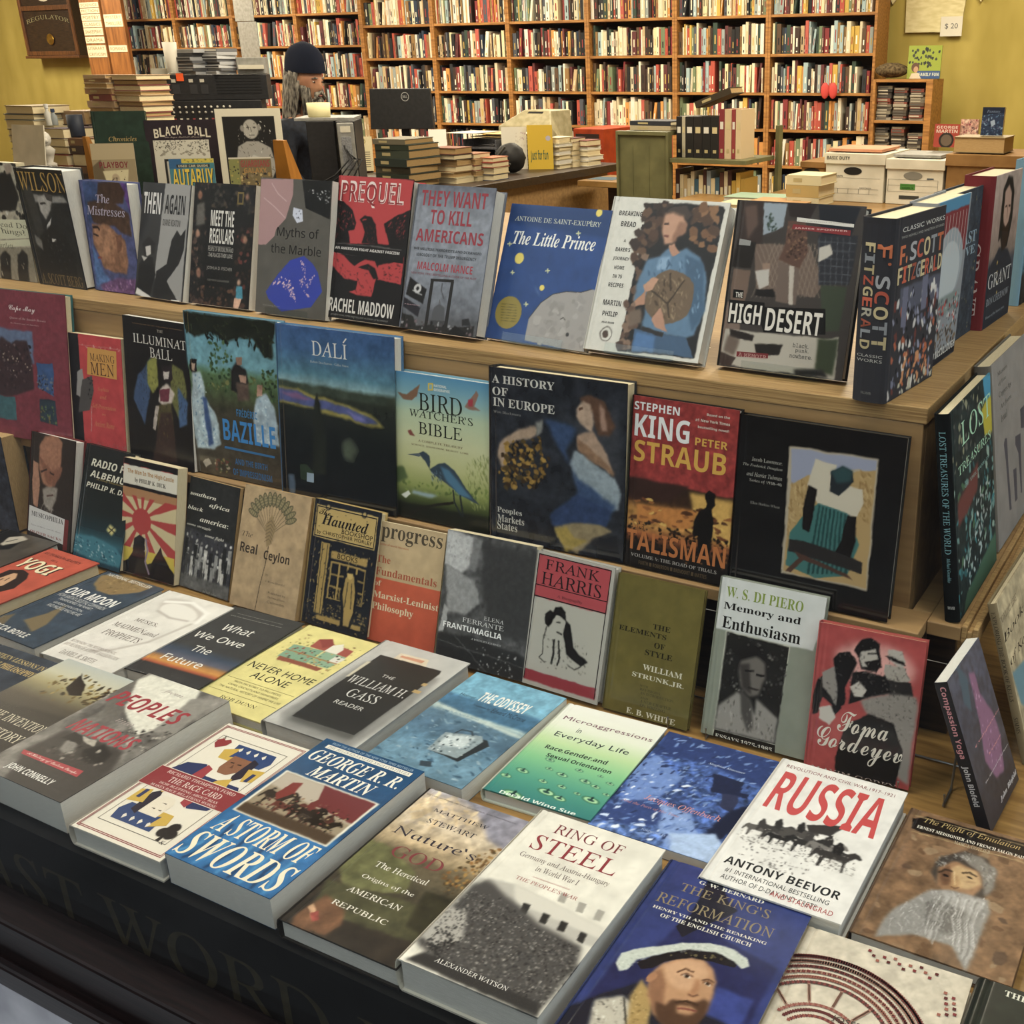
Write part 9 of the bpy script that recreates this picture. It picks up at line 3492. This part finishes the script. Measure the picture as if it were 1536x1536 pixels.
for si,z0 in enumerate(zs[1:3]):
    hh=zs[si]-.02-z0
    for ci in range(3):
        z=z0+.0005; i=0; w=(xr1-xr0-.075)/3-.012; x=xr0+.026+ci*(w+.012); top=hh*(.83 if (si,ci)!=(1,2) else .55); items=[]
        while z<z0+top:
            h=rg.uniform(.013,.026); items.append((z,h)); z+=h+.0006
        for i,(z,h) in enumerate(items):
            c=rg.choice(['4a4238','6a6254','8a8274','2a2624','5c4a3a','77705f','3a3430','a09684','7a3a2c']); q=MB(); q.box((0,0,0),(w*rg.uniform(.85,1),.14,h),c); q.box((.006,-.001,h*.25),(w*.7,0,h*.75),rg.choice(['9a9280','55504a','b5ac98'])); o=q.build('stacked_case',M_PAINT,None,Matrix.Translation((x,YR+.03+rg.uniform(0,.02),z)))
            tag(o,f'{cname(c)} case, {ordn(len(items)-i)} down in {ordn(ci+1)} stack on the rack\'s {["upper","lower"][si]} shelf','disc case','cases stacked in the small rack')
board('leafy',1363,1413,69,YR+.1,zk+.0008,.02,'bright green and blue boxed set standing on the brown rack','box','box',6,None,'8a9a2c','g',4)
p=at(1336,118,YR+.1); q=MB(); q.ball((p.x,YR+.12,zk+.001+.06),(.12,.1,.052),20,'4a4030',0,lambda v:1+.08*math.sin(9*v.x+4)*math.cos(8*v.y)); tag(q.build('fur_hat',two('fur','3a3022','6a5c44',50,(1,1,1),.9,.1,.8),smooth=True),'shaggy brown fur hat lying on the wooden rack','hat')
# leaf hanging from the shelf
p=at(1244,136,8.57); q=MB()
for dx,s in ((-.035,1),(.03,-1)): q.ball((p.x+dx,8.57,p.z),(.035,.012,.06),12,'c0281c')
tag(q.build('red_ornament',M_PAINT,smooth=True),'small red leaf ornament hanging in the end bookcase','ornament')
# shirt on the wall
p0=at(1358,49,8.93); p1=at(1445,52,8.93); zt=p0.z; q=MB(); w=p1.x-p0.x; n=14; V=[];F=[]
outl=[(.0,0),(.5,-.0),(.94,-.02),(1,.55),(1.02,.75),(1.25,.45),(1.33,.6),(1.05,1.02),(.7,1.12),(.5,1.08),(.3,1.12),(-.05,1.02),(-.33,.6),(-.25,.45),(-.02,.75)]
for j,yy in ((0,8.925),(1,8.95)):
    for u,v in outl: V.append((p0.x+w*u,yy+(.006*math.sin(u*9) if j==0 else 0),zt+w*v))
m_=len(outl); q.add(V,[tuple(range(m_)),tuple(range(2*m_-1,m_-1,-1))]+[(k,k+m_,(k+1)%m_+m_,(k+1)%m_) for k in range(m_)]); ts=q.build('shirt',two('cream_cotton','d6cda2','c4ba8c',14,(1,1,3),.85,.2,.3)); tag(ts,'pale yellow T-shirt hung flat on the olive wall','T-shirt')
a=at(1412,25,8.91); b=at(1442,54,8.91); q=MB(); q.box((a.x,8.91,b.z),(b.x,8.914,a.z),'d8d4c4')
v,F=TXT[('i','$ 20')]; q.add([(a.x+(b.x-a.x)*(.2+.6*x),8.9095,b.z+(a.z-b.z)*(.35+.3*y)) for x,y in v],F,lin('5a5a5c')); k=q.build('price_sheet',M_PAINT); k.parent=ts
# clock
a=at(42,88,8.8); b=at(121,84,8.8); sc_=1; cl=tree('wall_clock',((a.x+b.x)/2,8.9,a.z),'wooden pendulum clock on the olive wall','clock'); x0,x1=a.x+.03,b.x; z0=a.z; hC=1.05; wC=x1-x0
q=MB(); q.box((x0,8.8,z0),(x1,8.955,z0+hC)); kid(q.build('case_back',DARKW),cl)
CW=two('walnut','6a4426','482c18',8,(9,1,1),.4,.5,.1)
kid(box_obj('door_frame',[((x0,8.78,z0+.03),(x0+.045,8.7999,z0+hC)),((x1-.045,8.78,z0+.03),(x1,8.7999,z0+hC)),((x0+.0451,8.78,z0+.03),(x1-.0451,8.7999,z0+.075)),((x0+.0451,8.78,z0+.5),(x1-.0451,8.7999,z0+.55))],CW,bevel=.004),cl)
kid(box_obj('base_moulding',[((x0-.02,8.765,z0-.0),(x1+.02,8.955,z0+.028))],CW,bevel=.006),cl)
q=MB(); q.lathe((0,0,0),[(.055,-.006),(.06,0),(.055,.006)],24); o=kid(q.build('pendulum',BRASS),cl); o.rotation_euler=(R(90),0,0); o.matrix_basis=Matrix.Translation(Vector(((x0+x1)/2,8.788,z0+.2))-cl.location)@Matrix.Rotation(R(90),4,'X'); o.matrix_parent_inverse=Matrix()
q=MB(); cx,cz=(x0+x1)/2,z0+.78
for k in range(40): t0,t1=2*math.pi*k/40,2*math.pi*(k+1)/40; q.add([(cx,8.796,cz),(cx+.19*math.cos(t0),8.796,cz+.19*math.sin(t0)),(cx+.19*math.cos(t1),8.796,cz+.19*math.sin(t1))],[(0,1,2)],lin('cfc8b2'))
for k in range(12): t=2*math.pi*k/12; q.box((-.006,8.794,.13),(.006,8.7955,.165),'2a241c',0,Matrix.Translation((cx,0,cz))@Matrix.Rotation(t,4,'Y'))
kid(q.build('dial',M_PAINT),cl)
v,F=TXT[('u','REGULATOR')]; q=MB(); wL=wC-.16
q.add([(x0+.08+wL*x,8.797,z0+.36+.045*y+.05*(1-(2*x-1)**2)) for x,y in v],F,lin('8a8460')); kid(q.build('gilt_lettering',M_PAINT),cl)
# signed posts by the wall bookcase
def post(px0,px1,Y,label,signs):
    a,b=at(px0,60,Y),at(px1,60,Y); o=tree('wooden_post',((a.x+b.x)/2,Y,FZ),label,'post','signed timber posts at the bookcase end'); kid(box_obj('timber',[((a.x,Y,FZ+.001),(b.x,Y+.04,2.299))],two('knotty_pine','94602f','6f441e',5,(6,6,.8),.5,.4,.1)),o)
    for s,pt,pb in signs:
        zt,zb=at((px0+px1)/2,pt,Y).z,at((px0+px1)/2,pb,Y).z; q=MB(); q.box((a.x+.01,Y-.004,zb),(b.x-.01,Y-.0005,zt),'d8cfae'); v,F=TXT[('s',s)]; q.add([(a.x+.03+(b.x-a.x-.06)*x,Y-.0046,zb+(zt-zb)*(.25+.5*y)) for x,y in v],F,lin('8a6a3c')); kid(q.build('sign',M_PAINT),o)
post(128,158,8.3,'pine post with a column of cream section signs',[('SCIENCE',3,11),('FICTION',12,20),('POETRY',21,31),('CLASSICS',32,41),('SHAKESPEARE',42,53),('DRAMA',55,65),('LITERARY',68,77),('CRITICISM',77,86)])
post(161,190,8.28,'pine post with two separate cream section signs',[('MYSTERY',21,30),('THRILLERS',30,40),('ROMANCE',68,78)])
# hanging strip of cards
a=at(352,60,7.6); b=at(380,60,7.6); hs=tree('hanging_cards',(a.x,7.6,1.2),'strip of white sheets hanging before the wall bookcase','cards')
for k in range(5): z1=2.25-k*.335; kid(box_obj('sheet',[((a.x+.02*k,7.6,z1-.33),(b.x+.02*k,7.604,z1))],GREYP,bevel=0),hs)
# ---------------- the bookseller ----------------
def skin(edges,pts,rad,sub=2):
    me=bpy.data.meshes.new('sk'); me.from_pydata(pts,edges,[]); o=bpy.data.objects.new('sk',me); COL.objects.link(o); o.modifiers.new('s','SKIN'); m=o.modifiers.new('u','SUBSURF'); m.levels=sub; m.render_levels=sub
    for i,r_ in enumerate(rad): me.skin_vertices[0].data[i].radius=(r_,r_*.9) if not isinstance(r_,tuple) else r_
    me.skin_vertices[0].data[0].use_root=True
    dg=C.evaluated_depsgraph_get(); dg.update(); m2=bpy.data.meshes.new_from_object(o.evaluated_get(dg)); V=[tuple(v.co) for v in m2.vertices]; F=[tuple(p_.vertices) for p_ in m2.polygons]; bpy.data.objects.remove(o); return V,F
hp=at(459,120,5.1); HX,HY,HZ=hp.x,hp.y,hp.z   # centre of the head
man=tree('person',(HX,HY,FZ),'bearded person in a navy knit hat and dark jacket looking down at the counter','person')
B_=lambda x,y,z:(HX+x,HY+y,HZ+z)
pts=[B_(-.06,.1,-.72),B_(-.05,.08,-.5),B_(-.05,.06,-.3),B_(-.03,.04,-.2),B_(-.01,.01,-.1),B_(-.05,.26,-.27),B_(-.04,.33,-.5),B_(.1,.22,-.62),B_(.2,.12,-.6),B_(-.05,-.16,-.27),B_(-.02,-.24,-.5),B_(.1,-.18,-.62),B_(.2,-.1,-.6),B_(-.06,.2,-.95),B_(-.06,.2,-1.2),B_(-.06,0,-.95),B_(-.06,0,-1.2)]
ed=[(0,1),(1,2),(2,3),(3,4),(2,5),(5,6),(6,7),(7,8),(2,9),(9,10),(10,11),(11,12),(0,13),(13,14),(0,15),(15,16)]
V,F=skin(ed,pts,[(.14,.17),(.13,.17),(.13,.16),.065,.055,.075,.06,.045,.035,.075,.06,.045,.035,.09,.07,.09,.07])
q=MB(); q.add(V,F)
Rh=Matrix.Translation((HX,HY,HZ))@Matrix.Rotation(R(2),4,'Z')@Matrix.Rotation(R(10),4,'Y')
def headf(v):
    r_=1.0
    if v.x>.3:
        r_+= .26*math.exp(-((v.y/.15)**2))*math.exp(-(((v.z+.15)/.17)**2))      # nose
        r_+= .06*math.exp(-(((v.z-.17)/.1)**2))                                 # brow
        r_-= .08*math.exp(-(((abs(v.y)-.36)/.14)**2))*math.exp(-(((v.z-.02)/.1)**2))
        r_+= .07*math.exp(-((v.y/.3)**2))*math.exp(-(((v.z+.75)/.2)**2))
        r_+= .03*math.exp(-(((abs(v.y)-.5)/.2)**2))*math.exp(-(((v.z+.2)/.2)**2))
    if v.z<-.3: r_*=1-.12*abs(v.y)
    return r_
hq=MB(); hq.ball((0,0,0),(.1,.078,.128),40,(.5,.5,.5),0,headf)
for sy in (-1,1): hq.ball((-.005,sy*.078,-.005),(.018,.01,.032),10)
for v,l,n,c in zip(hq.v,[0]*9,[0]*9,hq.c): pass
k0=0
allv=np.concatenate(hq.v); allv=np.array([tuple(Rh@Vector(p)) for p in allv]); q.v.append(allv); q.l+= [x+q.k for x in hq.l]; q.n+=hq.n; q.m+=[0]*len(hq.n); q.c.append(np.full((len(allv),3),.5)); q.k+=len(allv)
# hands: palm, four bent fingers and thumb on each
for s,px_ in ((1,pts[8]),(-1,pts[12])):
    w=Vector(px_); fk=[]
    q.ball((w.x+.05,w.y,w.z),(.045,.038,.016),12)
    for j in range(4):
        y=w.y+(-.027+.018*j); L=[.07,.078,.074,.058][j]; q.tube([(w.x+.075,y,w.z),(w.x+.075+L*.45,y,w.z+.006),(w.x+.075+L*.8,y,w.z-.008),(w.x+.075+L,y,w.z-.022)],[.009,.0088,.008,.006],8)
    q.tube([(w.x+.035,w.y-s*.03,w.z),(w.x+.065,w.y-s*.055,w.z-.004),(w.x+.09,w.y-s*.06,w.z-.012)],[.011,.0095,.007],8)
kid(q.build('body',SKIN,smooth=True),man)
pts2=[B_(-.06,.1,-.78),B_(-.05,.08,-.5),B_(-.05,.06,-.3),B_(-.04,.045,-.19),B_(-.05,.28,-.28),B_(-.04,.34,-.5),B_(.08,.235,-.62),B_(.18,.14,-.605),B_(-.05,-.18,-.28),B_(-.02,-.25,-.5),B_(.08,-.19,-.62),B_(.18,-.115,-.605)]
V,F=skin([(0,1),(1,2),(2,3),(2,4),(4,5),(5,6),(6,7),(2,8),(8,9),(9,10),(10,11)],pts2,[(.17,.2),(.17,.2),(.165,.19),.095,.1,.083,.066,.052,.1,.083,.066,.052])
q=MB(); q.add(V,F); kid(q.build('jacket',JACK,smooth=True),man)
def blob(name,c,r_,m,f=None,n=28):
    q=MB(); q.ball((0,0,0),r_,n,(.5,.5,.5),0,f); o=q.build(name,m,smooth=True,M=Rh@Matrix.Translation(c)); kid(o,man); return o
rip=lambda a,fz,fy: (lambda v: 1+a*math.sin(fz*v.z+3*v.y)*math.cos(fy*v.y+2*v.x)+a*.6*math.sin(17*v.x+11*v.z))
q=MB(); V=[];prof=[(1.0,-.012),(1.06,-.01),(1.07,.012),(1.03,.05),(.95,.085),(.75,.118),(.45,.14),(.15,.152),(.02,.154)]
q.lathe((0,0,0),[(p_,z) for p_,z in prof],32); o=q.build('knit_hat',WOOL,smooth=True,M=Rh@Matrix.Translation((-.008,0,.053))@Matrix.Rotation(R(-6),4,'Y')@Matrix.Diagonal((.116,.094,1,1))); kid(o,man)
rg=random.Random(2); hq=MB()
for k in range(90):      # long curly locks behind and beside the face
    a=rg.uniform(R(75),R(285)); x=-.02+.085*math.cos(a)*1.05; y=.085*math.sin(a); L=rg.uniform(.16,.3); ph=rg.uniform(0,6); z0=rg.uniform(-.02,.05)
    hq.tube([(x+.012*math.sin(ph+t*9)+(-.01)*t*3*0,y*(1+.35*t/.3*.5)+.012*math.cos(ph+t*8),z0-t) for t in np.linspace(0,L,9)],[.013,.014,.014,.013,.013,.012,.011,.008,.003],6,rg.choice(['6a655e','4a453e','8d877c']))
HP=two('grey_locks','2e2a26','8a8479',90,(1,1,.3),.75,.3,.4)
kid(hq.build('hair',HP,smooth=True,M=Rh),man)
hq=MB()
for k in range(80):
    a=rg.uniform(R(-75),R(75)); rr=rg.uniform(.75,1); x=.015+.075*math.cos(a)*rr; y=.068*math.sin(a); L=rg.uniform(.09,.17); ph=rg.uniform(0,6); z0=-.062-.02*math.cos(a)-rg.uniform(0,.02)
    if abs(a)>R(50): z0+=.05
    hq.tube([(x+.010*math.sin(ph+t*14)+.02*(1-math.exp(-t*12)),y*(1-.8*t)+.008*math.cos(ph+t*12),z0-t) for t in np.linspace(0,L,7)],[.011,.012,.012,.011,.009,.006,.002],6)
for s in (-1,1):
    for k in range(9): hq.tube([(.112-.002*k,s*.004*k,-.043-.001*k),(.108,s*(.012+.004*k),-.056-.003*k),(.095,s*(.024+.003*k),-.075-.003*k)],[.005,.006,.002],6)
kid(hq.build('beard',HP,smooth=True,M=Rh),man)
for s in (-1,1):
    q=MB(); q.ball((.0835,s*.031,.006),(.009,.012,.006),12,'a89c90'); q.ball((.0905,s*.031,.005),(.003,.0055,.005),10,'2a1d14'); kid(q.build('eye',M_PAINT,smooth=True,M=Rh),man)
    q=MB(); q.tube([(.098,s*.014,.024),(.099,s*.033,.029),(.088,s*.052,.024)],[.004,.005,.002],6,'55504a'); kid(q.build('eyebrow',HP,smooth=True,M=Rh),man)
q=MB(); q.tube([(.104,-.022,-.066),(.11,0,-.068),(.104,.022,-.066)],[.003,.0055,.003],8,'7a4038'); kid(q.build('lips',M_PAINT,smooth=True,M=Rh),man)
